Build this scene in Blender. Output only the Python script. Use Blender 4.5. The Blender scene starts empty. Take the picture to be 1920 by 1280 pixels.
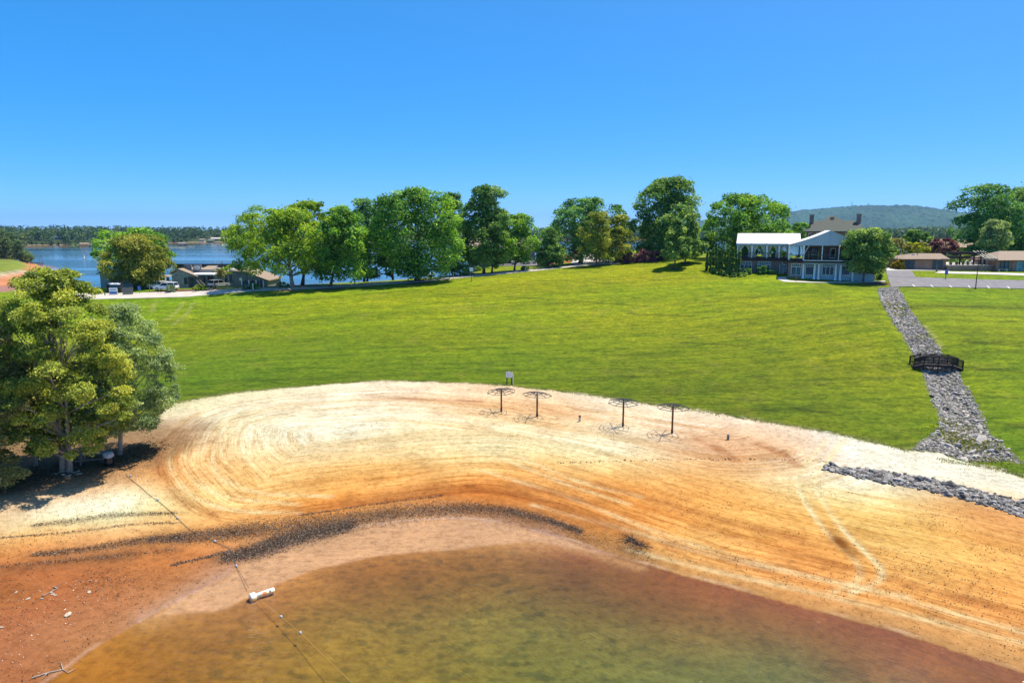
import bpy, bmesh, math, random
import numpy as np
from mathutils import Vector, Matrix

scene = bpy.context.scene
COL = scene.collection
R = math.radians

# ------------------------------------------------------------------ camera, sky, sun, exposure
CAM_Z = 20.0
PITCH = R(9.23)
cam_d = bpy.data.cameras.new('camera')
cam_d.sensor_width = 36.0
cam_d.lens = 24.0
cam_d.clip_start = 0.5
cam_d.clip_end = 40000
cam = bpy.data.objects.new('camera', cam_d)
COL.objects.link(cam)
cam.location = (0, 0, CAM_Z)
cam.rotation_euler = (R(90) - PITCH, 0, 0)
scene.camera = cam

SUN_EL, SUN_AZ = R(66), R(62)          # azimuth measured from +Y (view direction) towards +X
world = bpy.data.worlds.new('World')
scene.world = world
world.use_nodes = True
wn = world.node_tree
for n in list(wn.nodes):
    wn.nodes.remove(n)
w_out = wn.nodes.new('ShaderNodeOutputWorld')
w_bg = wn.nodes.new('ShaderNodeBackground')
w_sky = wn.nodes.new('ShaderNodeTexSky')
w_sky.sky_type = 'NISHITA'
w_sky.sun_disc = False
w_sky.sun_elevation = SUN_EL
w_sky.sun_rotation = SUN_AZ
w_sky.altitude = 0
w_sky.air_density = 0.25
w_sky.dust_density = 0.3
w_sky.ozone_density = 10.0
w_gam = wn.nodes.new('ShaderNodeGamma')
w_gam.inputs[1].default_value = 0.48
w_hsv = wn.nodes.new('ShaderNodeHueSaturation')
w_hsv.inputs['Saturation'].default_value = 1.72
w_hsv.inputs['Value'].default_value = 2.5
wn.links.new(w_sky.outputs[0], w_gam.inputs[0])
wn.links.new(w_gam.outputs[0], w_hsv.inputs['Color'])
wn.links.new(w_hsv.outputs[0], w_bg.inputs['Color'])
w_bg.inputs['Strength'].default_value = 0.15
wn.links.new(w_bg.outputs[0], w_out.inputs['Surface'])

sun_d = bpy.data.lights.new('sun', 'SUN')
sun_d.energy = 4.6
sun_d.angle = R(0.53)
sun_d.color = (1.0, 0.90, 0.74)
sun = bpy.data.objects.new('sun', sun_d)
COL.objects.link(sun)
SUN_DIR = Vector((math.cos(SUN_EL) * math.sin(SUN_AZ), math.cos(SUN_EL) * math.cos(SUN_AZ), math.sin(SUN_EL)))
sun.rotation_euler = SUN_DIR.to_track_quat('Z', 'Y').to_euler()
sun.location = (60, 40, 120)

scene.view_settings.view_transform = 'Standard'
scene.view_settings.look = 'None'
scene.view_settings.exposure = 0.8
scene.view_settings.gamma = 1.0

# ------------------------------------------------------------------ pixel -> direction helpers (1920 x 1280 frame)
F = 1280.0
CP, SP = math.cos(PITCH), math.sin(PITCH)

def ray(px, py):
    u, v = (px - 960.0) / F, (640.0 - py) / F
    return Vector((u, CP + v * SP, -SP + v * CP))

def at_y(px, py, Y):                    # point on the ray at forward distance Y
    d = ray(px, py)
    t = Y / d.y
    return Vector((d.x * t, Y, CAM_Z + d.z * t))

def at_z(px, py, z):                    # point on the ray at height z
    d = ray(px, py)
    t = (z - CAM_Z) / d.z
    return Vector((d.x * t, d.y * t, z))

# ------------------------------------------------------------------ numpy noise
def _hash(ix, iy, seed):
    h = (ix.astype(np.int64) * 374761393 + iy.astype(np.int64) * 668265263 + seed * 1442695041) & 0xffffffff
    h = ((h ^ (h >> 13)) * 1274126177) & 0xffffffff
    h = h ^ (h >> 16)
    return (h & 0xffff) / 65535.0

def vnoise(x, y, seed=0):
    ix, iy = np.floor(x), np.floor(y)
    fx, fy = x - ix, y - iy
    fx = fx * fx * (3 - 2 * fx)
    fy = fy * fy * (3 - 2 * fy)
    ix, iy = ix.astype(np.int64), iy.astype(np.int64)
    a, b = _hash(ix, iy, seed), _hash(ix + 1, iy, seed)
    c, d = _hash(ix, iy + 1, seed), _hash(ix + 1, iy + 1, seed)
    return (a * (1 - fx) + b * fx) * (1 - fy) + (c * (1 - fx) + d * fx) * fy

def fbm(x, y, seed=0, octs=4):
    s, a, t = 0.0, 0.5, 0.0
    for k in range(octs):
        s = s + a * vnoise(x * 2 ** k + 17.3 * k, y * 2 ** k - 9.1 * k, seed + k)
        t += a
        a *= 0.5
    return s / t

def sstep(a, b, x):
    t = np.clip((x - a) / (b - a), 0, 1)
    return t * t * (3 - 2 * t)

def poly_dist(P, poly, closed=False):   # distance of points P (n,2) to a polyline, and arc length of the foot
    pts = np.asarray(poly, np.float32)
    X, Y = P[:, 0].astype(np.float32), P[:, 1].astype(np.float32)
    best = np.full(len(P), 1e12, np.float32)
    arc = np.zeros(len(P), np.float32)
    acc = 0.0
    for a, b in zip(pts[:-1], pts[1:]):
        ab = b - a
        L = float(np.hypot(*ab)) + 1e-9
        ux, uy = ab[0] / L, ab[1] / L
        dx, dy = X - a[0], Y - a[1]
        t = dx * ux
        t += dy * uy
        np.clip(t, 0, L, out=t)
        dx -= t * ux
        dy -= t * uy
        d = dx * dx
        d += dy * dy
        m = d < best
        np.copyto(best, d, where=m)
        np.copyto(arc, t + acc, where=m)
        acc += L
    return np.sqrt(best).astype(float), arc.astype(float)

def in_poly(P, poly):
    pts = np.asarray(poly, float)
    x, y = P[:, 0], P[:, 1]
    ins = np.zeros(len(P), bool)
    j = len(pts) - 1
    for i in range(len(pts)):
        xi, yi = pts[i]
        xj, yj = pts[j]
        c = ((yi > y) != (yj > y)) & (x < (xj - xi) * (y - yi) / (yj - yi + 1e-12) + xi)
        ins ^= c
        j = i
    return ins

def smooth_poly(pts, n=8):              # Catmull-Rom through the points
    p = [np.array(q, float) for q in pts]
    out = []
    for i in range(len(p) - 1):
        p0 = p[i - 1] if i > 0 else 2 * p[0] - p[1]
        p3 = p[i + 2] if i + 2 < len(p) else 2 * p[-1] - p[-2]
        for k in range(n):
            t = k / n
            out.append(0.5 * (2 * p[i] + (p[i + 1] - p0) * t + (2 * p0 - 5 * p[i] + 4 * p[i + 1] - p3) * t * t
                              + (3 * p[i] - p0 - 3 * p[i + 1] + p3) * t ** 3))
    out.append(p[-1])
    return np.array(out)

# ------------------------------------------------------------------ terrain height
CTRL = []
def cpx(px, py, Y):
    p = at_y(px, py, Y)
    CTRL.append((p.x, p.y, p.z))
def cw(x, y, z):
    CTRL.append((x, y, z))
def cz(px, py, z):
    p = at_z(px, py, z)
    CTRL.append((p.x, p.y, p.z))
# upper beach / lawn edge
for px, py, z in [(330, 757, 2.9), (450, 736, 3.0), (700, 715, 3.0), (900, 720, 2.9), (1050, 733, 2.8), (1200, 755, 2.7),
                  (1400, 785, 2.5), (1600, 820, 2.3), (1720, 850, 2.1), (1920, 893, 1.9)]:
    cz(px, py, z)
# mid beach
for px, py, z in [(620, 840, 1.9), (400, 850, 1.9), (900, 830, 1.9), (1150, 850, 1.8), (1400, 900, 1.5), (1700, 960, 1.3),
                  (1900, 1030, 1.1), (1500, 1000, 1.0), (120, 890, 1.9), (0, 930, 1.7), (250, 860, 2.0), (150, 960, 1.3), (0, 1050, 1.0)]:
    cz(px, py, z)
# lawn and its far edge
for px, py, Y in [(300, 640, 106), (120, 640, 104), (230, 560, 139), (400, 553, 139), (550, 543, 144), (700, 533, 150), (850, 521, 154),
                  (1000, 508, 162), (1110, 496, 172), (1180, 494, 168), (1300, 487, 163), (960, 600, 112), (600, 640, 100),
                  (1270, 506, 150), (1330, 518, 143), (1440, 520, 139), (1600, 525, 136), (1690, 539, 126), (1800, 543, 123),
                  (1920, 545, 122), (1920, 512, 143), (1800, 512, 144), (1700, 508, 146), (1650, 620, 92), (1860, 660, 82), (1755, 695, 77.5),
                  (1400, 640, 94), (1300, 560, 122), (1200, 640, 97)]:
    cpx(px, py, Y)
for px, py, Y in [(400, 540, 150), (300, 545, 146), (480, 537, 152), (620, 531, 157), (740, 525, 162), (900, 512, 166), (950, 498, 192),
                  (1000, 496, 196), (1090, 477, 225)]:
    cpx(px, py, Y)
for c in [(-66, 166, 5.0), (-50, 172, 4.2), (-34, 178, 4.5), (-62, 190, -1.6), (-42, 196, -1.6), (-28, 204, -1.4), (-95, 165, 6.2), (-92, 178, 3.0), (-120, 150, 6.0),
          (-95, 200, -2), (-130, 185, -2), (-150, 140, 2.5), (-170, 170, -2), (-190, 120, 0.5), (-150, 100, 4), (-12, 182, 8.5), (-8, 205, 9.5),
          (-20, 225, 3), (-35, 240, -2), (5, 215, 10.5), (0, 260, 4), (0, 300, -3), (30, 240, 12.6), (40, 275, 9), (40, 320, -3),
          (60, 180, 13.0), (80, 210, 12.5), (70, 160, 12.2), (100, 170, 11.9), (100, 230, 11), (130, 170, 11.6), (160, 150, 11), (160, 220, 9.5),
          (100, 300, -3), (180, 270, -3), (230, 200, 4), (190, 120, 9), (150, 90, 5.5), (120, 60, 2.6), (90, 40, 1.2),
          (-90, 60, 2.2), (-110, 80, 3), (-70, 40, 0.9), (-250, 120, -3), (-250, 200, -3), (-100, 260, -3), (-200, 260, -3), (-100, 400, -3), (0, 400, -3), (100, 400, -3), (200, 400, -3), (-250, 380, -3), (300, 300, -3), (300, 150, 3)]:
    cw(*c)
CTRL = np.array(CTRL)
SC = 50.0
def _tps_k(r2):
    return np.where(r2 > 1e-12, r2 * np.log(np.maximum(r2, 1e-12)) * 0.5, 0)
def tps_fit(X, V, lam=0.0):
    n = len(X)
    d2 = ((X[:, None, :] - X[None, :, :]) ** 2).sum(-1)
    A = np.zeros((n + 3, n + 3))
    A[:n, :n] = _tps_k(d2) + lam * np.eye(n)
    A[:n, n] = 1
    A[:n, n + 1:] = X
    A[n, :n] = 1
    A[n + 1:, :n] = X.T
    B = np.zeros((n + 3,) + V.shape[1:])
    B[:n] = V
    return np.linalg.solve(A, B)
def tps_eval(W, X, Q):
    n = len(X)
    out = np.zeros((len(Q),) + W.shape[1:])
    for s in range(0, len(Q), 40000):
        q = Q[s:s + 40000]
        d2 = ((q[:, None, :] - X[None, :, :]) ** 2).sum(-1)
        out[s:s + 40000] = _tps_k(d2) @ W[:n] + W[n] + q @ W[n + 1:]
    return out
TX = CTRL[:, :2] / SC
TW = tps_fit(TX, CTRL[:, 2], 0.004)

SHORE_PX = [(-420, 1500), (-120, 1400), (90, 1280), (180, 1215), (262, 1166), (350, 1118), (430, 1078), (455, 1055), (520, 1033), (610, 1004), (700, 986),
            (790, 976), (870, 974), (960, 984), (1040, 1005), (1120, 1032), (1200, 1056), (1300, 1084), (1400, 1110), (1500, 1137),
            (1600, 1163), (1700, 1191), (1800, 1223), (1920, 1262), (2200, 1352), (2600, 1470)]
SHORE = smooth_poly([at_z(px, py, 0.0)[:2] for px, py in SHORE_PX], 3)
WATER_POLY = np.vstack([SHORE, [[60, -40], [-60, -40]]])
CHAN_PX = [(1662, 540), (1682, 580), (1712, 625), (1733, 655), (1757, 692), (1783, 740), (1810, 800), (1815, 850)]

# polar grid of the near land: fine where the photograph looks closely
G_R = np.concatenate([np.geomspace(20, 82, 352, endpoint=False), np.geomspace(82, 172, 130, endpoint=False), np.geomspace(172, 430, 80)])
G_T = np.linspace(R(-46), R(46), 690)
_RR, _TH = np.meshgrid(G_R, G_T, indexing='ij')
G_P = np.stack([(_RR * np.sin(_TH)).ravel(), (_RR * np.cos(_TH)).ravel()], 1)
NEAR = np.nonzero(G_P[:, 1] < 95)[0]
G_WAT = np.zeros(len(G_P), bool)
G_WAT[NEAR] = in_poly(G_P[NEAR], WATER_POLY)
G_DSH = np.full(len(G_P), 60.0)
G_DSH[NEAR] = poly_dist(G_P[NEAR], SHORE)[0]
def base_grid():
    k = 3                                 # the thin plate is smooth: evaluate it on every third row and column
    sub = np.zeros(_RR.shape, bool)
    ri = np.unique(np.append(np.arange(0, len(G_R), k), len(G_R) - 1))
    ti = np.unique(np.append(np.arange(0, len(G_T), k), len(G_T) - 1))
    Q = np.stack([_RR[np.ix_(ri, ti)] * np.sin(_TH[np.ix_(ri, ti)]), _RR[np.ix_(ri, ti)] * np.cos(_TH[np.ix_(ri, ti)])], -1).reshape(-1, 2)
    zc = tps_eval(TW, TX, Q / SC).reshape(len(ri), len(ti))
    z1 = np.stack([np.interp(np.arange(len(G_T)), ti, row) for row in zc])
    z = np.stack([np.interp(np.arange(len(G_R)), ri, z1[:, j]) for j in range(len(G_T))], 1).ravel()
    z = np.clip(z, -3.0, 15.5)
    d = G_DSH
    zi = np.minimum(0.02 + 0.055 * d, 3)
    near = G_P[:, 1] < 95
    w = np.exp(-(d / 9.0) ** 2)
    z = np.where(near & ~G_WAT, w * zi + (1 - w) * np.maximum(z, 0.25), z)
    return np.where(G_WAT, -np.minimum(1.7, 0.02 + 0.075 * d), z).reshape(len(G_R), len(G_T))
G_Z = base_grid()

def hgt(P):                               # bilinear lookup
    P = np.atleast_2d(np.asarray(P, float))
    rr = np.hypot(P[:, 0], P[:, 1])
    tt = np.arctan2(P[:, 0], P[:, 1])
    i = np.clip(np.searchsorted(G_R, rr) - 1, 0, len(G_R) - 2)
    fr = np.clip((rr - G_R[i]) / (G_R[i + 1] - G_R[i]), 0, 1)
    ft = np.clip((tt - G_T[0]) / (G_T[1] - G_T[0]), 0, len(G_T) - 1.001)
    j = ft.astype(int)
    ft = ft - j
    return ((G_Z[i, j] * (1 - ft) + G_Z[i, j + 1] * ft) * (1 - fr) + (G_Z[i + 1, j] * (1 - ft) + G_Z[i + 1, j + 1] * ft) * fr)
def gz(x, y):
    return float(hgt([[x, y]])[0])

TT = np.geomspace(18, 425, 1400)
def on_ground(px, py, dz=0.0):
    d = np.array(ray(px, py))
    t = TT / np.linalg.norm(d)
    P = np.array([0, 0, CAM_Z]) + t[:, None] * d
    g = P[:, 2] - hgt(P[:, :2]) - dz
    k = int(np.argmax(g < 0))
    if g[k] >= 0:
        k = len(t) - 1
    k = max(k, 1)
    a, b = g[k - 1], g[k]
    f = a / (a - b + 1e-9)
    return Vector(P[k - 1] + f * (P[k] - P[k - 1]))
def ground_line(pxs, n=6):
    return smooth_poly([on_ground(*p)[:2] for p in pxs], n)
CHAN = ground_line(CHAN_PX, 4)
def dig_channel():
    q = np.nonzero((G_P[:, 0] > 35) & (G_P[:, 0] < 90) & (G_P[:, 1] < 135))[0]
    d, s = poly_dist(G_P[q], CHAN)
    G_Z.ravel()[q] -= 0.55 * np.exp(-(d / 1.7) ** 2) * sstep(-1, 4, s)
dig_channel()
# ------------------------------------------------------------------ materials
def lin(c):
    return tuple((v / 255.0 / 12.92) if v / 255.0 <= 0.04045 else ((v / 255.0 + 0.055) / 1.055) ** 2.4 for v in c)

def new_mat(name):
    m = bpy.data.materials.new(name)
    m.use_nodes = True
    nt = m.node_tree
    b = nt.nodes['Principled BSDF']
    return m, nt, b

def noise_node(nt, scale, detail=4, vec=None, rough=0.6):
    n = nt.nodes.new('ShaderNodeTexNoise')
    n.inputs['Scale'].default_value = scale
    n.inputs['Detail'].default_value = detail
    n.inputs['Roughness'].default_value = rough
    if vec is not None:
        nt.links.new(vec, n.inputs['Vector'])
    return n

def obj_coord(nt, scale=(1, 1, 1), rot=(0, 0, 0)):
    tc = nt.nodes.new('ShaderNodeTexCoord')
    mp = nt.nodes.new('ShaderNodeMapping')
    mp.inputs['Scale'].default_value = scale
    mp.inputs['Rotation'].default_value = rot
    nt.links.new(tc.outputs['Object'], mp.inputs['Vector'])
    return mp.outputs[0]

def ramp(nt, fac, stops):
    r = nt.nodes.new('ShaderNodeValToRGB')
    el = r.color_ramp.elements
    while len(el) < len(stops):
        el.new(0.5)
    for e, (p, c) in zip(el, stops):
        e.position = p
        e.color = (*c, 1) if len(c) == 3 else c
    nt.links.new(fac, r.inputs[0])
    return r

def mixc(nt, a, b, fac, mode='MIX'):
    n = nt.nodes.new('ShaderNodeMix')
    n.data_type = 'RGBA'
    n.blend_type = mode
    for v, k in ((a, 6), (b, 7)):
        if hasattr(v, 'is_output') or isinstance(v, bpy.types.NodeSocket):
            nt.links.new(v, n.inputs[k])
        else:
            n.inputs[k].default_value = (*v, 1)
    if isinstance(fac, bpy.types.NodeSocket):
        nt.links.new(fac, n.inputs[0])
    else:
        n.inputs[0].default_value = fac
    return n.outputs[2]

def bump(nt, height, strength, dist, normal_in=None):
    b = nt.nodes.new('ShaderNodeBump')
    b.inputs['Strength'].default_value = strength
    b.inputs['Distance'].default_value = dist
    nt.links.new(height, b.inputs['Height'])
    if normal_in is not None:
        nt.links.new(normal_in, b.inputs['Normal'])
    return b.outputs[0]

MATS = {}
def M(name, col=(0.5, 0.5, 0.5), rough=0.7, var=0.25, scale=3.0, spec=0.3, metal=0.0, bmp=0.0):
    if name in MATS:
        return MATS[name]
    m, nt, b = new_mat(name)
    v = obj_coord(nt)
    n = noise_node(nt, scale, 5, v)
    lo = tuple(c * (1 - var) for c in col)
    hi = tuple(min(1, c * (1 + var)) for c in col)
    r = ramp(nt, n.outputs[0], [(0.3, lo), (0.7, hi)])
    nt.links.new(r.outputs[0], b.inputs['Base Color'])
    b.inputs['Roughness'].default_value = rough
    b.inputs['Specular IOR Level'].default_value = spec
    b.inputs['Metallic'].default_value = metal
    if bmp:
        nt.links.new(bump(nt, n.outputs[0], 0.6, bmp), b.inputs['Normal'])
    MATS[name] = m
    return m

M('white_paint', (0.78, 0.78, 0.76), 0.5, 0.06, 2)
M('tent_white', (0.70, 0.70, 0.70), 0.55, 0.04, 0.6)
M('tent_grey', (0.42, 0.47, 0.54), 0.6, 0.05, 0.5)
M('trim_blue', (0.30, 0.40, 0.44), 0.6, 0.1, 1)
M('dark_metal', (0.03, 0.03, 0.035), 0.45, 0.2, 4, 0.5)
M('dark_wood', (0.045, 0.035, 0.032), 0.8, 0.45, 6, 0.2, bmp=0.01)
M('brown_wood', (0.16, 0.075, 0.03), 0.8, 0.4, 7, 0.2, bmp=0.01)
M('grey_wood', (0.20, 0.19, 0.17), 0.85, 0.3, 6, 0.2, bmp=0.01)
M('weathered_siding', (0.29, 0.30, 0.29), 0.85, 0.18, 1.5, 0.2)
M('dark_siding', (0.16, 0.175, 0.20), 0.85, 0.2, 1.5, 0.2)
M('brown_roof', (0.24, 0.19, 0.145), 0.9, 0.22, 5, 0.2, bmp=0.02)
M('tan_roof', (0.27, 0.215, 0.165), 0.9, 0.2, 5, 0.2, bmp=0.02)
M('green_roof', (0.085, 0.095, 0.08), 0.9, 0.25, 6, 0.2, bmp=0.02)
M('cream', (0.55, 0.49, 0.38), 0.8, 0.1, 2)
M('concrete', (0.50, 0.46, 0.41), 0.9, 0.15, 1.2, bmp=0.004)
M('rubber', (0.018, 0.018, 0.018), 0.8, 0.2, 5)
M('rim', (0.45, 0.45, 0.46), 0.35, 0.1, 5, 0.5, 0.8)
M('car_white', (0.78, 0.78, 0.78), 0.25, 0.03, 1, 0.5)
M('car_silver', (0.48, 0.49, 0.50), 0.25, 0.03, 1, 0.5, 0.4)
M('car_black', (0.015, 0.016, 0.018), 0.2, 0.1, 1, 0.5)
M('car_dark', (0.03, 0.045, 0.05), 0.25, 0.1, 1, 0.5)
M('lamp_glass', (0.75, 0.75, 0.72), 0.15, 0.03, 3, 0.5)
M('tail_light', (0.4, 0.02, 0.02), 0.2, 0.1, 3, 0.5)
M('sign_white', (0.72, 0.73, 0.74), 0.5, 0.06, 3)
M('sign_blue', (0.04, 0.16, 0.42), 0.4, 0.08, 3)
M('ink', (0.03, 0.035, 0.05), 0.6, 0.1, 3)
M('orange_mark', (0.75, 0.20, 0.06), 0.5, 0.1, 6)
M('buoy_white', (0.80, 0.79, 0.75), 0.4, 0.05, 5, 0.4)
M('rope_yellow', (0.36, 0.23, 0.08), 0.8, 0.25, 12)
M('rope_dark', (0.10, 0.09, 0.08), 0.85, 0.3, 12)
M('float_blue', (0.30, 0.36, 0.44), 0.4, 0.15, 9, 0.4)
M('bag_plastic', (0.42, 0.43, 0.44), 0.3, 0.15, 8, 0.5)
M('stone_pale', (0.45, 0.41, 0.35), 0.9, 0.25, 5, bmp=0.02)
M('bark', (0.14, 0.115, 0.09), 0.9, 0.4, 5, 0.15, bmp=0.03)
M('bark_pale', (0.30, 0.26, 0.22), 0.9, 0.35, 5, 0.15, bmp=0.03)
M('mulch', (0.14, 0.075, 0.045), 0.95, 0.35, 5, 0.1, bmp=0.03)
M('curtain', (0.62, 0.58, 0.48), 0.9, 0.08, 2)
M('interior', (0.05, 0.045, 0.045), 0.9, 0.3, 1)
M('copper', (0.45, 0.20, 0.08), 0.7, 0.2, 3)
M('red_brown_leaf', (0.2, 0.07, 0.05), 0.8, 0.3, 3)
M('wood_yellow', (0.50, 0.34, 0.14), 0.7, 0.15, 4)

def glass_mat(name, col, rough=0.08):
    m, nt, b = new_mat(name)
    v = obj_coord(nt)
    n = noise_node(nt, 0.7, 2, v)
    r = ramp(nt, n.outputs[0], [(0.35, tuple(c * 0.6 for c in col)), (0.7, tuple(c * 1.4 for c in col))])
    nt.links.new(r.outputs[0], b.inputs['Base Color'])
    b.inputs['Roughness'].default_value = rough
    b.inputs['Specular IOR Level'].default_value = 0.7
    MATS[name] = m
glass_mat('glass_dark', (0.012, 0.016, 0.016))
glass_mat('glass_green', (0.03, 0.075, 0.065))
glass_mat('glass_teal', (0.10, 0.25, 0.28))
glass_mat('car_glass', (0.012, 0.014, 0.016), 0.05)

def brick_mat(name, c1, c2, mortar):
    m, nt, b = new_mat(name)
    v = obj_coord(nt, (1, 1, 1), (R(90), 0, 0))
    t = nt.nodes.new('ShaderNodeTexBrick')
    t.inputs['Scale'].default_value = 1.0
    t.inputs['Brick Width'].default_value = 0.22
    t.inputs['Row Height'].default_value = 0.075
    t.inputs['Mortar Size'].default_value = 0.012
    t.inputs['Color1'].default_value = (*c1, 1)
    t.inputs['Color2'].default_value = (*c2, 1)
    t.inputs['Mortar'].default_value = (*mortar, 1)
    nt.links.new(v, t.inputs['Vector'])
    n = noise_node(nt, 0.8, 5, obj_coord(nt))
    r = ramp(nt, n.outputs[0], [(0.3, (0.72, 0.72, 0.72)), (0.7, (1.2, 1.15, 1.1))])
    nt.links.new(mixc(nt, t.outputs[0], r.outputs[0], 1.0, 'MULTIPLY'), b.inputs['Base Color'])
    b.inputs['Roughness'].default_value = 0.9
    MATS[name] = m
brick_mat('brick_dark', (0.19, 0.115, 0.09), (0.24, 0.16, 0.13), (0.28, 0.25, 0.22))
brick_mat('brick_red', (0.24, 0.12, 0.08), (0.30, 0.17, 0.11), (0.32, 0.27, 0.22))

# foliage: colour from a per-leaf attribute
def leaf_mat():
    m, nt, b = new_mat('foliage')
    at = nt.nodes.new('ShaderNodeAttribute')
    at.attribute_name = 'leaf_colour'
    nt.links.new(at.outputs['Color'], b.inputs['Base Color'])
    b.inputs['Roughness'].default_value = 0.5
    b.inputs['Specular IOR Level'].default_value = 0.25
    tr = nt.nodes.new('ShaderNodeBsdfTranslucent')
    nt.links.new(mixc(nt, at.outputs['Color'], (1.25, 1.2, 0.5), 1.0, 'MULTIPLY'), tr.inputs['Color'])
    mx = nt.nodes.new('ShaderNodeMixShader')
    mx.inputs[0].default_value = 0.42
    out = nt.nodes['Material Output']
    nt.links.new(b.outputs[0], mx.inputs[1])
    nt.links.new(tr.outputs[0], mx.inputs[2])
    nt.links.new(mx.outputs[0], out.inputs['Surface'])
    MATS['foliage'] = m
leaf_mat()

def attr_mat(name, attr, rough=0.9, var=0.2, scale=1.0, spec=0.2):
    m, nt, b = new_mat(name)
    at = nt.nodes.new('ShaderNodeAttribute')
    at.attribute_name = attr
    n = noise_node(nt, scale, 5, obj_coord(nt))
    r = ramp(nt, n.outputs[0], [(0.3, (1 - var,) * 3), (0.7, (1 + var,) * 3)])
    nt.links.new(mixc(nt, at.outputs['Color'], r.outputs[0], 1.0, 'MULTIPLY'), b.inputs['Base Color'])
    b.inputs['Roughness'].default_value = rough
    b.inputs['Specular IOR Level'].default_value = spec
    MATS[name] = m
attr_mat('rock', 'leaf_colour', 0.85, 0.25, 6.0)
attr_mat('debris', 'leaf_colour', 0.9, 0.15, 9.0)

# ------------------------------------------------------------------ mesh builder and object helpers
def mesh_np(name, V, Fq, mat, col=None, smooth=False):
    me = bpy.data.meshes.new(name)
    V = np.asarray(V, np.float32)
    Fq = np.asarray(Fq, np.int32)
    k = Fq.shape[1]
    me.vertices.add(len(V))
    me.vertices.foreach_set('co', V.ravel())
    me.loops.add(Fq.size)
    me.loops.foreach_set('vertex_index', Fq.ravel())
    me.polygons.add(len(Fq))
    me.polygons.foreach_set('loop_start', np.arange(0, Fq.size, k, dtype=np.int32))
    me.polygons.foreach_set('loop_total', np.full(len(Fq), k, np.int32))
    me.polygons.foreach_set('use_smooth', np.full(len(Fq), smooth, bool))
    if col is not None:
        a = me.color_attributes.new('leaf_colour', 'FLOAT_COLOR', 'POINT')
        c = np.ones((len(V), 4), np.float32)
        c[:, :3] = col
        a.data.foreach_set('color', c.ravel())
    me.update(calc_edges=True)
    me.validate()
    if mat is not None:
        me.materials.append(MATS[mat])
    return me

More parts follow.
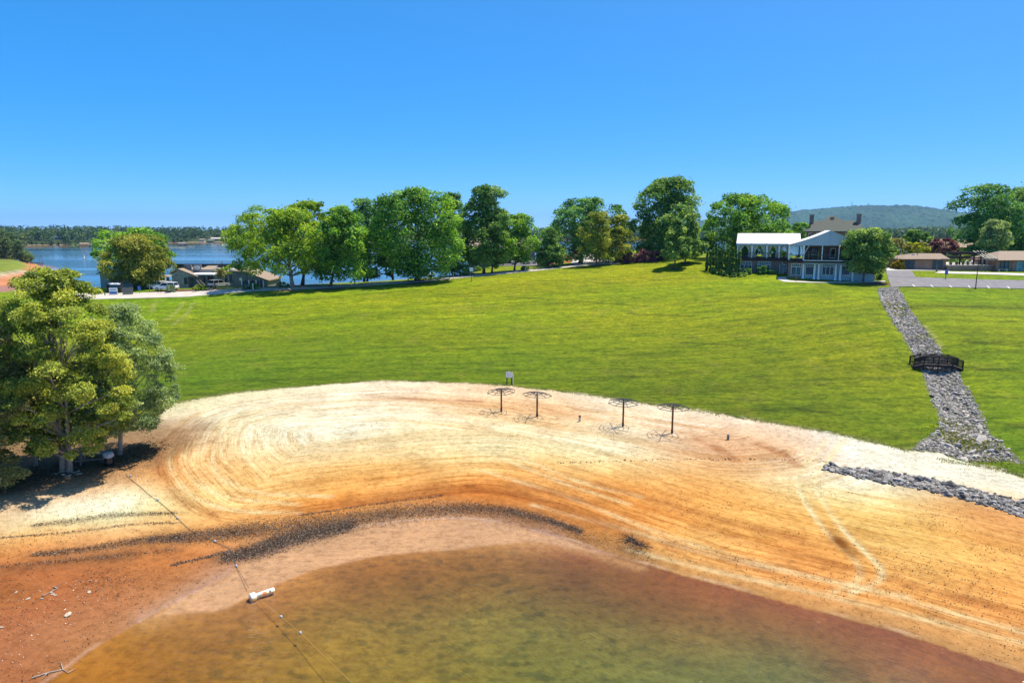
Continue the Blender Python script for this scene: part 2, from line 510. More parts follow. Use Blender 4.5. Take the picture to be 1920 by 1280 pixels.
FRAME = {}                               # origin of things built in a turned frame of their own
class MB:
    def __init__(s):
        s.v, s.f = [], []
    def add(s, vs, fs):
        o = len(s.v)
        s.v += [tuple(v) for v in vs]
        s.f += [tuple(i + o for i in f) for f in fs]
        return s
    def box(s, x0, x1, y0, y1, z0, z1):
        return s.add([(x0, y0, z0), (x1, y0, z0), (x1, y1, z0), (x0, y1, z0), (x0, y0, z1), (x1, y0, z1), (x1, y1, z1), (x0, y1, z1)],
                     [(3, 2, 1, 0), (4, 5, 6, 7), (0, 1, 5, 4), (1, 2, 6, 5), (2, 3, 7, 6), (3, 0, 4, 7)])
    def bar(s, a, b, w, h=None, up=(0, 0, 1)):
        a, b = Vector(a), Vector(b)
        h = w if h is None else h
        d = (b - a).normalized()
        u = Vector(up)
        if abs(d.dot(u)) > 0.98:
            u = Vector((0, 1, 0))
        r = d.cross(u).normalized() * (w / 2)
        t = r.cross(d).normalized() * (h / 2)
        vs = [a - r - t, a + r - t, a + r + t, a - r + t, b - r - t, b + r - t, b + r + t, b - r + t]
        return s.add(vs, [(3, 2, 1, 0), (4, 5, 6, 7), (0, 1, 5, 4), (1, 2, 6, 5), (2, 3, 7, 6), (3, 0, 4, 7)])
    def tube(s, pts, rad, n=8, cap=True):
        pts = [Vector(p) for p in pts]
        if not isinstance(rad, (list, tuple)):
            rad = [rad] * len(pts)
        rings = []
        o = len(s.v)
        prev = None
        for i, p in enumerate(pts):
            d = (pts[min(i + 1, len(pts) - 1)] - pts[max(i - 1, 0)]).normalized()
            if prev is None:
                u = Vector((1, 0, 0)) if abs(d.x) < 0.9 else Vector((0, 1, 0))
            else:
                u = prev
            r = (u - d * u.dot(d)).normalized()
            prev = r
            t = d.cross(r)
            for k in range(n):
                a = 2 * math.pi * k / n
                s.v.append(tuple(p + (r * math.cos(a) + t * math.sin(a)) * rad[i]))
        for i in range(len(pts) - 1):
            for k in range(n):
                k2 = (k + 1) % n
                s.f.append((o + i * n + k, o + i * n + k2, o + (i + 1) * n + k2, o + (i + 1) * n + k))
        if cap:
            s.f.append(tuple(o + k for k in range(n))[::-1])
            s.f.append(tuple(o + (len(pts) - 1) * n + k for k in range(n)))
        return s
    def prism(s, poly, axis, a, b):      # poly of 2D points; axis 'y': (x,z) extruded along y; 'x': (y,z); 'z': (x,y)
        def mk(p, t):
            return {'y': (p[0], t, p[1]), 'x': (t, p[0], p[1]), 'z': (p[0], p[1], t)}[axis]
        n = len(poly)
        vs = [mk(p, a) for p in poly] + [mk(p, b) for p in poly]
        fs = [tuple(range(n)), tuple(range(2 * n - 1, n - 1, -1))]
        fs += [(i, i + n, (i + 1) % n + n, (i + 1) % n) for i in range(n)]
        return s.add(vs, fs)
    def slab(s, quad, th):               # quad of 4 world points, thickened downward
        q = [Vector(p) for p in quad]
        lo = [p - Vector((0, 0, th)) for p in q]
        return s.add(q + lo, [(0, 1, 2, 3), (7, 6, 5, 4), (0, 4, 5, 1), (1, 5, 6, 2), (2, 6, 7, 3), (3, 7, 4, 0)])
    def lathe(s, prof, n=16, c=(0, 0, 0)):
        o = len(s.v)
        for r, z in prof:
            for k in range(n):
                a = 2 * math.pi * k / n
                s.v.append((c[0] + r * math.cos(a), c[1] + r * math.sin(a), c[2] + z))
        for i in range(len(prof) - 1):
            for k in range(n):
                k2 = (k + 1) % n
                s.f.append((o + i * n + k, o + i * n + k2, o + (i + 1) * n + k2, o + (i + 1) * n + k))
        s.f.append(tuple(o + k for k in range(n))[::-1])
        s.f.append(tuple(o + (len(prof) - 1) * n + k for k in range(n)))
        return s
    def mesh(s, name, mat, off=(0, 0, 0), smooth=False):
        me = bpy.data.meshes.new(name)
        me.from_pydata([(v[0] - off[0], v[1] - off[1], v[2] - off[2]) for v in s.v], [], s.f)
        bm = bmesh.new()
        bm.from_mesh(me)
        bmesh.ops.recalc_face_normals(bm, faces=bm.faces)
        bm.to_mesh(me)
        bm.free()
        for p in me.polygons:
            p.use_smooth = smooth
        me.materials.append(MATS[mat])
        return me
    def build(s, name, mat, parent=None, smooth=False):   # world (or the thing's own frame) coordinates; the parent's origin is taken off
        off = (0, 0, 0)
        p = parent
        while p is not None:
            off = tuple(o + l for o, l in zip(off, FRAME.get(p.name, p.location)))
            p = p.parent
        return put(name, s.mesh(name, mat, off, smooth), parent)
    def local(s, name, mat, parent=None, smooth=False):   # already in the parent's coordinates
        return put(name, s.mesh(name, mat, (0, 0, 0), smooth), parent)

def put(name, me, parent=None, loc=(0, 0, 0)):
    o = bpy.data.objects.new(name, me)
    COL.objects.link(o)
    o.location = loc
    if parent is not None:
        o.parent = parent
    return o
def tag(o, label, cat, group=None):
    o['label'] = label
    o['category'] = cat
    if group:
        o['group'] = group
    return o
def thing(name, label, cat, loc=(0, 0, 0), rz=0.0, group=None):
    o = bpy.data.objects.new(name, None)
    COL.objects.link(o)
    o.empty_display_size = 0.3
    o.location = loc
    o.rotation_euler = (0, 0, rz)
    return tag(o, label, cat, group)
def struct(o):
    o['kind'] = 'structure'
    return o
def stuff(o):
    o['kind'] = 'stuff'
    return o
def copy_tree(o, parent=None):
    c = o.copy()
    COL.objects.link(c)
    c.parent = parent
    for ch in list(o.children):
        copy_tree(ch, c)
    return c

# ------------------------------------------------------------------ the ground
def build_ground():
    r, th, P = G_R, G_T, G_P
    z = G_Z.ravel().copy()
    n = len(P)
    x, y = P[:, 0], P[:, 1]
    wat, dsh = G_WAT, G_DSH
    # ---- regions
    edge_px = [(-300, 860), (0, 840), (120, 835), (225, 815), (270, 800), (302, 778), (330, 757), (390, 745), (450, 736), (560, 726), (700, 715), (800, 716), (900, 720), (1000, 728),
               (1100, 740), (1200, 755), (1300, 768), (1400, 785), (1500, 801), (1600, 820), (1690, 843), (1722, 846), (1780, 858), (1850, 874), (1920, 893), (2100, 940), (2500, 1040)]
    edge = ground_line(edge_px, 4)
    lawn_poly = np.vstack([edge, [[260, 40], [400, 500], [-400, 500], [-330, 150]]])
    de = np.full(n, 60.0)
    de[NEAR] = poly_dist(P[NEAR], edge)[0]
    lawn_sd = np.where(in_poly(P, lawn_poly), de, -de)
    rag = (fbm(x * 0.9, y * 0.9, 5) - 0.5) * 1.6 + (vnoise(x * 3.1, y * 3.1, 8) - 0.5) * 0.7
    lawn = sstep(-0.15, 0.25, lawn_sd + rag * 0.7)
    # ---- beach colour from zones seen in the photograph (sRGB), interpolated over the ground
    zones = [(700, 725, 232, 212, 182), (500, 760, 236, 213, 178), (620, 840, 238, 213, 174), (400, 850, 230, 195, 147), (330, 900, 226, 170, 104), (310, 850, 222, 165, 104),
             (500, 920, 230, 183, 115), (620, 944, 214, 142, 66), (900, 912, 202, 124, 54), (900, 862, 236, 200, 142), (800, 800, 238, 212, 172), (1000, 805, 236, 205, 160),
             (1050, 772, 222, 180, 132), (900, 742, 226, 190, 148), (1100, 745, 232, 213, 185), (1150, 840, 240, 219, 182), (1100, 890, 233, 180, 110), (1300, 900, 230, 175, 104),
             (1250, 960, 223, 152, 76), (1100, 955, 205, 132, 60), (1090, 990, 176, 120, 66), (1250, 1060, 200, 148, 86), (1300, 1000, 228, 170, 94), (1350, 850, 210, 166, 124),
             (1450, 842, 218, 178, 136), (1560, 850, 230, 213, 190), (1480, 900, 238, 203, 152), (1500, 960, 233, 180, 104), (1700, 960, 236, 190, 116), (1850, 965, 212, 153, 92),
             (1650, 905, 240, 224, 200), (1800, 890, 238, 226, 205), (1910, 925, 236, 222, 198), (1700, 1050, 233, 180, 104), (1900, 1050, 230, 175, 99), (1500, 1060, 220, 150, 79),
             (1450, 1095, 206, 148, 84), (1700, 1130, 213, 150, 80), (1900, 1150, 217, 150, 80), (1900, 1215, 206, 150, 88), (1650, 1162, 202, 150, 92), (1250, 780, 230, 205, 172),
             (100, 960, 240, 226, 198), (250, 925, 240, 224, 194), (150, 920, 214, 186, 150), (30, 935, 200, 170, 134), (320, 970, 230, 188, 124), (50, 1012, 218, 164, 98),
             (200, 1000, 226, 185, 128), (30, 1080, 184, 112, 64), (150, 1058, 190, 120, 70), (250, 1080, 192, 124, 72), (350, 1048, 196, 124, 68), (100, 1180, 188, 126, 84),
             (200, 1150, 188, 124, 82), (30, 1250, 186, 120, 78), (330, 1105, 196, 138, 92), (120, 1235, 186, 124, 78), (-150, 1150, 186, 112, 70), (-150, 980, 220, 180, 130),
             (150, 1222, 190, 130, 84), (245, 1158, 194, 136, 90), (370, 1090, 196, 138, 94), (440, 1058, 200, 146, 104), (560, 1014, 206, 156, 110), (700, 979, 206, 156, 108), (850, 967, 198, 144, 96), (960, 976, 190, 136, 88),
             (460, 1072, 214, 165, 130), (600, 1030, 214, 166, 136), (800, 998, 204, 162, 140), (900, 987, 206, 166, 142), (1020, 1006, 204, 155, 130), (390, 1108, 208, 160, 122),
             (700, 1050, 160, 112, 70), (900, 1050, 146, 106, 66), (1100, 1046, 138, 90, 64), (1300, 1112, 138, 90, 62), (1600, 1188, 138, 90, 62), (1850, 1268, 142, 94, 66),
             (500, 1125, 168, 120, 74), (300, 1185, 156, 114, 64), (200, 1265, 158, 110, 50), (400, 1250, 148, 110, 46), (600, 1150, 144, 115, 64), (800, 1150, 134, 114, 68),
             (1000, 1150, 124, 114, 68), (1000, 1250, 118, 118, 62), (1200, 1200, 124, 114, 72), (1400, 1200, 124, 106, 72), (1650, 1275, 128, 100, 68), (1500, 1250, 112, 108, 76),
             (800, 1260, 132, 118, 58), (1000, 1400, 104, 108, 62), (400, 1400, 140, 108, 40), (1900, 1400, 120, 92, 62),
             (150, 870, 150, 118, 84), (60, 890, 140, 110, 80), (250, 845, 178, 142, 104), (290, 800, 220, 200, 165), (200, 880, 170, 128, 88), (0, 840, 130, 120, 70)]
    beach = lawn_sd < 4
    col = np.full((n, 3), 0.3)
    Q = np.stack([np.arctan2(x, y) * 2.2, np.log(np.hypot(x, y)) * 2.6], 1)
    wob = (fbm(x * 0.25, y * 0.25, 71, 3) - 0.5) * 0.10
    for under in (False, True):           # dry land and lake bed meet at a crisp water line
        zp, zc = [], []
        for a, b, r_, g_, b_ in zones:
            g = on_ground(a, b)
            if (g.z < 0) != under:
                continue
            zp.append((math.atan2(g.x, g.y) * 2.2, math.log(math.hypot(g.x, g.y)) * 2.6))
            k_ = 1.48 if under else (1.06 if a < 420 and b > 1030 else 1.24)
            zc.append(tuple(min(0.97, v * k_) for v in lin((r_, g_, b_))))
        zp, zc = np.array(zp), np.array(zc)
        W = tps_fit(zp, np.log(zc), 0.006)
        lo_, hi_ = np.log(zc).min(0), np.log(zc).max(0)
        sel = np.nonzero(beach & (wat if under else ~wat))[0]
        Qb = Q[sel].copy()
        Qb[:, 1] += wob[sel]
        col[sel] = np.exp(np.clip(tps_eval(W, zp, Qb), lo_, hi_)) / 2.0 * np.array([1.0, 1.01, 1.0])
    # ---- grading streaks follow the outline of the worked sand
    grade = ground_line([(2300, 1330), (1920, 1222), (1700, 1155), (1500, 1100), (1300, 1050), (1150, 1000), (1020, 950), (900, 925), (760, 938), (600, 962), (450, 982), (365, 965), (318, 920),
                         (292, 868), (318, 805), (390, 768), (540, 742), (760, 728), (960, 742), (1150, 768), (1350, 800)], 5)
    dg, sg = np.full(n, 60.0), np.zeros(n)
    dg[NEAR], sg[NEAR] = poly_dist(P[NEAR], grade)
    hand = np.zeros(n, bool)
    hand[NEAR] = in_poly(P[NEAR], np.vstack([grade, ground_line([(1350, 800), (1500, 850), (1700, 900), (1920, 985), (2300, 1100)], 4)]))
    inner = hand & ~wat
    wv = (fbm(x * 0.12, y * 0.12, 25, 3) - 0.5) * 5
    st = 0.40 * vnoise(dg * 1.1 + wv * 0.5, sg * 0.045, 21) + 0.33 * vnoise(dg * 2.9 + wv, sg * 0.07, 22) + 0.27 * vnoise(dg * 5.5 + wv, sg * 0.13, 23) - 0.5
    cross = vnoise((x * 0.94 + y * 0.35) * 0.9, (y * 0.94 - x * 0.35) * 0.10, 31) - 0.5
    amp = np.where(inner, 0.9 * np.exp(-dg / 16) + 0.35, 0.25) * (1 - lawn) * (~wat)
    tone = 1 + amp * (0.40 * st + 0.14 * cross)
    blot = fbm(x * 0.55, y * 0.55, 41, 5) - 0.5
    tone = tone * (1 + 0.42 * blot * (1 - lawn))
    satv = np.clip(st * amp * 0.7, -0.4, 0.4)
    col[:, 0] *= tone
    col[:, 1] *= tone * (1 + satv * 0.45)
    col[:, 2] *= tone * (1 + satv * 1.1)
    dz = np.where(inner, 0.055 * st * (0.4 + np.exp(-dg / 12)), 0.03 * (fbm(x * 1.3, y * 1.3, 51) - 0.5)) * (1 - lawn) * np.where(wat, 0.3, 1) * sstep(0, 3, dsh)
    # ---- tyre tracks, footpath, damp patch (shapes in the sand itself)
    def track(pxs, w, k, depth, rgb=None, seed=0):
        nonlocal col, dz
        L = ground_line(pxs, 8)
        near = np.nonzero((x > L[:, 0].min() - 3) & (x < L[:, 0].max() + 3) & (y > L[:, 1].min() - 3) & (y < L[:, 1].max() + 3))[0]
        d, s = poly_dist(P[near], L)
        m = np.exp(-(d / w) ** 2) * (0.45 + 0.75 * vnoise(s * 0.8, d * 0 + seed, 61 + seed)) * (1 - lawn[near])
        c = col[near]
        if rgb is None:
            c = c * (1 + k * m[:, None])
        else:
            a = np.clip(m * k, 0, 1)[:, None]
            c = c * (1 - a) + np.array(lin(rgb)) / 2.0 * a
        col[near] = c
        dz[near] += depth * m
    pale = (255, 240, 186)
    for off in (0, 44):
        track([(1552 + off * .7, 822), (1520 + off * .8, 860), (1498 + off * .7, 892), (1502 + off * .75, 925), (1540 + off * .8, 985), (1590 + off * .75, 1035), (1612 + off * .9, 1065), (1605 + off * .9, 1090), (1560 + off * .8, 1110)], 0.22, 0.75, -0.05, pale, off)
    for k, pts in enumerate([[(380, 790), (500, 783), (640, 779), (760, 788), (860, 815), (960, 850), (1080, 900), (1200, 930)],
                             [(390, 796), (520, 790), (660, 786), (750, 796), (850, 826), (950, 862), (1070, 910), (1180, 945)],
                             [(900, 880), (1050, 925), (1200, 985), (1350, 1035), (1500, 1075), (1700, 1125), (1920, 1185)],
                             [(1180, 1030), (1320, 1065), (1500, 1105), (1700, 1152), (1920, 1205)],
                             [(1000, 945), (1150, 985), (1300, 1030), (1450, 1066), (1700, 1118)],
                             [(400, 800), (350, 845), (355, 890), (420, 930), (560, 945)],
                             [(440, 805), (400, 850), (410, 890), (480, 922), (620, 930)],
                             [(330, 830), (318, 870), (350, 920), (430, 955), (560, 960)]]):
        track(pts, 0.26, 0.5, -0.035, pale, 3 + k)
    for k, pts in enumerate([[(1305, 822), (1345, 840), (1380, 862)], [(1420, 832), (1470, 852), (1495, 872)], [(880, 912), (1010, 938), (1120, 975), (1260, 1020), (1440, 1068)],
                             [(620, 945), (760, 925), (900, 908), (1000, 915), (1120, 945)], [(1120, 905), (1300, 960), (1500, 1010)], [(1300, 985), (1500, 1040), (1720, 1100), (1920, 1150)],
                             [(560, 955), (740, 935), (900, 918), (980, 925)], [(690, 742), (800, 748), (900, 752)], [(300, 830), (300, 880), (330, 930), (400, 965)]]):
        track(pts, 0.5, 0.55, -0.05, (176, 104, 48), 20 + k)
    track([(1556, 996), (1576, 1016), (1596, 1038)], 0.5, 1.0, -0.04, (150, 92, 34), 40)
    track([(1180, 1012), (1195, 1022)], 0.7, 0.7, 0.03, (110, 78, 50), 41)
    # silty wash in the shallowest water
    for w_, k_, pts in ((1.5, 1.0, [(448, 1082), (520, 1052), (610, 1022), (720, 1000), (830, 990), (930, 992), (1010, 1008)]), (1.0, 0.9, [(290, 1158), (350, 1126), (400, 1100), (440, 1088)]), (0.5, 0.8, [(1010, 1004), (1100, 1034), (1200, 1064)])):
        track(pts, w_, k_, 0.0, (214, 170, 142), 60)
    inn = [(1150, 1044), (1060, 1027), (1000, 1015), (900, 1021), (760, 1031), (640, 1051), (545, 1080), (484, 1112), (405, 1143), (330, 1153), (262, 1168)]
    wp = np.vstack([smooth_poly([at_z(a, b, 0)[:2] for a, b in SHORE_PX[4:16]], 4), smooth_poly([at_z(a, b, -0.1)[:2] for a, b in inn], 4)])
    qi = np.nonzero((x > wp[:, 0].min() - 2) & (x < wp[:, 0].max() + 2) & (y > wp[:, 1].min() - 2) & (y < wp[:, 1].max() + 2))[0]
    dw, _ = poly_dist(P[qi], np.vstack([wp, wp[:1]]))
    sw = np.where(in_poly(P[qi], wp), dw, -dw) + (fbm(x[qi] * 0.6, y[qi] * 0.6, 171) - 0.5) * 0.5
    aw = (sstep(-0.12, 0.25, sw) * 0.94)[:, None]
    silt = np.array(lin((222, 184, 178))) / 1.68 * (0.88 + 0.22 * fbm(x[qi] * 0.35, y[qi] * 1.1, 172))[:, None]
    col[qi] = col[qi] * (1 - aw) + silt * aw
    # wet leaf mould staining the sand under the drift lines
    for pts, w_, k_ in (([(280, 1012), (420, 1000), (560, 985), (700, 968), (820, 955), (930, 956), (1010, 972)], 0.85, 0.7), ([(420, 1045), (480, 1032), (560, 1005), (660, 985)], 0.9, 0.95),
                        ([(60, 1040), (160, 1030), (280, 1012), (380, 1008)], 0.5, 0.5), ([(60, 985), (150, 975), (210, 966), (330, 962)], 0.4, 0.35), ([(0, 1070), (120, 1052), (240, 1040), (330, 1030)], 0.7, 0.5),
                        ([(900, 962), (1020, 985), (1120, 1015), (1230, 1050)], 0.8, 0.25)):
        track(pts, w_, k_, 0.02, (96, 72, 54), 50)
    # ---- lawn colour
    gz_ = [(500, 600, 140, 158, 48), (960, 560, 150, 168, 48), (1400, 560, 150, 164, 42), (1250, 700, 108, 128, 40), (700, 690, 106, 130, 36), (1600, 650, 134, 148, 44), (1850, 620, 136, 154, 22),
           (1850, 800, 112, 140, 26), (400, 700, 100, 132, 30), (300, 620, 132, 152, 40), (1000, 640, 134, 150, 46), (1500, 740, 116, 132, 38), (1600, 800, 108, 128, 34), (1250, 510, 152, 172, 44),
           (350, 575, 130, 160, 36), (800, 545, 150, 168, 44), (1800, 560, 128, 150, 18), (1700, 530, 130, 152, 34), (900, 700, 110, 134, 36), (150, 640, 140, 155, 60), (60, 750, 120, 130, 55)]
    zp, zc = [], []
    for a, b, r_, g_, b_ in gz_:
        g = on_ground(a, b)
        zp.append((math.atan2(g.x, g.y) * 2.2, math.log(math.hypot(g.x, g.y)) * 2.6))
        zc.append(lin((r_, g_, b_)))
    zp, zc = np.array(zp), np.array(zc)
    Wg = tps_fit(zp, np.log(zc), 0.03)
    gcol = np.exp(np.clip(tps_eval(Wg, zp, Q), -5.2, -1.0)) / 2.0 * np.array([0.98, 1.02, 0.28])
    # mowing passes run across the slope
    u, v = x * 0.985 + y * 0.17, y * 0.985 - x * 0.17
    rr_ = x > 58
    v = np.where(rr_, y * 0.99 + x * 0.10, v)
    mow = 0.5 * vnoise(v * 0.55, u * 0.012, 81) + 0.3 * vnoise(v * 1.3, u * 0.03, 82) + 0.2 * vnoise(v * 2.3, u * 0.08, 83) - 0.5
    patch = fbm(x * 0.07, y * 0.07, 91, 4) - 0.5
    fine = fbm(x * 0.8, y * 0.8, 95, 4) - 0.5
    gt = 1 + np.where(rr_, 0.95, 0.7) * mow + 0.2 * patch + 0.35 * fine
    gcol = gcol * gt[:, None]
    gcol[:, 0] *= 1 + 0.4 * patch + 0.2 * fine
    dead = sstep(0.60, 0.78, fbm(x * 0.35, y * 0.35, 101, 3))[:, None] * 0.12
    gcol = gcol * (1 - dead) + np.array((0.20, 0.15, 0.05)) * dead
    # faint turning marks of wheels in the grass
    for k, pts in enumerate([[(310, 600), (330, 585), (345, 566)], [(322, 610), (350, 588), (362, 568)], [(285, 585), (290, 570), (305, 562)], [(1690, 570), (1715, 610), (1742, 650)], [(1735, 610), (1765, 650)]]):
        L = ground_line(pts, 6)
        q = np.nonzero((x > L[:, 0].min() - 2) & (x < L[:, 0].max() + 2) & (y > L[:, 1].min() - 2) & (y < L[:, 1].max() + 2))[0]
        d, s = poly_dist(P[q], L)
        a = (np.exp(-(d / 0.35) ** 2) * 0.4)[:, None]
        gcol[q] = gcol[q] * (1 - a) + np.array((0.25, 0.24, 0.09)) * a
    # dark uncut lines between mower passes
    for k, pts in enumerate([[(945, 556), (1050, 562), (1210, 574)], [(1000, 566), (1110, 571)], [(1020, 545), (1120, 549)], [(820, 551), (905, 556)], [(1370, 566), (1440, 573)], [(560, 560), (640, 558)], [(1180, 588), (1300, 592)],
                             [(1720, 640), (1910, 648)], [(1740, 600), (1900, 604)], [(1810, 690), (1915, 697)], [(1830, 740), (1915, 748)], [(1700, 575), (1900, 578)], [(1855, 790), (1915, 800)], [(1490, 765), (1560, 775)], [(1250, 640), (1400, 648)], [(690, 600), (850, 596)]]):
        L = ground_line(pts, 6)
        q = np.nonzero((x > L[:, 0].min() - 2) & (x < L[:, 0].max() + 2) & (y > L[:, 1].min() - 2) & (y < L[:, 1].max() + 2))[0]
        d, s = poly_dist(P[q], L)
        gcol[q] *= (1 - 0.5 * np.exp(-(d / 0.4) ** 2) * (0.35 + 0.8 * vnoise(s * 0.35, d * 0 + k, 113)))[:, None]
    # worn straw rim between lawn and sand
    rim = (np.exp(-((lawn_sd - 0.2) / 0.6) ** 2) * 0.45 * vnoise(x * 0.6, y * 0.6, 111))[:, None]
    gcol = gcol * (1 - rim) + np.array((0.28, 0.24, 0.11)) * rim
    # sparse straw coloured grass under the shore trees
    far_out = (z < 1.2) & (y > 120)
    col = col * (1 - lawn[:, None]) + gcol * lawn[:, None]
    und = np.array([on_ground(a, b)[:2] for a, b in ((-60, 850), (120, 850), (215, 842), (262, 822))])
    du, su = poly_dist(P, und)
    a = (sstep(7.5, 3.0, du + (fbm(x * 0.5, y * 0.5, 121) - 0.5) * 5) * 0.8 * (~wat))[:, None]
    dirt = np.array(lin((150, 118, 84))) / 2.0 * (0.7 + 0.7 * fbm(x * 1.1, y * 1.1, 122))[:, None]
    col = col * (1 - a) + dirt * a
    # red clay banks above the lake and the cut by the drive
    bank = (sstep(6.0, 1.5, z) * (y > 150))[:, None]
    clay = np.array(lin((196, 120, 74))) / 2.1 * (0.75 + 0.5 * fbm(x * 0.3, y * 0.3, 131))[:, None]
    col = col * (1 - bank) + clay * bank
    g = on_ground(1045, 494)
    d, _ = poly_dist(P, np.array([on_ground(1012, 497)[:2], on_ground(1075, 489)[:2]]))
    a = (sstep(3.5, 1.5, d))[:, None]
    col = col * (1 - a) + clay * a
    for px_, r_ in (((1640, 531), 2.6), ((545, 540), 4.5), ((618, 538), 4.0), ((783, 529), 3.0), ((1118, 498), 1.8), ((1265, 504), 1.2), ((1284, 494), 1.2), ((310, 549), 5.0), ((345, 548), 5.0), ((380, 545), 4.0)):
        g = on_ground(*px_)
        d = np.hypot(x - g.x, y - g.y)
        a = sstep(r_ * 1.15, r_ * 0.85, d)[:, None]
        col = col * (1 - a) + np.array((0.13, 0.07, 0.04)) * a
    # gravel bed under the channel rocks and the rock bank
    for lp, rp in (([(1648, 541), (1662, 582), (1700, 640), (1730, 692), (1745, 735), (1766, 785), (1762, 808), (1716, 842)], [(1912, 866), (1850, 812), (1838, 780), (1815, 735), (1789, 692), (1745, 634), (1703, 580), (1680, 538)]),
                   ([(1552, 880), (1660, 902), (1790, 928), (1935, 970)], [(1935, 954), (1790, 912), (1660, 888), (1556, 876)])):
        gp = np.array([on_ground(*p_)[:2] for p_ in lp + rp])
        q = np.nonzero((x > gp[:, 0].min() - 1) & (x < gp[:, 0].max() + 1) & (y > gp[:, 1].min() - 1) & (y < gp[:, 1].max() + 1))[0]
        d, _ = poly_dist(P[q], np.vstack([gp, gp[:1]]))
        sd = np.where(in_poly(P[q], gp), d, -d) + (vnoise(x[q] * 1.6, y[q] * 1.6, 181) - 0.5) * 0.7
        a = (sstep(-0.2, 0.2, sd) * 0.9)[:, None]
        col[q] = col[q] * (1 - a) + np.array((0.13, 0.12, 0.105)) * (0.5 + 1.0 * vnoise(x[q] * 4, y[q] * 4, 182))[:, None] * a
        lawn[q] *= 1 - a[:, 0]
    # lake bed: weed blotches and caustic light ripples painted into colour and relief, deep part dark
    weed = sstep(0.57, 0.70, fbm(x * 1.5 + y * 0.2, y * 2.6, 141, 3)) * sstep(1.5, 5.0, dsh) * wat * (0.4 + 0.9 * vnoise(x * 0.2, y * 0.3, 142))
    trail, _ = poly_dist(P, np.array([at_z(a, b, -1)[:2] for a, b in ((970, 1060), (1060, 1100), (1150, 1160), (1230, 1240), (1280, 1300))]))
    wash_m = np.zeros(n)
    wash_m[qi] = aw[:, 0]
    weed = np.maximum(weed, 0.9 * np.exp(-(trail / 1.3) ** 2) * wat * vnoise(x * 1.2, y * 2, 143))
    weed = weed * (1 - wash_m)
    col = col * (1 - np.clip(weed, 0, 1)[:, None] * np.array([0.30, 0.24, 0.15]))
    caustic = 0.6 * vnoise(x * 0.9 + y * 0.2, y * 3.4, 151) + 0.4 * vnoise(x * 2.2, y * 6.0, 152) - 0.5
    dz = dz + np.where(wat, 0.05 * caustic * sstep(1, 5, dsh), 0)
    col = np.where(wat[:, None], col * (1 + 0.42 * caustic * sstep(1, 5, dsh))[:, None] * np.array([0.95, 0.95, 0.80]), col)
    wet = (np.exp(-(dsh / 0.9)) * 0.22 * (~wat) * (y < 100))[:, None]
    col = col * (1 - wet)
    foam = (np.exp(-((dsh - 0.22) / 0.12) ** 2) * (~wat) * (y < 100) * 0.55 * sstep(0.25, 0.7, vnoise(x * 0.5, y * 0.5, 77)))[:, None]
    col = col * (1 - foam) + np.array((0.42, 0.30, 0.21)) * foam
    deep = (sstep(-0.6, -2.6, z) * (y > 100))[:, None]
    col = col * (1 - deep) + np.array((0.03, 0.10, 0.15)) * deep
    col = np.clip(col, 0.004, 0.80)
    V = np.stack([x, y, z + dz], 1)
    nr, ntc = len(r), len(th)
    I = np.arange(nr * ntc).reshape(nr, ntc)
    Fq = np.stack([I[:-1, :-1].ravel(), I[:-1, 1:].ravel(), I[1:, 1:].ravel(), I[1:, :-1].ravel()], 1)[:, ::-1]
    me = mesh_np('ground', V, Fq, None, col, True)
    fl = me.attributes.new('flow', 'FLOAT_VECTOR', 'POINT')
    fl.data.foreach_set('vector', np.column_stack([dg + wv * 0.15, sg, np.zeros(n)]).astype(np.float32).ravel())
    a = me.attributes.new('worked', 'FLOAT', 'POINT')
    a.data.foreach_set('value', (np.where(inner, 0.35 + 0.65 * np.exp(-dg / 14), 0.0) * (1 - lawn)).astype(np.float32))
    a = me.attributes.new('lawn', 'FLOAT', 'POINT')
    a.data.foreach_set('value', (lawn * (1 - bank[:, 0])).astype(np.float32))
    m, nt, b = new_mat('ground_cover')
    at = nt.nodes.new('ShaderNodeAttribute')
    at.attribute_name = 'leaf_colour'
    al = nt.nodes.new('ShaderNodeAttribute')
    al.attribute_name = 'lawn'
    oc = obj_coord(nt)
    # sand: grains, clods, dark crumbs
    n1 = noise_node(nt, 2.2, 8, oc, 0.72)
    n2 = noise_node(nt, 7.0, 4, obj_coord(nt, (1, 1.6, 1)), 0.6)
    n3 = noise_node(nt, 14.0, 3, oc, 0.6)
    s1 = ramp(nt, n1.outputs[0], [(0.32, (0.70, 0.64, 0.58)), (0.5, (1, 1, 1)), (0.68, (1.20, 1.20, 1.20))])
    s2 = ramp(nt, n2.outputs[0], [(0.29, (0.30, 0.25, 0.20)), (0.37, (1, 1, 1))])
    sand = mixc(nt, mixc(nt, at.outputs['Color'], s1.outputs[0], 1, 'MULTIPLY'), s2.outputs[0], 0.8, 'MULTIPLY')
    # fine drag lines left by the rake, running along the worked sand
    fa = nt.nodes.new('ShaderNodeAttribute')
    fa.attribute_name = 'flow'
    wk = nt.nodes.new('ShaderNodeAttribute')
    wk.attribute_name = 'worked'
    def drag(sx, sy, lo, hi, amt, base):
        mp = nt.nodes.new('ShaderNodeMapping')
        mp.inputs['Scale'].default_value = (sx, sy, 1)
        nt.links.new(fa.outputs['Vector'], mp.inputs['Vector'])
        nn = noise_node(nt, 1.0, 3, mp.outputs[0], 0.65)
        rr = ramp(nt, nn.outputs[0], [(0.32, lo), (0.5, (1, 1, 1)), (0.68, hi)])
        ml = nt.nodes.new('ShaderNodeMath')
        ml.operation = 'MULTIPLY'
        ml.inputs[1].default_value = amt
        nt.links.new(wk.outputs['Fac'], ml.inputs[0])
        return mixc(nt, base, rr.outputs[0], ml.outputs[0], 'MULTIPLY'), nn
    sand, dn1 = drag(3.2, 0.16, (0.76, 0.66, 0.52), (1.12, 1.15, 1.20), 1.0, sand)
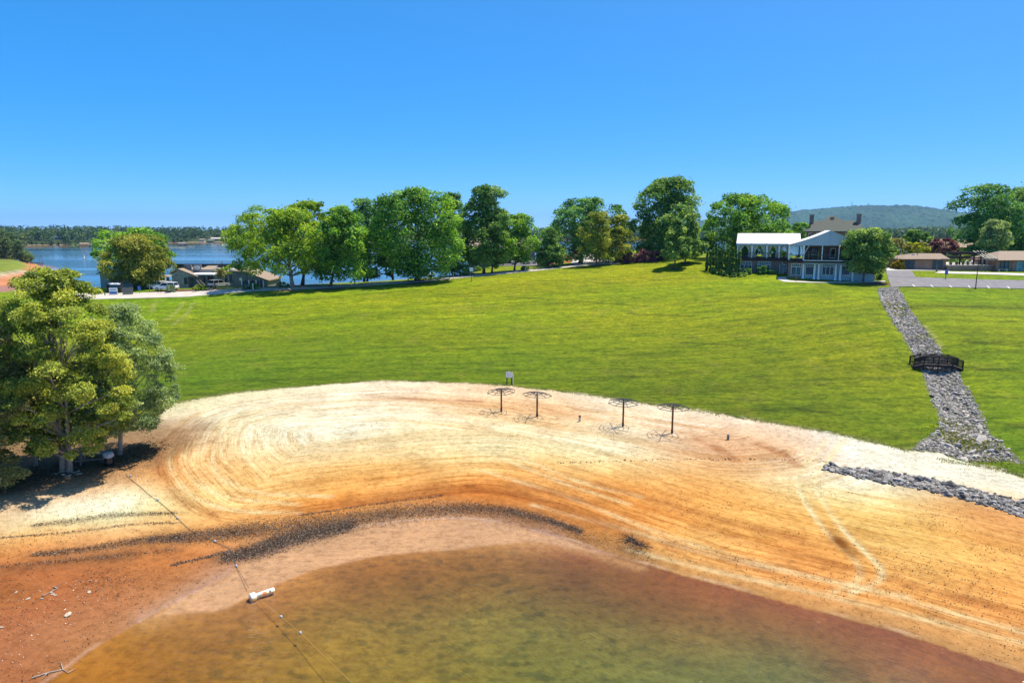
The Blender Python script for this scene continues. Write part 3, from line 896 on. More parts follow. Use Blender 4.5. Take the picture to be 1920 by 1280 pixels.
    sand, dn2 = drag(9.0, 0.40, (0.74, 0.66, 0.55), (1.14, 1.16, 1.20), 0.9, sand)
    # grass: blades and tufts stretched along the mowing direction
    g1 = noise_node(nt, 1.0, 6, obj_coord(nt, (0.5, 1.3, 1)), 0.75)
    g2 = noise_node(nt, 1.0, 5, obj_coord(nt, (1.9, 3.0, 2)), 0.8)
    g3 = noise_node(nt, 0.35, 3, obj_coord(nt, (0.35, 2.4, 1)), 0.6)
    c1 = ramp(nt, g1.outputs[0], [(0.34, (0.56, 0.64, 0.56)), (0.5, (1, 1, 1)), (0.66, (1.36, 1.26, 1.2))])
    c2 = ramp(nt, g2.outputs[0], [(0.36, (0.50, 0.58, 0.48)), (0.5, (1, 1, 1)), (0.64, (1.55, 1.46, 2.4))])
    c3 = ramp(nt, g3.outputs[0], [(0.33, (0.62, 0.70, 0.7)), (0.46, (1, 1, 1)), (0.7, (1.15, 1.08, 1))])
    grass = mixc(nt, mixc(nt, mixc(nt, at.outputs['Color'], c1.outputs[0], 1, 'MULTIPLY'), c2.outputs[0], 1, 'MULTIPLY'), c3.outputs[0], 0.85, 'MULTIPLY')
    nt.links.new(mixc(nt, sand, grass, al.outputs['Fac']), b.inputs['Base Color'])
    b.inputs['Roughness'].default_value = 0.95
    b.inputs['Specular IOR Level'].default_value = 0.1
    bs = bump(nt, n1.outputs[0], 0.8, 0.14)
    bs = bump(nt, dn2.outputs[0], 0.5, 0.10, bs)
    bs = bump(nt, n3.outputs[0], 0.6, 0.03, bs)
    bg = bump(nt, g2.outputs[0], 0.8, 0.16)
    mv = nt.nodes.new('ShaderNodeMix')
    mv.data_type = 'VECTOR'
    nt.links.new(al.outputs['Fac'], mv.inputs[0])
    nt.links.new(bs, mv.inputs[4])
    nt.links.new(bg, mv.inputs[5])
    nt.links.new(mv.outputs[1], b.inputs['Normal'])
    me.materials.append(m)
    struct(put('ground', me))
    return edge
LAWN_EDGE = build_ground()

# lake bed far out and the water sheet
def build_lake():
    M('lake_bottom', (0.04, 0.13, 0.19), 0.9, 0.2, 0.01)
    mb = MB()
    S = 14000
    mb.add([(-S, -600, -4), (S, -600, -4), (S, S, -4), (-S, S, -4)], [(0, 1, 2, 3)])
    struct(mb.build('lake_bed', 'lake_bottom'))
    m, nt, b = new_mat('lake_water')
    nt.nodes.remove(b)
    out = nt.nodes['Material Output']
    oc = obj_coord(nt, (0.55, 1.5, 1))
    n1 = noise_node(nt, 1.6, 5, oc, 0.62)
    n2 = noise_node(nt, 0.22, 3, obj_coord(nt, (0.5, 1.3, 1), (0, 0, R(8))), 0.5)
    # wind lanes: long calm streaks between ruffled water
    lanes = noise_node(nt, 1.0, 3, obj_coord(nt, (0.0022, 0.013, 1), (0, 0, R(-4))), 0.55)
    lr = ramp(nt, lanes.outputs[0], [(0.44, (1, 1, 1)), (0.56, (0.05, 0.05, 0.05))])
    add = nt.nodes.new('ShaderNodeMath')
    add.operation = 'ADD'
    nt.links.new(n1.outputs[0], add.inputs[0])
    nt.links.new(n2.outputs[0], add.inputs[1])
    sep = nt.nodes.new('ShaderNodeSeparateXYZ')
    tc = nt.nodes.new('ShaderNodeTexCoord')
    nt.links.new(tc.outputs['Object'], sep.inputs[0])
    far = nt.nodes.new('ShaderNodeMapRange')
    far.inputs['From Min'].default_value = 60
    far.inputs['From Max'].default_value = 200
    far.inputs['To Min'].default_value = 0.6
    far.inputs['To Max'].default_value = 0.26
    nt.links.new(sep.outputs[1], far.inputs[0])
    mul = nt.nodes.new('ShaderNodeMath')
    mul.operation = 'MULTIPLY'
    nt.links.new(lr.outputs[0], mul.inputs[0])
    nt.links.new(far.outputs[0], mul.inputs[1])
    bp = nt.nodes.new('ShaderNodeBump')
    bp.inputs['Distance'].default_value = 0.22
    nt.links.new(mul.outputs[0], bp.inputs['Strength'])
    nt.links.new(add.outputs[0], bp.inputs['Height'])
    gl = nt.nodes.new('ShaderNodeBsdfGlossy')
    gl.inputs['Roughness'].default_value = 0.06
    nt.links.new(bp.outputs[0], gl.inputs['Normal'])
    tr = nt.nodes.new('ShaderNodeBsdfTransparent')
    tr.inputs['Color'].default_value = (0.95, 0.93, 0.78, 1)
    fr = nt.nodes.new('ShaderNodeFresnel')
    fr.inputs['IOR'].default_value = 1.33
    nt.links.new(bp.outputs[0], fr.inputs['Normal'])
    mx = nt.nodes.new('ShaderNodeMixShader')
    nt.links.new(fr.outputs[0], mx.inputs[0])
    nt.links.new(tr.outputs[0], mx.inputs[1])
    nt.links.new(gl.outputs[0], mx.inputs[2])
    nt.links.new(mx.outputs[0], out.inputs['Surface'])
    MATS['lake_water'] = m
    mb = MB()
    mb.add([(-S, -500, 0), (S, -500, 0), (S, S - 100, 0), (-S, S - 100, 0)], [(0, 1, 2, 3)])
    struct(mb.build('lake', 'lake_water'))
build_lake()
# ------------------------------------------------------------------ vegetation
def prof_r(style, t):
    if style == 'round':
        return np.sqrt(np.clip(1 - (2 * t - 1) ** 2, 0, 1)) ** 0.85
    if style == 'dome':                                # full low skirt, rounded top
        return np.where(t < 0.38, 0.80 + 0.20 * np.sin(t / 0.38 * math.pi / 2), np.sqrt(np.clip(1 - ((t - 0.38) / 0.63) ** 2.2, 0, 1)))
    if style == 'pyramid':
        return np.where(t < 0.22, 0.75 + 0.25 * t / 0.22, np.clip(1 - (t - 0.22) / 0.79, 0, 1) ** 0.75)
    if style == 'oval':
        return np.where(t < 0.35, 0.55 + 0.45 * np.sin(t / 0.35 * math.pi / 2), np.sqrt(np.clip(1 - ((t - 0.35) / 0.66) ** 2, 0, 1)))
    if style == 'vase':
        return np.where(t < 0.6, 0.45 + 0.55 * (t / 0.6), np.sqrt(np.clip(1 - ((t - 0.6) / 0.42) ** 2, 0, 1)))
    if style == 'column':
        return np.where(t < 0.15, 0.8 + 0.2 * t / 0.15, np.clip(1 - ((t - 0.15) / 0.86) ** 2.4, 0, 1))
    if style == 'tall':
        return np.where(t < 0.25, 0.6 + 0.4 * t / 0.25, 0.55 + 0.45 * np.cos(np.clip((t - 0.25) / 0.75, 0, 1) * math.pi / 2 * 1.05))
    return np.ones_like(t)

def leaf_quads(rng, C, N, size, aspect=0.62):
    """folded rhombic leaf sprays at C with normals N"""
    n = len(C)
    N = N / (np.linalg.norm(N, axis=1, keepdims=True) + 1e-9)
    a = rng.normal(size=(n, 3))
    T = np.cross(N, a)
    T /= np.linalg.norm(T, axis=1, keepdims=True) + 1e-9
    B = np.cross(N, T)
    L = (size * rng.uniform(0.65, 1.45, n))[:, None]
    W = L * aspect * rng.uniform(0.7, 1.2, n)[:, None]
    sag = -N * L * rng.uniform(0.05, 0.3, n)[:, None]
    V = np.empty((n, 4, 3))
    V[:, 0] = C - T * L * 0.5 + sag
    V[:, 1] = C - B * W * 0.5
    V[:, 2] = C + T * L * 0.5 + sag
    V[:, 3] = C + B * W * 0.5
    return V.reshape(-1, 3), np.arange(n * 4).reshape(n, 4)

def crown(seed, rx, ry, z0, z1, style, nlobe, nleaf, leaf, pal, lobe_k=0.30, ragged=0.12, flat=0.72, lean=(0, 0), corek=0.10):
    rng = np.random.default_rng(seed)
    H = z1 - z0
    pal = np.array(pal)
    g = 0.61803398875
    # lobe centres: even spread over the envelope, pulled inwards unevenly
    i = np.arange(nlobe)
    t = np.clip((i + 0.5) / nlobe + rng.normal(0, 0.05, nlobe), 0.02, 0.97)
    t = t ** 0.92
    ang = i * g * 2 * math.pi * 1.0 + rng.normal(0, 0.4, nlobe)
    base = lobe_k * min(math.sqrt(rx * ry), H * 0.55)
    lr = base * rng.uniform(0.6, 1.35, nlobe) * (0.75 + 0.35 * prof_r(style, t))
    rad = prof_r(style, t) * np.where(rng.random(nlobe) < 0.72, rng.uniform(0.78, 1.04, nlobe), rng.uniform(0.15, 0.7, nlobe))
    wob = 1 + 0.16 * np.sin(ang * 2 + seed) + 0.10 * np.sin(ang * 3 + t * 7 + seed * 2)
    cx = np.cos(ang) * np.maximum(rad * rx * wob - 0.55 * lr, 0) + lean[0] * t
    cy = np.sin(ang) * np.maximum(rad * ry * wob - 0.55 * lr, 0) + lean[1] * t
    cz_ = z0 + np.clip(t * H, lr * 0.55 * flat, H - lr * 0.75 * flat)
    LC = np.stack([cx, cy, cz_], 1)
    w = lr ** 2
    k = rng.choice(nlobe, size=nleaf, p=w / w.sum())
    D = rng.normal(size=(nleaf, 3))
    D /= np.linalg.norm(D, axis=1, keepdims=True)
    out = LC - np.array([lean[0] * 0.5, lean[1] * 0.5, z0 + H * 0.40])
    out /= np.linalg.norm(out, axis=1, keepdims=True) + 1e-9
    dt = (D * out[k]).sum(1)
    flip = (dt < -0.25) & (rng.random(nleaf) < 0.85)
    D[flip] -= 2 * dt[flip][:, None] * out[k][flip]
    low = (D[:, 2] < -0.35) & (rng.random(nleaf) < 0.6)
    D[low, 2] *= -1
    # each lobe breaks into sub-clumps: radius modulated by a lattice of directions
    sub = rng.normal(size=(nlobe, 7, 3))
    sub /= np.linalg.norm(sub, axis=2, keepdims=True)
    dd = (sub[k] * D[:, None, :]).sum(2).max(1)
    r = lr[k] * (0.45 + 0.55 * np.clip((dd - 0.45) / 0.5, 0, 1)) * rng.uniform(0.72, 1.08, nleaf)
    core = rng.random(nleaf) < corek
    stick = (rng.random(nleaf) < ragged) & ~core
    r[stick] *= rng.uniform(1.05, 1.4, stick.sum())
    C = LC[k] + D * r[:, None] * np.array([1, 1, flat])
    ct = rng.uniform(0.08, 0.9, core.sum())
    ca = rng.uniform(0, 2 * math.pi, core.sum())
    cr = np.sqrt(rng.random(core.sum())) * 0.75 * prof_r(style, ct)
    C[core] = np.column_stack([np.cos(ca) * cr * rx + lean[0] * ct, np.sin(ca) * cr * ry + lean[1] * ct, z0 + ct * H])
    N = 0.50 * D + np.array([0, 0, 0.55]) + 0.45 * rng.normal(size=(nleaf, 3))
    V, Q = leaf_quads(rng, C, N, leaf)
    lobe_mix = rng.random(nlobe)
    c = np.clip(lobe_mix[k] * 0.7 + rng.normal(0, 0.22, nleaf) + 0.15 * (dd - 0.6), 0, 1)
    idx = c * (len(pal) - 1)
    i0 = np.clip(idx.astype(int), 0, len(pal) - 2)
    f = (idx - i0)[:, None]
    col = 2.85 * (pal[i0] * (1 - f) + pal[i0 + 1] * f) * rng.uniform(0.75, 1.25, nleaf)[:, None]
    return V, Q, np.repeat(col, 4, 0), LC, lr

def limb_path(rng, a, b, sag=0.12, n=5):
    a, b = Vector(a), Vector(b)
    L = (b - a).length
    o = Vector((rng.normal(), rng.normal(), abs(rng.normal()))) * L * sag * 0.5
    return [a.lerp(b, k / (n - 1)) + o * math.sin(math.pi * k / (n - 1)) for k in range(n)]

def trunk_mesh(seed, r0, LC, lr, zfork, ztop, nlimb, stems=1, lean=(0, 0), sides=9):
    rng = np.random.default_rng(seed + 99)
    mb = MB()
    for s in range(stems):
        off = Vector((0, 0, 0)) if stems == 1 else Vector(((s - (stems - 1) / 2) * r0 * 2.3, rng.normal() * r0 * 0.5, 0))
        rr = r0 * (1 if s == 0 else rng.uniform(0.7, 0.95))
        pts, rad = [], []
        m = 9
        for q in range(m):
            f = q / (m - 1)
            z = -0.25 + f * (ztop + 0.25)
            wv = 0.25 * r0 * math.sin(3 * f + s)
            pts.append(off * (1 + 1.6 * f) + Vector((lean[0] * f * 0.9 + wv * 2 * f, lean[1] * f * 0.9 + wv, z)))
            rad.append(rr * (1.45 if q == 0 else 1.0) * (1 - 0.82 * f) + 0.02)
        mb.tube(pts, rad, sides)
        order = rng.permutation(len(LC))[:nlimb]
        for k in order:
            tgt = Vector(LC[k])
            f = min(0.9, max(zfork, tgt.z * rng.uniform(0.45, 0.75)) / ztop)
            f = max(f, zfork / ztop)
            p0 = pts[0].lerp(pts[-1], f)
            q = int(f * (m - 1))
            p0 = pts[q].lerp(pts[min(q + 1, m - 1)], f * (m - 1) - q)
            rl = rr * (1 - 0.8 * f) * 0.55 + 0.015
            path = limb_path(rng, p0, tgt)
            mb.tube(path, [rl, rl * 0.8, rl * 0.6, rl * 0.42, rl * 0.2], 6)
    return mb

PAL = {
    'olive': [(0.044, 0.068, 0.013), (0.118, 0.145, 0.024), (0.245, 0.240, 0.042)],
    'maple': [(0.024, 0.066, 0.013), (0.066, 0.143, 0.018), (0.154, 0.220, 0.022)],
    'lime': [(0.044, 0.084, 0.009), (0.106, 0.163, 0.011), (0.185, 0.229, 0.016)],
    'deep': [(0.020, 0.061, 0.020), (0.051, 0.119, 0.034), (0.122, 0.196, 0.051)],
    'oak': [(0.024, 0.062, 0.019), (0.061, 0.115, 0.027), (0.142, 0.196, 0.047)],
    'grey': [(0.050, 0.080, 0.038), (0.110, 0.150, 0.065), (0.22, 0.25, 0.11)],
    'gold': [(0.040, 0.058, 0.010), (0.105, 0.118, 0.018), (0.205, 0.185, 0.040)],
    'cedar': [(0.043, 0.050, 0.016), (0.122, 0.119, 0.040), (0.216, 0.194, 0.072)],
    'pear': [(0.030, 0.065, 0.018), (0.085, 0.140, 0.035), (0.220, 0.250, 0.070)],
    'birch': [(0.048, 0.068, 0.012), (0.108, 0.132, 0.020), (0.192, 0.192, 0.032)],
    'arbor': [(0.022, 0.055, 0.018), (0.050, 0.095, 0.026), (0.14, 0.175, 0.050)],
    'plum': [(0.032, 0.013, 0.016), (0.077, 0.032, 0.041), (0.162, 0.081, 0.090)],
    'pink': [(0.050, 0.017, 0.028), (0.121, 0.050, 0.072), (0.231, 0.121, 0.149)],
    'boxwood': [(0.033, 0.063, 0.007), (0.083, 0.127, 0.011), (0.149, 0.187, 0.017)],
    'yellow': [(0.092, 0.076, 0.005), (0.176, 0.139, 0.008), (0.252, 0.202, 0.017)],
    'limegold': [(0.065, 0.080, 0.006), (0.130, 0.145, 0.009), (0.210, 0.210, 0.015)],
    'rust': [(0.070, 0.028, 0.014), (0.140, 0.063, 0.028), (0.210, 0.112, 0.056)],
    'silver': [(0.050, 0.075, 0.055), (0.110, 0.145, 0.110), (0.200, 0.230, 0.190)],
    'conifer': [(0.022, 0.048, 0.020), (0.056, 0.084, 0.031), (0.126, 0.147, 0.059)],
}

def tree(name, label, base, box, style, pal, seed, Y=None, cat='tree', nlobe=46, nleaf=9000, leaf=0.55, trunk=0.28, stems=1, nlimb=12, bark='bark',
         depth=1.0, lobe_k=0.30, group=None, ragged=0.12, flat=0.72, corek=0.10):
    """base: pixel of the trunk foot (or, with Y, pixel column at that forward distance); box: crown left, top, right, bottom in the frame"""
    if Y is None:
        b = on_ground(*base)
    else:
        p = at_y(base[0], base[1], Y)
        b = Vector((p.x, Y, gz(p.x, Y)))
    sc = (b.y * CP + (CAM_Z - b.z - 5) * SP) / F
    l, tp, r, bt = box
    rx = (r - l) * sc / 2
    ztop = at_y(base[0], tp, b.y).z - b.z
    zbot = max(0.25, at_y(base[0], bt, b.y).z - b.z)
    cxo = ((l + r) / 2 - base[0]) * sc
    root = thing(name, label, cat, b, 0, group)
    V, Q, c, LC, lr = crown(seed, rx * 1.04, rx * depth, zbot, ztop, style, nlobe, int(nleaf * 1.35), leaf, PAL[pal], lobe_k * 1.12, ragged, flat, corek=corek)
    V[:, 0] += cxo
    LC = LC + np.array([cxo, 0, 0])
    put('crown', mesh_np('crown', V, Q, 'foliage', c), root)
    zf = max(zbot * 0.75, 0.3) if zbot > 0.6 else (ztop - zbot) * 0.12
    mb = trunk_mesh(seed, trunk, LC, lr, zf, zbot + (ztop - zbot) * 0.72, nlimb, stems, (cxo, 0))
    mb.local('trunk', bark, root, True)
    return root

# --- shore trees at the left
tree('oak_tree', 'big olive green twin trunked tree at the edge of the beach', (125, 884), (4, 506, 258, 842), 'oval', 'olive', 3, nlobe=200, nleaf=66000, leaf=0.18, trunk=0.21, stems=2, nlimb=30, bark='bark_pale', lobe_k=0.15, ragged=0.3, depth=0.9, corek=0.03, flat=0.62)
tree('oak_tree', 'grey green tree leaning over the sand behind the litter bin', (224, 852), (168, 572, 338, 806), 'oval', 'grey', 5, nlobe=140, nleaf=36000, leaf=0.16, trunk=0.16, nlimb=24, bark='bark_pale', lobe_k=0.20, ragged=0.3, depth=0.9, corek=0.03, flat=0.62)
tree('oak_tree', 'low dark tree with thin stem between the cedar and the big twin trunked tree', (67, 872), (8, 660, 130, 820), 'dome', 'oak', 6, nlobe=60, nleaf=14000, leaf=0.2, trunk=0.12, nlimb=12, bark='bark_pale')
tree('cedar_tree', 'yellowish cedar with feathery boughs down to the ground on the beach', (-24, 918), (-116, 596, 58, 908), 'dome', 'cedar', 7, cat='tree', nlobe=130, nleaf=33000, leaf=0.18, trunk=0.22, nlimb=20, lobe_k=0.20, flat=0.6, corek=0.03)

# --- around the lakeside restaurant
tree('oak_tree', 'dark green tree rising behind the yellowish tree by the restaurant', (272, 520), (186, 428, 336, 512), 'dome', 'maple', 11, Y=160, nlobe=50, nleaf=8000, leaf=0.55)
tree('magnolia_tree', 'yellow green round tree beside the white cars', (268, 541), (208, 440, 324, 533), 'dome', 'gold', 12, nlobe=64, nleaf=14000, leaf=0.45, trunk=0.35)
tree('ornamental_tree', 'small vase shaped rusty green tree by the restaurant porch', (334, 539), (322, 500, 353, 524), 'vase', 'gold', 13, nlobe=16, nleaf=1500, leaf=0.35, trunk=0.16, stems=2, nlimb=5)
tree('ornamental_tree', 'small pale round tree behind the silver car', (413, 528), (402, 503, 426, 520), 'round', 'cedar', 14, Y=152, nlobe=14, nleaf=1200, leaf=0.32, trunk=0.10, nlimb=5)

# --- row along the road
tree('maple_tree', 'broad yellow green maple with low spreading limbs on the road verge', (549, 539), (430, 392, 640, 512), 'dome', 'lime', 21, nlobe=80, nleaf=17000, leaf=0.52, trunk=0.42, nlimb=22, bark='bark_pale', depth=0.75, lobe_k=0.27)
tree('maple_tree', 'taller yellow green tree standing behind the broad maple', (567, 534), (535, 379, 640, 505), 'round', 'lime', 22, nlobe=56, nleaf=10000, leaf=0.52, trunk=0.34, depth=0.7)
tree('maple_tree', 'thin trunked tree between the restaurant and the broad maple', (502, 536), (436, 386, 540, 515), 'round', 'maple', 23, nlobe=50, nleaf=7000, leaf=0.5, trunk=0.26, ragged=0.25, depth=0.6)
tree('maple_tree', 'rounded mid green maple with drooping skirt on the mulch bed', (619, 538), (592, 388, 705, 523), 'dome', 'maple', 24, nlobe=60, nleaf=12000, leaf=0.5, trunk=0.30, depth=0.8)
tree('oak_tree', 'dark tall tree behind the car park by the water', (686, 527), (640, 374, 735, 520), 'round', 'deep', 25, Y=166, nlobe=52, nleaf=8000, leaf=0.55, trunk=0.3, stems=2)
tree('oak_tree', 'dark tree with slim stems behind the bright green maple', (737, 522), (690, 372, 770, 516), 'dome', 'oak', 26, Y=168, nlobe=44, nleaf=8000, leaf=0.55, trunk=0.25)
tree('maple_tree', 'large bright green maple beside the black off road car', (783, 528), (704, 354, 868, 517), 'oval', 'maple', 27, nlobe=95, nleaf=19000, leaf=0.52, trunk=0.42, nlimb=22, lobe_k=0.26, depth=0.8)
tree('oak_tree', 'dark leafy tree filling in behind the bright green maple', (850, 515), (805, 362, 890, 512), 'dome', 'deep', 28, Y=170, nlobe=46, nleaf=8000, leaf=0.55)
tree('oak_tree', 'tallest dark tree of the row with narrow upright crown', (907, 513), (860, 349, 962, 496), 'tall', 'oak', 29, nlobe=70, nleaf=13000, leaf=0.52, trunk=0.30, lobe_k=0.27)
tree('oak_tree', 'slim dark stemmed tree in front of the grey lodge', (922, 512), (890, 400, 968, 495), 'oval', 'oak', 30, nlobe=40, nleaf=6000, leaf=0.48, trunk=0.20)
tree('ash_tree', 'lighter green tree in front of the parked pickup', (964, 508), (935, 402, 1014, 490), 'oval', 'maple', 31, nlobe=46, nleaf=7500, leaf=0.48, trunk=0.22, ragged=0.22)
tree('cherry_tree', 'low dark bushy tree beside the red clay bank', (1027, 502), (1000, 428, 1062, 496), 'pyramid', 'oak', 32, nlobe=44, nleaf=7500, leaf=0.45, trunk=0.24)
tree('oak_tree', 'wide dome shaped dark oak over the drive', (1088, 491), (1030, 372, 1174, 486), 'dome', 'deep', 33, Y=180, nlobe=95, nleaf=19000, leaf=0.52, trunk=0.5, nlimb=20, lobe_k=0.24, ragged=0.05)
tree('young_tree', 'small airy yellow green tree on the lawn by the drive', (1118, 499), (1088, 398, 1152, 484), 'oval', 'birch', 34, nlobe=36, nleaf=5000, leaf=0.42, trunk=0.17, ragged=0.2)
tree('birch_tree', 'weeping light green birch with several stems beside the round bushes', (1156, 492), (1128, 404, 1188, 486), 'oval', 'birch', 35, Y=170, nlobe=36, nleaf=5000, leaf=0.42, trunk=0.13, stems=3)
tree('oak_tree', 'huge rounded dark tree behind the pink shrubs', (1243, 492), (1180, 334, 1316, 490), 'dome', 'oak', 36, Y=176, nlobe=110, nleaf=22000, leaf=0.55, trunk=0.5, nlimb=20, lobe_k=0.23)
tree('pear_tree', 'neat pyramidal young tree on the lawn in front of the huge dark one', (1265, 503), (1236, 412, 1297, 484), 'pyramid', 'pear', 37, nlobe=50, nleaf=9000, leaf=0.42, trunk=0.16)
tree('pear_tree', 'pyramidal young tree with pale tips behind its twin on the lawn', (1284, 494), (1262, 402, 1321, 479), 'pyramid', 'pear', 38, nlobe=50, nleaf=9000, leaf=0.42, trunk=0.16)
tree('oak_tree', 'massive green tree behind the white tent', (1388, 480), (1316, 366, 1472, 492), 'dome', 'maple', 39, Y=168, nlobe=100, nleaf=20000, leaf=0.55, trunk=0.5, nlimb=20, lobe_k=0.24)
tree('pear_tree', 'round young tree on the lawn in front of the grey tent', (1618, 529), (1582, 429, 1663, 508), 'oval', 'pear', 40, nlobe=64, nleaf=14000, leaf=0.42, trunk=0.17, nlimb=16)
tree('oak_tree', 'tall dark tree with ragged crown behind the pool area', (1850, 470), (1790, 346, 1890, 480), 'round', 'deep', 41, Y=186, nlobe=70, nleaf=14000, leaf=0.55, trunk=0.4, ragged=0.25)
tree('oak_tree', 'big green tree behind the right brick building', (1915, 470), (1850, 352, 1975, 480), 'dome', 'oak', 42, Y=190, nlobe=80, nleaf=15000, leaf=0.55, trunk=0.4)
tree('willow_tree', 'soft light green tree behind the wooden pergola', (1865, 470), (1832, 412, 1892, 482), 'oval', 'grey', 43, Y=172, nlobe=36, nleaf=6000, leaf=0.45, trunk=0.2)
tree('oak_tree', 'small dark round tree behind the small brick pool house', (1715, 470), (1690, 431, 1742, 470), 'round', 'oak', 44, Y=185, nlobe=30, nleaf=4500, leaf=0.5, trunk=0.2)
tree('plum_tree', 'purple leaved tree in front of the tan roofed house', (1766, 470), (1742, 447, 1794, 476), 'dome', 'plum', 45, Y=172, nlobe=30, nleaf=4500, leaf=0.42, trunk=0.15)
tree('ornamental_tree', 'bright yellow green small tree behind the pool house roof', (1718, 470), (1696, 455, 1740, 478), 'dome', 'limegold', 46, Y=165, nlobe=24, nleaf=3200, leaf=0.4, trunk=0.13)
tree('ornamental_tree', 'pale leafy tree between the clubhouse tree and the pool house', (1676, 478), (1638, 448, 1704, 492), 'dome', 'cedar', 47, Y=166, nlobe=36, nleaf=5000, leaf=0.42, trunk=0.15)
tree('oak_tree', 'distant dark tree behind the hipped roof of the clubhouse', (1500, 450), (1470, 418, 1530, 450), 'dome', 'maple', 48, Y=235, nlobe=26, nleaf=3500, leaf=0.6, trunk=0.3)

def shrub(name, label, base, w, h, pal, seed, cat='shrub', Y=None, n=1400, leaf=0.28, group=None, style='dome', nlobe=14):
    if Y is None:
        b = on_ground(*base)
    else:
        p = at_y(base[0], base[1], Y)
        b = Vector((p.x, Y, gz(p.x, Y)))
    root = thing(name, label, cat, b, 0, group)
    V, Q, c, LC, lr = crown(seed, w / 2, w / 2, 0.02, h, style, nlobe, n, leaf, PAL[pal], 0.42, 0.05, 0.8)
    put('foliage', mesh_np('foliage', V, Q, 'foliage', c), root)
    mb = MB()
    for k in range(min(5, len(LC))):
        mb.tube([(0, 0, -0.05), tuple(LC[k] * np.array([0.5, 0.5, 0.6])), tuple(LC[k])], [0.05, 0.035, 0.01], 5)
    mb.local('stems', 'bark', root)
    return root

arb = [(1325, 507, 471), (1331, 508, 468), (1336.5, 509, 465), (1342, 510.5, 463), (1348, 511.5, 468), (1353, 512, 464), (1358.5, 513, 470), (1363, 514, 465), (1368, 516, 469), (1373, 515.5, 463), (1379, 517, 467), (1385, 517.5, 470), (1346, 508, 466), (1366, 511, 462)]
for k, (px, py, tp) in enumerate(arb):
    b = on_ground(px, py)
    h = at_y(px, tp, b.y).z - b.z
    root = thing('arborvitae', 'narrow columnar arborvitae in the dark hedge row beside the white tent', 'shrub', b, 0, 'columnar evergreens beside the tent')
    V, Q, c, LC, lr = crown(200 + k, 0.36, 0.36, 0.05, h, 'column', 26, 2400, 0.22, PAL['arbor'], 0.75, 0.03, 1.1)
    put('crown', mesh_np('crown', V, Q, 'foliage', c), root)
    MB().tube([(0, 0, -0.1), (0, 0, h * 0.8)], [0.09, 0.03], 6).local('trunk', 'bark', root)

shrub('round_bush', 'clipped bright green round bush at the end of the bush row near the drive', (1167, 492), 2.4, 2.2, 'boxwood', 301)
shrub('round_bush', 'tall round bush rising behind the clipped bright green ones', (1160, 489), 2.8, 2.8, 'birch', 302)
shrub('round_bush', 'rounded green bush in the middle of the bush row', (1179, 491), 2.4, 1.6, 'boxwood', 303)
shrub('round_bush', 'low wide bright green bush under the pink flowering shrub', (1196, 490), 3.6, 1.5, 'boxwood', 304)
shrub('flowering_shrub', 'pink flowering shrub behind the green bush row', (1180, 487), 4.0, 2.8, 'pink', 305, Y=168, n=2200)
shrub('flowering_shrub', 'dark pink shrub under the huge rounded tree', (1205, 487), 4.6, 3.2, 'pink', 306, Y=168, n=2400)
shrub('flowering_shrub', 'purple flowering shrub next to the young lawn trees', (1230, 489), 4.2, 2.4, 'plum', 307, n=2200)
shrub('flowering_shrub', 'sprawling pale pink shrub at the corner of the lawn bed', (1222, 491), 3.4, 1.3, 'pink', 308, n=1500)
shrub('rust_shrub', 'rust coloured shrub on the red clay bank', (1062, 487), 3.2, 2.2, 'rust', 309)
shrub('rust_shrub', 'reddish shrub beside the dark oak trunk', (1078, 486), 3.4, 2.4, 'rust', 310)
shrub('silver_shrub', 'silvery blue low shrub in front of the white cars', (321, 548), 2.4, 1.5, 'silver', 311)
shrub('lime_shrub', 'bright yellow green grassy shrub beside the porch stairs', (375, 545), 3.6, 1.3, 'boxwood', 312)
shrub('lime_hedge', 'low clipped hedge under the porch windows', (353, 538), 3.0, 1.1, 'boxwood', 313)
shrub('silver_shrub', 'grey green low shrub beside the fenced bin store', (462, 543), 2.2, 1.2, 'silver', 314)
shrub('dark_shrub', 'dark low shrub on the mulch between the bin store and the maple', (477, 542), 2.6, 1.2, 'oak', 315)
shrub('dark_shrub', 'low blue green shrub beneath the broad maple', (530, 539), 2.4, 1.2, 'grey', 316)
shrub('yellow_shrub', 'golden yellow rounded conifer at the corner of the pool house', (1689, 505), 2.2, 2.3, 'yellow', 317)
shrub('yellow_shrub', 'small golden shrub left of the golden conifer', (1678, 504), 1.6, 1.4, 'yellow', 318)
shrub('dark_shrub', 'dark clipped hedge beside the clubhouse corner', (1636, 523), 4.2, 2.0, 'arbor', 319, n=2600)
shrub('lime_shrub', 'spiky yellow green shrub under the round lawn tree', (1606, 524), 1.8, 1.7, 'limegold', 320)
shrub('dark_shrub', 'dark green shrub beneath the left clubhouse window', (1402, 514), 1.9, 1.2, 'deep', 321)
shrub('dark_shrub', 'bushy dark shrub beneath the middle clubhouse window', (1430, 514), 2.4, 1.7, 'deep', 322)
shrub('dark_shrub', 'small dark shrub between the middle window and the door', (1444, 514), 1.7, 1.0, 'deep', 323)
for k, px in enumerate((1337, 1349, 1359, 1376)):
    shrub('pale_shrub', 'small pale shrub at the foot of the evergreen hedge', (px, 512 + k * 2.4), 1.3, 0.9, 'pear', 330 + k, n=500, leaf=0.22, group='pale shrubs along the hedge foot')
shrub('pale_shrub', 'pale rounded shrub at the corner of the evergreen hedge', (1390, 518.5), 1.9, 0.9, 'pear', 336, n=700, leaf=0.22)
shrub('lime_shrub', 'yellow green shrubs spilling over the pool terrace', (1832, 475), 4.0, 2.0, 'limegold', 340, Y=164)
shrub('lime_shrub', 'leafy light green bush behind the pergola', (1812, 474), 4.4, 2.4, 'birch', 341, Y=168)
shrub('dark_shrub', 'dark bush below the purple tree', (1788, 474), 4.0, 2.0, 'oak', 342, Y=166)
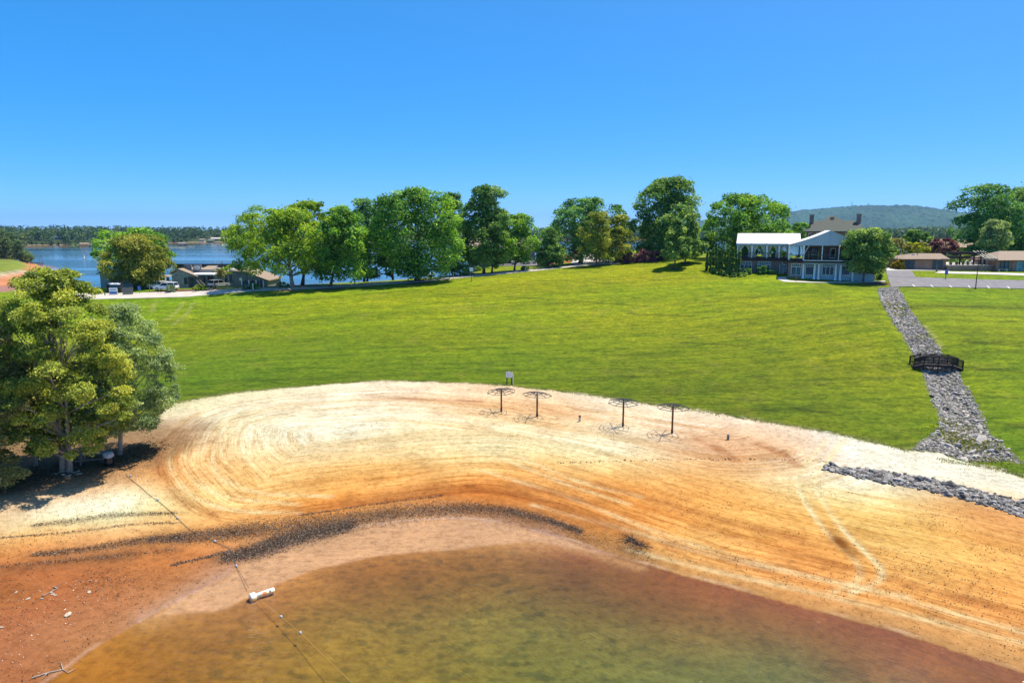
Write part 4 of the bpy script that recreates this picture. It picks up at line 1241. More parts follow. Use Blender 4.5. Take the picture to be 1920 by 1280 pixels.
shrub('dark_shrub', 'leafy bush at the foot of the lodge wall', (930, 503), 2.6, 1.8, 'maple', 343)
shrub('dark_shrub', 'low bush with pale leaves before the lodge', (897, 508), 2.2, 1.3, 'pear', 344)
shrub('dark_shrub', 'undergrowth bush on the verge by the boulder border', (985, 507), 2.6, 1.1, 'oak', 345)
shrub('dark_shrub', 'undergrowth bush at the edge of the car park under dark trees', (712, 522), 4.0, 2.2, 'birch', 346)
shrub('dark_shrub', 'leafy undergrowth bush behind the bright green maple', (828, 518), 5.0, 2.6, 'deep', 347)
shrub('dark_shrub', 'undergrowth bush between the two tall dark trees', (872, 516), 4.0, 2.4, 'deep', 348)

# --- conifers on the point across the inlet
def conifer(px, pyb, tp, w, seed, label, Y, z=0.8):
    p = at_y(px, pyb, Y)
    h = at_y(px, tp, Y).z - z
    root = thing('pine_tree', label, 'tree', (p.x, Y, z), 0, 'pines on the clay point')
    V, Q, c, LC, lr = crown(seed, w / 2, w / 2, h * 0.06, h, 'pyramid', 44, 3600, 0.75, PAL['conifer'], 0.40, 0.2, 0.6)
    put('crown', mesh_np('crown', V, Q, 'foliage', c), root)
    MB().tube([(0, 0, -0.3), (0, 0, h * 0.5), (0, 0, h * 0.9)], [0.4, 0.25, 0.06], 7).local('trunk', 'bark', root)
for k, (px, tp, w) in enumerate([(-14, 432, 15), (6, 430, 14), (26, 436, 14), (40, 450, 11), (16, 446, 12), (52, 470, 8)]):
    conifer(px, 500, tp, w, 400 + k, 'tall dark pine on the red clay point' if k < 5 else 'small crooked pine at the tip of the red clay point', 402 + 5 * (k % 3), 2.0 if k < 5 else 0.9)
# ------------------------------------------------------------------ far land
def land_patch(name, poly, hfun, x0, x1, y0, y1, nx, ny, colfun):
    X, Y = np.meshgrid(np.linspace(x0, x1, nx), np.linspace(y0, y1, ny), indexing='xy')
    P = np.stack([X.ravel(), Y.ravel()], 1)
    d, _ = poly_dist(P, np.vstack([poly, poly[:1]]))
    sd = np.where(in_poly(P, poly), d, -d)
    z = hfun(P, sd)
    V = np.column_stack([P, z])
    I = np.arange(nx * ny).reshape(ny, nx)
    Q = np.stack([I[:-1, :-1].ravel(), I[:-1, 1:].ravel(), I[1:, 1:].ravel(), I[1:, :-1].ravel()], 1)
    keep = z[Q].max(1) > -1.2
    me = mesh_np(name, V, Q[keep], 'far_ground', colfun(P, sd, z), True)
    return struct(put(name, me))
attr_mat('far_ground', 'leaf_colour', 0.95, 0.25, 0.15, 0.1)

# the grassy point across the inlet at the left
POINT = np.array([(-262, 234), (-215, 238), (-186, 246), (-190, 262), (-203, 300), (-232, 345), (-268, 392), (-284, 412), (-300, 430), (-420, 470), (-520, 430), (-520, 234)], float)
def point_h(P, sd):
    top = np.where(P[:, 1] > 372, 2.0, 4.6)
    return np.where(sd > 0, top * sstep(0, 16, sd), np.maximum(sd * 0.2, -3)) + 0.4 * (fbm(P[:, 0] * 0.05, P[:, 1] * 0.05, 3) - 0.5)
def point_c(P, sd, z):
    g = np.array((0.13, 0.165, 0.02)) * (0.75 + 0.5 * fbm(P[:, 0] * 0.08, P[:, 1] * 0.08, 5))[:, None]
    c = np.array((0.36, 0.15, 0.07)) * (0.7 + 0.6 * fbm(P[:, 0] * 0.12, P[:, 1] * 0.3, 6))[:, None]
    m = (sstep(2.2, 3.3, z) * (P[:, 1] < 385))[:, None]
    rock = (sstep(1.9, 2.4, z) * sstep(3.3, 2.8, z) * (P[:, 1] < 300))[:, None] * 0.8
    out = c * (1 - m) + g * m
    return out * (1 - rock) + np.array((0.33, 0.30, 0.24)) * rock
land_patch('grassy_point', POINT, point_h, -520, -170, 225, 470, 150, 110, point_c)

# shore across the lake
FS_X = np.array([-3200, -1500, -1050, -760, -700, -640, -560, -380, 0, 400, 560, 700, 1200, 3200])
FS_Y = np.array([1000, 980, 1000, 905, 900, 990, 1180, 1500, 1600, 1500, 1000, 905, 1000, 1000])
def shore_y(x):
    return np.interp(x, FS_X, FS_Y) + 18 * np.sin(x * 0.013) + 9 * np.sin(x * 0.041 + 1)
def far_h(x, y):
    s = y - shore_y(x)
    rise = np.interp(s, [-60, -8, 0, 12, 60, 400, 900, 2600], [-8, -2, 0, 0.8, 4, 9, 14, 16])
    return rise + 8 * (fbm(x * 0.002 + 5, y * 0.002, 12, 3) - 0.5) * sstep(60, 500, s)
def build_far():
    xs = np.linspace(-3300, 3300, 320)
    ss = np.concatenate([[-60, -20, -8, -3, 0, 3, 7, 12, 20, 35], np.linspace(60, 2600, 24)])
    S, X = np.meshgrid(ss, xs, indexing='ij')
    Y = shore_y(X) + S
    Z = far_h(X, Y)
    V = np.column_stack([X.ravel(), Y.ravel(), Z.ravel()])
    I = np.arange(V.shape[0]).reshape(S.shape)
    Q = np.stack([I[:-1, :-1].ravel(), I[:-1, 1:].ravel(), I[1:, 1:].ravel(), I[1:, :-1].ravel()], 1)
    clay = np.array((0.36, 0.26, 0.18)) * (0.6 + 0.8 * fbm(V[:, 0] * 0.02, V[:, 1] * 0.05, 14))[:, None]
    m = sstep(1.5, 6, S.ravel())[:, None]
    lawn_m = sstep(0.5, 0.62, fbm(V[:, 0] * 0.006, V[:, 1] * 0.006, 15))[:, None]
    g = np.array((0.11, 0.14, 0.03)) * lawn_m + np.array((0.03, 0.05, 0.015)) * (1 - lawn_m)
    struct(put('far_shore', mesh_np('far_shore', V, Q, 'far_ground', clay * (1 - m) + g * m, True)))
    # woods: each tree a clump of leaf sprays; one mass
    rng = np.random.default_rng(77)
    def wood(name, n, xr, sr, hts, per, pal, leaf, seed, gap=None):
        x = rng.uniform(xr[0], xr[1], n)
        s = rng.uniform(0, 1, n) ** 1.6 * (sr[1] - sr[0]) + sr[0]
        # keep only trees inside the picture's wedge with a margin
        y = shore_y(x) + s
        k = np.abs(x / y) < 0.95
        if gap is not None:
            k &= gap(x, s)
        x, y, s = x[k], y[k], s[k]
        z = far_h(x, y)
        n = len(x)
        h = rng.uniform(hts[0], hts[1], n) * (0.8 + 0.4 * vnoise(x * 0.012, y * 0.012, seed))
        w = h * rng.uniform(0.28, 0.44, n)
        t = rng.beta(1.25, 1.4, (n, per))
        a = rng.uniform(0, 2 * math.pi, (n, per))
        rad = np.sqrt(np.clip(1 - (2 * t - 0.95) ** 2, 0, 1)) * rng.uniform(0.55, 1.05, (n, per))
        D = np.stack([np.cos(a) * rad, np.sin(a) * rad, (t - 0.45) * 1.6], -1)
        C = np.stack([x[:, None] + D[..., 0] * w[:, None], y[:, None] + D[..., 1] * w[:, None], z[:, None] + (0.03 + 0.95 * t) * h[:, None]], -1).reshape(-1, 3)
        N = (D.reshape(-1, 3) * 0.7 + np.array([0, 0, 0.5]) + 0.4 * rng.normal(size=(n * per, 3)))
        V, Q = leaf_quads(rng, C, N, leaf, 0.8)
        pal = np.array(pal)
        tv = rng.random(n)
        tv = np.clip(0.6 * vnoise(x * 0.02, y * 0.02, seed + 1) + 0.5 * tv - 0.05, 0, 1)
        c = pal[0] * (1 - tv)[:, None] + pal[1] * tv[:, None]
        c = np.repeat(c, per, 0) * rng.uniform(0.7, 1.3, n * per)[:, None]
        o = stuff(put(name, mesh_np(name, V, Q, 'foliage', np.repeat(c, 4, 0))))
        return o
    def gap(x, s):
        ok = np.ones(len(x), bool)
        for hx, hw, hs in HOUSE_CLEAR:
            ok &= ~((np.abs(x - hx) < hw) & (s < hs))
        return ok
    o = wood('far_woods', 4600, (-1750, 1750), (9, 620), (15, 19), 34, [(0.03, 0.075, 0.028), (0.085, 0.15, 0.045)], 3.4, 31, gap)
    tag(o, 'unbroken green woods along the opposite shore of the lake', 'woods')
    o = wood('shore_scrub', 2400, (-1750, 1750), (3, 20), (4, 9), 18, [(0.05, 0.09, 0.03), (0.12, 0.16, 0.045)], 2.4, 35, gap)
    tag(o, 'pale low scrub along the far water line', 'scrub')
FAR_HOUSES = []
HOUSE_CLEAR = []
def far_pos(px, s):
    # distance from where the view ray column meets the far shore
    u = (px - 960) / F
    Y = 1000.0
    for _ in range(40):
        Y = float(shore_y(np.array([u * Y * 1.0]))[0]) + s
    return u * Y, Y
for px, s, w, d, h, roof, wall, name, label in [
        (122, 24, 26, 10, 4.2, 'car_dark', 'dark_siding', 'far_house', 'long low dark house on the far shore left of the pale trees'),
        (162, 30, 12, 9, 5.0, 'brown_roof', 'brick_red', 'far_house', 'small brown roofed house between two pale trees on the far shore'),
        (207, 28, 13, 9, 5.0, 'white_paint', 'cream', 'far_house', 'small pale house on the far shore left of the lakeside oak'),
        (341, 26, 21, 11, 6.5, 'sign_white', 'cream', 'far_house', 'two storey cream house with pale roof on the far shore'),
        (354, 24, 9, 8, 5.5, 'tan_roof', 'cream', 'far_house', 'narrow cream house beside the two storey one on the far shore'),
        (364, 22, 8, 7, 6.5, 'white_paint', 'sign_white', 'far_house', 'small white gabled house across the lake'),
        (378, 18, 8, 7, 4.5, 'tan_roof', 'cream', 'far_house', 'little tan boathouse at the far water edge'),
        (386, 20, 8, 7, 4.0, 'brown_roof', 'cream', 'far_house', 'little brown boathouse at the far water edge'),
        (424, 26, 40, 13, 5.5, 'stone_pale', 'brick_dark', 'far_house', 'very long low house with pale purple roof on the far shore'),
        (1650, 60, 20, 12, 6.0, 'tan_roof', 'stone_pale', 'far_house', 'grey house among trees below the mountain')]:
    x, y = far_pos(px, s)
    HOUSE_CLEAR.append((x, w * 0.75, s + 12))
    FAR_HOUSES.append((x, y, w, d, h, roof, wall, name, label))
build_far()
def gable_house(x, y, z, w, d, h, roof, wall, name, label, cat='house', nwin=4):
    root = thing(name, label, cat, (x, y, z))
    m = MB()
    m.box(-w / 2, w / 2, -d / 2, d / 2, -0.5, h * 0.6)
    m.local('wall', wall, root)
    m = MB()
    e, rz = h * 0.6, h
    ov = 0.6
    m.prism([(-d / 2 - ov, e + 0.003), (0, rz), (d / 2 + ov, e + 0.003), (d / 2 + ov, e - 0.25), (-d / 2 - ov, e - 0.25)], 'x', -w / 2 - ov, w / 2 + ov)
    m.local('roof', roof, root)
    for k in range(nwin):
        xx = -w / 2 + w * (k + 0.5) / nwin
        MB().box(xx - w / nwin * 0.25, xx + w / nwin * 0.25, -d / 2 - 0.06, -d / 2 + 0.02, h * 0.18, h * 0.46).local('window', 'glass_dark', root)
    return root
for x, y, w, d, h, roof, wall, name, label in FAR_HOUSES:
    gable_house(x, y, float(far_h(np.array([x]), np.array([y]))[0]) + 0.1, w, d, h, roof, wall, name, label)
# docks along the far water line
for k, px in enumerate((172, 352, 405)):
    x, y = far_pos(px, 0)
    root = thing('boat_dock', ['open roofed boat dock below the small brown roofed house', 'boat dock below the two storey cream house', 'dark boat dock left of the very long low house'][k], 'dock', (x, y - 6, 0))
    MB().box(-7, 7, -4, 8, 0.35, 0.6).local('deck', 'dark_wood', root)
    MB().prism([(-4.5, 3.0), (0, 4.2), (4.5, 3.0), (4.5, 2.8), (-4.5, 2.8)], 'x', -5, 5).local('roof', 'tan_roof' if k == 0 else 'dark_siding', root)
    for sx in (-4.5, 4.5):
        for sy in (-3.5, 3.5):
            MB().box(sx - 0.12, sx + 0.12, sy - 0.12, sy + 0.12, -3, 2.9).local('post', 'dark_wood', root)

# tree lined mound and pale trees on the far left clay spit
def spit_tree(px, s, h, w, pal, seed, label):
    x, y = far_pos(px, s)
    z = float(far_h(np.array([x]), np.array([y]))[0])
    root = thing('shore_tree', label, 'tree', (x, y, z), 0, 'pale trees on the far shore')
    V, Q, c, LC, lr = crown(seed, w / 2, w / 2, 0.5, h, 'dome', 26, 1200, 1.6, PAL[pal], 0.36, 0.05)
    put('crown', mesh_np('crown', V, Q, 'foliage', c), root)
    MB().tube([(0, 0, -0.3), (0, 0, h * 0.7)], [0.4, 0.1], 6).local('trunk', 'bark', root)
for k, (px, s, h, w) in enumerate([(48, 12, 11, 13), (58, 10, 12, 14), (68, 12, 11, 13), (79, 10, 9, 12), (86, 10, 8, 10), (140, 14, 12, 15), (147, 16, 11, 13), (184, 16, 11, 13), (190, 14, 9, 10)]):
    spit_tree(px, s, h, w, 'grey' if k > 2 else 'birch', 500 + k, 'pale green tree in the row on the far clay spit' if k < 5 else 'pale green round tree beside the far brown roofed house')

# mountain
def build_mountain():
    px = np.array([900, 1050, 1180, 1300, 1380, 1455, 1480, 1530, 1580, 1640, 1680, 1740, 1790, 1850, 1930, 2050, 2300])
    py = np.array([434, 430, 424, 414, 406, 400, 396.5, 391, 387.5, 384.5, 388, 399.5, 409, 416, 422, 428, 434])
    Y0 = 6600.0
    rx = np.array([at_y(a, b, Y0).x for a, b in zip(px, py)])
    rz = np.array([at_y(a, b, Y0).z for a, b in zip(px, py)])
    xs = np.linspace(rx[0], rx[-1], 480)
    vs = np.concatenate([np.linspace(-1, 0, 120), np.linspace(0.04, 0.6, 14)])
    X, Vv = np.meshgrid(xs, vs)
    ridge = np.interp(X, rx, rz)
    Y = Y0 + Vv * 2300
    fold = fbm(X * 0.0016 + Vv * 0.6, Vv * 2.2, 61, 4) - 0.5
    prof = np.where(Vv < 0, (1 + Vv) ** 1.15, 1 - Vv * 0.8)
    spur = np.exp(-((Vv + 0.28 + 0.00012 * (X - 3300)) / 0.10) ** 2) * 16
    Z = ridge * prof + (fold * 190 + spur) * (1 - np.abs(1 + 2 * np.clip(Vv, -1, 0)) ** 2) * np.clip(ridge / 200, 0, 1)
    tex = (vnoise(X * 0.045, Y * 0.02, 62) - 0.5) * 16 + (vnoise(X * 0.10, Y * 0.05, 63) - 0.5) * 9
    Z = Z + tex * np.clip(ridge / 80, 0, 1) - 2
    V = np.column_stack([X.ravel(), Y.ravel(), Z.ravel()])
    I = np.arange(V.shape[0]).reshape(X.shape)
    Q = np.stack([I[:-1, :-1].ravel(), I[:-1, 1:].ravel(), I[1:, 1:].ravel(), I[1:, :-1].ravel()], 1)
    c = np.array((0.045, 0.095, 0.040)) * (0.6 + 0.8 * fbm(V[:, 0] * 0.006, V[:, 1] * 0.003, 64))[:, None]
    cl = sstep(0.70, 0.80, fbm(V[:, 0] * 0.010, V[:, 1] * 0.004, 66))[:, None] * 0.25
    c = c * (1 - cl) + np.array((0.16, 0.15, 0.11)) * cl
    struct(put('mountain', mesh_np('mountain', V, Q, 'far_ground', c, False)))
    for a, b, h, nm, lb in ((1597, 387, 46, 'radio_mast', 'tall thin radio mast on the crest of the mountain'), (1628, 385, 20, 'summit_tower', 'squat lookout tower on the mountain summit')):
        p = at_y(a, b, Y0)
        z = float(np.interp(p.x, rx, rz)) - 12
        root = thing(nm, lb, 'mast', (p.x, Y0, z))
        w = 2.2 if h > 30 else 7
        m = MB()
        for sx in (-1, 1):
            for sy in (-1, 1):
                m.bar((sx * w, sy * w, 0), (sx * w * 0.35, sy * w * 0.35, h + 12), 1.0)
        m.local('mast', 'dark_metal', root)
        for k in range(6):
            f = (k + 1) / 7
            r_ = w * (1 - 0.65 * f)
            MB().box(-r_, r_, -r_, r_, (h + 12) * f - 0.5, (h + 12) * f + 0.5).local('platform', 'dark_metal', root)
build_mountain()

# dock, post and marker in the inlet
root = thing('swim_dock', 'low wooden dock reaching from the pines into the lake', 'dock', at_z(70, 495, 0))
s_ = 430 / F
MB().box(-3.6, 3.4, -1.2, 1.2, 0.35, 0.7).local('deck', 'dark_wood', root)
for a in (-3.0, 0.2, 2.9):
    MB().box(a - 0.13, a + 0.13, -0.13, 0.13, -3, 0.6).local('pile', 'dark_wood', root)
root2 = thing('mooring_post', 'tall thin post standing beside the low wooden dock', 'post', at_z(75.5, 497, 0))
MB().tube([(0, 0, -3), (0, 0, 4.2)], 0.16, 8).local('shaft', 'grey_wood', root2)
MB().lathe([(0.02, 4.2), (0.2, 4.2), (0.16, 4.45), (0.02, 4.5)], 8).local('cap', 'grey_wood', root2)
root3 = thing('channel_buoy', 'small white marker buoy far out on the blue lake', 'buoy', at_z(158, 483, 0))
MB().lathe([(0.02, -0.6), (0.45, -0.55), (0.5, 0.1), (0.22, 0.35), (0.2, 2.0), (0.02, 2.1)], 10).local('body', 'buoy_white', root3)
MB().lathe([(0.23, 1.2), (0.235, 1.25), (0.235, 1.5), (0.23, 1.55)], 10).local('band', 'orange_mark', root3)

# air between here and the mountain
def build_haze():
    m = bpy.data.materials.new('haze_air')
    m.use_nodes = True
    nt = m.node_tree
    nt.nodes.remove(nt.nodes['Principled BSDF'])
    pv = nt.nodes.new('ShaderNodeVolumePrincipled')
    pv.inputs['Color'].default_value = (0.24, 0.49, 1.0, 1)
    pv.inputs['Density'].default_value = 0.000052
    pv.inputs['Anisotropy'].default_value = 0.0
    nt.links.new(pv.outputs[0], nt.nodes['Material Output'].inputs['Volume'])
    MATS['haze_air'] = m
    mb = MB()
    mb.box(-14100, 14100, -700, 14100, -5.5, 330)
    o = stuff(mb.build('haze', 'haze_air'))
build_haze()
# ------------------------------------------------------------------ paved ground
def drape(name, near_px, far_px, mat, up, n=40, m=5, world=False):
    """strip of paving between two edges, lying on the ground"""
    def line(pts):
        L = np.array([on_ground(*p)[:2] for p in pts]) if not world else np.array(pts, float)
        s = np.concatenate([[0], np.cumsum(np.hypot(*np.diff(L, axis=0).T))])
        q = np.linspace(0, s[-1], n)
        return np.stack([np.interp(q, s, L[:, 0]), np.interp(q, s, L[:, 1])], 1)
    A, B = line(near_px), line(far_px)
    f = np.linspace(0, 1, m)
    P = (A[None] * (1 - f[:, None, None]) + B[None] * f[:, None, None]).reshape(-1, 2)
    z = hgt(P) + up
    V = np.column_stack([P, z])
    I = np.arange(m * n).reshape(m, n)
    Q = np.stack([I[:-1, :-1].ravel(), I[:-1, 1:].ravel(), I[1:, 1:].ravel(), I[1:, :-1].ravel()], 1)
    # skirt so that the edge reads as a slab
    me = mesh_np(name, V, Q, mat)
    o = put(name, me)
    so = o.modifiers.new('thickness', 'SOLIDIFY')
    so.thickness = 0.12
    so.offset = -1 if me.polygons[0].normal.z > 0 else 1
    return struct(o)
M('asphalt', (0.165, 0.16, 0.175), 0.9, 0.22, 0.8, bmp=0.006)
M('asphalt_dark', (0.085, 0.085, 0.095), 0.9, 0.25, 0.8, bmp=0.006)
M('road_pale', (0.44, 0.40, 0.36), 0.9, 0.15, 0.5, bmp=0.005)
drape('road', [(140, 561), (225, 560), (350, 557), (480, 546), (600, 541), (720, 533.5), (800, 528), (900, 518), (1000, 508.5), (1060, 502), (1110, 497)],
      [(140, 550), (225, 549.5), (350, 547), (480, 540), (600, 536.5), (720, 529.5), (800, 524.5), (900, 514.5), (1000, 504.5), (1060, 498.5), (1100, 495)], 'road_pale', 0.07, 90, 5)
drape('car_park', [(395, 543.5), (440, 541.5), (480, 539.4), (600, 536), (720, 529), (800, 524), (890, 515)],
      [(385, 536.5), (440, 534), (480, 533), (600, 530.5), (720, 524), (800, 518.5), (890, 511.5)], 'asphalt_dark', 0.085, 60, 6)
drape('forecourt', [(282, 549), (330, 547.5), (400, 544)], [(285, 540), (330, 539.5), (395, 536)], 'asphalt', 0.06, 30, 5)
drape('drive', [(1068, 501), (1100, 497.2), (1163, 495)], [(1088, 476), (1096, 476), (1108, 476)], 'road_pale', 0.06, 14, 30)
drape('lodge_yard', [(935, 499.5), (1000, 498), (1040, 493.5)], [(935, 494.5), (1000, 493), (1040, 491)], 'asphalt', 0.06, 20, 4)
drape('parking_lot', [(1671, 538), (1700, 537.5), (1760, 538.5), (1830, 540), (1920, 541.5), (2000, 543)], [(1664, 519), (1716, 520), (1760, 521.5), (1830, 524), (1920, 526), (2000, 528)], 'asphalt', 0.07, 60, 8)
drape('parking_entry', [(1664, 518.6), (1690, 519.2), (1716, 519.6)], [(1661, 508), (1685, 508), (1709, 508)], 'asphalt', 0.075, 12, 8)
drape('pool_path', [(1752, 512), (1830, 514), (1920, 517), (1980, 518)], [(1765, 509), (1830, 510.5), (1920, 513), (1980, 514)], 'concrete', 0.07, 30, 4)
drape('pool_house_path', [(1661, 507.5), (1690, 507.5), (1709, 507.5), (1780, 508.6)], [(1650, 499), (1690, 504.5), (1709, 504.6), (1780, 505.8)], 'concrete', 0.06, 14, 4)
drape('clubhouse_path', [(1457, 520), (1458, 524), (1470, 528.5), (1520, 530.2), (1600, 530.3), (1660, 528)], [(1476, 519), (1473, 522), (1480, 526), (1520, 528.4), (1600, 528.9), (1660, 526.6)], 'concrete', 0.06, 60, 4)
M('line_paint', (0.75, 0.75, 0.72), 0.6, 0.1, 3)
for k, px in enumerate((1711, 1745, 1780, 1815, 1851, 1889)):
    a = on_ground(px, 534 + k * 0.7)
    b = on_ground(px + 4.5, 538 + k * 0.75)
    o = MB()
    d = (b - a).normalized() * 0.06
    r_ = Vector((d.y, -d.x, 0))
    pts = [a + (b - a) * f for f in np.linspace(0, 1, 6)]
    vs = []
    for p in pts:
        for sgn in (-1, 1):
            q = p + r_ * sgn
            vs.append((q.x, q.y, gz(q.x, q.y) + 0.085))
    o.add(vs, [(2 * i, 2 * i + 1, 2 * i + 3, 2 * i + 2) for i in range(5)])
    struct(o.build('bay_line', 'line_paint'))

# ------------------------------------------------------------------ building kit (front faces look towards -Y)
def PX(px, py, Y):
    p = at_y(px, py, Y)
    return p.x, p.z
def win(root, x0, x1, z0, z1, y, glass='glass_dark', cols=3, transom=0.0, frame='white_paint', fw=0.07, name='window', rows=1, kick=0.0):
    """frame bars proud of the wall with a recessed pane as sub-part"""
    f = MB()
    f.box(x0, x1, y - 0.07, y + 0.05, z1 - fw * 1.3, z1)
    f.box(x0, x1, y - 0.09, y + 0.05, z0, z0 + fw)
    f.box(x0, x0 + fw, y - 0.07, y + 0.05, z0 + fw, z1 - fw * 1.3)
    f.box(x1 - fw, x1, y - 0.07, y + 0.05, z0 + fw, z1 - fw * 1.3)
    zt = z1
    if transom:
        zt = z1 - transom
        f.box(x0 + fw, x1 - fw, y - 0.06, y + 0.05, zt - fw, zt)
        nn = max(5, int((x1 - x0) / 0.32))
        for k in range(1, nn):
            xx = x0 + (x1 - x0) * k / nn
            f.box(xx - fw * 0.35, xx + fw * 0.35, y - 0.055, y + 0.05, zt, z1 - fw * 1.3)
    zk = z0 + fw
    if kick:
        zk = z0 + kick
        f.box(x0 + fw, x1 - fw, y - 0.06, y + 0.05, zk - fw, zk)
        nn = max(4, int((x1 - x0) / 0.36))
        for k in range(1, nn):
            xx = x0 + (x1 - x0) * k / nn
            f.box(xx - fw * 0.35, xx + fw * 0.35, y - 0.055, y + 0.05, z0 + fw, zk - fw)
    for k in range(1, cols):
        xx = x0 + (x1 - x0) * k / cols
        f.box(xx - fw * 0.45, xx + fw * 0.45, y - 0.055, y + 0.05, zk, zt - fw if transom else zt - fw * 1.3)
    for k in range(1, rows):
        zz = zk + (zt - zk) * k / rows
        f.box(x0 + fw, x1 - fw, y - 0.052, y + 0.05, zz - fw * 0.4, zz + fw * 0.4)
    w = f.build(name, frame, root)
    MB().box(x0 + fw * 0.5, x1 - fw * 0.5, y - 0.02, y + 0.03, z0 + fw * 0.5, z1 - fw).build('pane', glass, w)
    return w

# ------------------------------------------------------------------ clubhouse with party tents
def clubhouse():
    YL, YR, YH = 143.0, 138.0, 160.0
    # the building faces the camera: work in a frame turned about its pivot
    TH = R(20)
    ct, st = math.cos(TH), math.sin(TH)
    Q = at_y(1490, 517, 139.0)
    def w2l(x, y):
        dx, dy = x - Q.x, y - Q.y
        return dx * ct - dy * st, dx * st + dy * ct
    def l2w(x, y):
        return Q.x + x * ct + y * st, Q.y - x * st + y * ct
    cl = w2l(0, 0)
    def PX(px, py, Y):
        d = ray(px, py)
        lx, ly = d.x * ct - d.y * st, d.x * st + d.y * ct
        t = (Y - cl[1]) / ly
        return cl[0] + lx * t, CAM_Z + d.z * t
    _gz = globals()['gz']
    def gz(x, y):
        return _gz(*l2w(x, y))
    YL, YR, YH = 4.0, -1.0, 21.0
    gl = gz(PX(1430, 514, YL)[0], YL)
    root = thing('clubhouse', 'brick clubhouse with white and grey tent roofed terrace', 'building', (Q.x, Q.y, gl - 0.2), -TH)
    FRAME[root.name] = (0, 0, gl - 0.2)
    # left wing, ground floor
    xl, zb = PX(1384, 513, YL)
    xm, _ = PX(1478, 513, YL)
    zb = gl - 0.5
    zd = PX(1400, 488, YL)[1]
    MB().box(xl, xm, YL, YL + 9, zb, zd).build('wall', 'brick_dark', root)
    def W(px0, px1, py0, py1, Y, **k):
        x0, z1 = PX(px0, py0, Y)
        x1, z0 = PX(px1, py1, Y)
        return win(root, x0, x1, z0, z1, Y, **k)
    W(1389, 1409.5, 489.6, 504, YL, transom=0.62, cols=3)
    W(1421, 1444, 490, 505, YL, transom=0.62, cols=3, glass='glass_green')
    W(1462, 1469.5, 495, 516, YL, cols=1, glass='glass_green', name='door')
    W(1470, 1474, 496, 509, YL, cols=1, rows=2, name='side_light')
    x0, z0 = PX(1456, 517.5, YL)
    x1, _ = PX(1478, 517.5, YL)
    MB().box(x0, x1, YL - 1.4, YL - 0.01, z0 - 0.7, z0 + 0.02).build('step', 'concrete', root)
    for px in (1414, 1447):                                   # shallow brick piers
        x0, _ = PX(px, 500, YL)
        MB().box(x0 - 0.28, x0 + 0.28, YL - 0.14, YL - 0.004, zb, zd - 0.02).build('pier', 'brick_dark', root)
    # deck edge
    z1 = PX(1400, 483, YL)[1]
    MB().box(xl - 0.3, xm + 0.05, YL - 0.5, YL + 8.9, zd, z1).build('deck', 'dark_wood', root)
    # tent over left wing
    ze = PX(1430, 456.5, YL)[1]
    zr = PX(1430, 437.5, YL + 5.5)[1]
    xa, _ = PX(1381, 456, YL)
    xb, _ = PX(1512, 440, YL + 5.5)
    roof = MB()
    nb = 5
    edges = [PX(p, 456, YL)[0] for p in (1381, 1409.5, 1437.5, 1460.5, 1481, 1502)]
    for k in range(nb):
        e0, e1 = edges[k] + 0.015, edges[k + 1] - 0.015
        sh = 0.0
        r_ = MB()
        r_.slab([(e0, YL - 0.35, ze), (e1, YL - 0.35, ze), (e1 + sh * 0.35, YL + 5.5, zr), (e0 + sh * 0.35, YL + 5.5, zr)], 0.06)
        r_.build('roof_panel', 'tent_white', root)
        r_ = MB()
        r_.slab([(e0 + sh * 0.35, YL + 5.5, zr), (e1 + sh * 0.35, YL + 5.5, zr), (e1, YL + 11.3, ze), (e0, YL + 11.3, ze)], 0.06)
        r_.build('roof_panel', 'tent_white', root)
        MB().bar((e0, YL - 0.36, ze + 0.02), (e0, YL + 5.5, zr + 0.02), 0.09, 0.05).build('roof_seam', 'bag_plastic', root)
    MB().box(edges[0] - 0.02, edges[-1], YL - 0.42, YL - 0.36, ze - 0.42, ze - 0.02).build('valance', 'trim_blue', root)
    MB().prism([(YL - 0.3, ze - 0.09), (YL + 5.5, zr - 0.09), (YL + 11.2, ze - 0.09)], 'x', edges[0] + 0.05, edges[0] + 0.10).build('gable_cloth', 'tent_white', root)
    rng = np.random.default_rng(4)
    for k, p in enumerate((1383, 1410, 1438, 1461, 1479.5)):
        x0, _ = PX(p, 470, YL)
        w = 0.17 if k else 0.13
        MB().box(x0 - w, x0 + w, YL - 0.33, YL - 0.05, z1, ze - 0.1).build('tent_post', 'white_paint', root)
        MB().box(x0 - 0.1, x0 + 0.1, YL + 10.9, YL + 11.1, z1, ze - 0.1).build('tent_post', 'white_paint', root)
    # tied back curtains, one pair for each bay
    bays = (1383, 1410, 1438, 1461, 1479.5)
    for k in range(4):
        a, c = PX(bays[k], 470, YL)[0] + 0.2, PX(bays[k + 1], 470, YL)[0] - 0.2
        for sgn in (0, 1):
            cm = MB()
            nn, mm = 15, 9
            vs = []
            for j in range(mm):
                f = j / (mm - 1)                              # 0 top, 1 bottom
                wid = (c - a) * (0.48 - 0.30 * math.sin(min(1, f * 1.5) * math.pi / 2) + 0.10 * max(0, f - 0.66) * 3)
                for i in range(nn):
                    g = i / (nn - 1)
                    xx = a + wid * g if sgn == 0 else c - wid * g
                    vs.append((xx, YL + 0.35 + 0.07 * math.sin(g * 19 + k), ze - 0.35 - f * (ze - 0.45 - z1)))
            fs = [(j * nn + i, j * nn + i + 1, (j + 1) * nn + i + 1, (j + 1) * nn + i) for j in range(mm - 1) for i in range(nn - 1)]
            cm.add(vs, fs)
            o = cm.build('curtain', 'curtain', root)
            MB().bar((a + 0.1 if sgn == 0 else c - 0.1, YL + 0.1, z1 + 1.0), ((a + c) / 2 - 0.25 + 0.5 * sgn, YL + 0.1, ze - 0.35), 0.06).build('brace', 'white_paint', root)
    rl = MB()
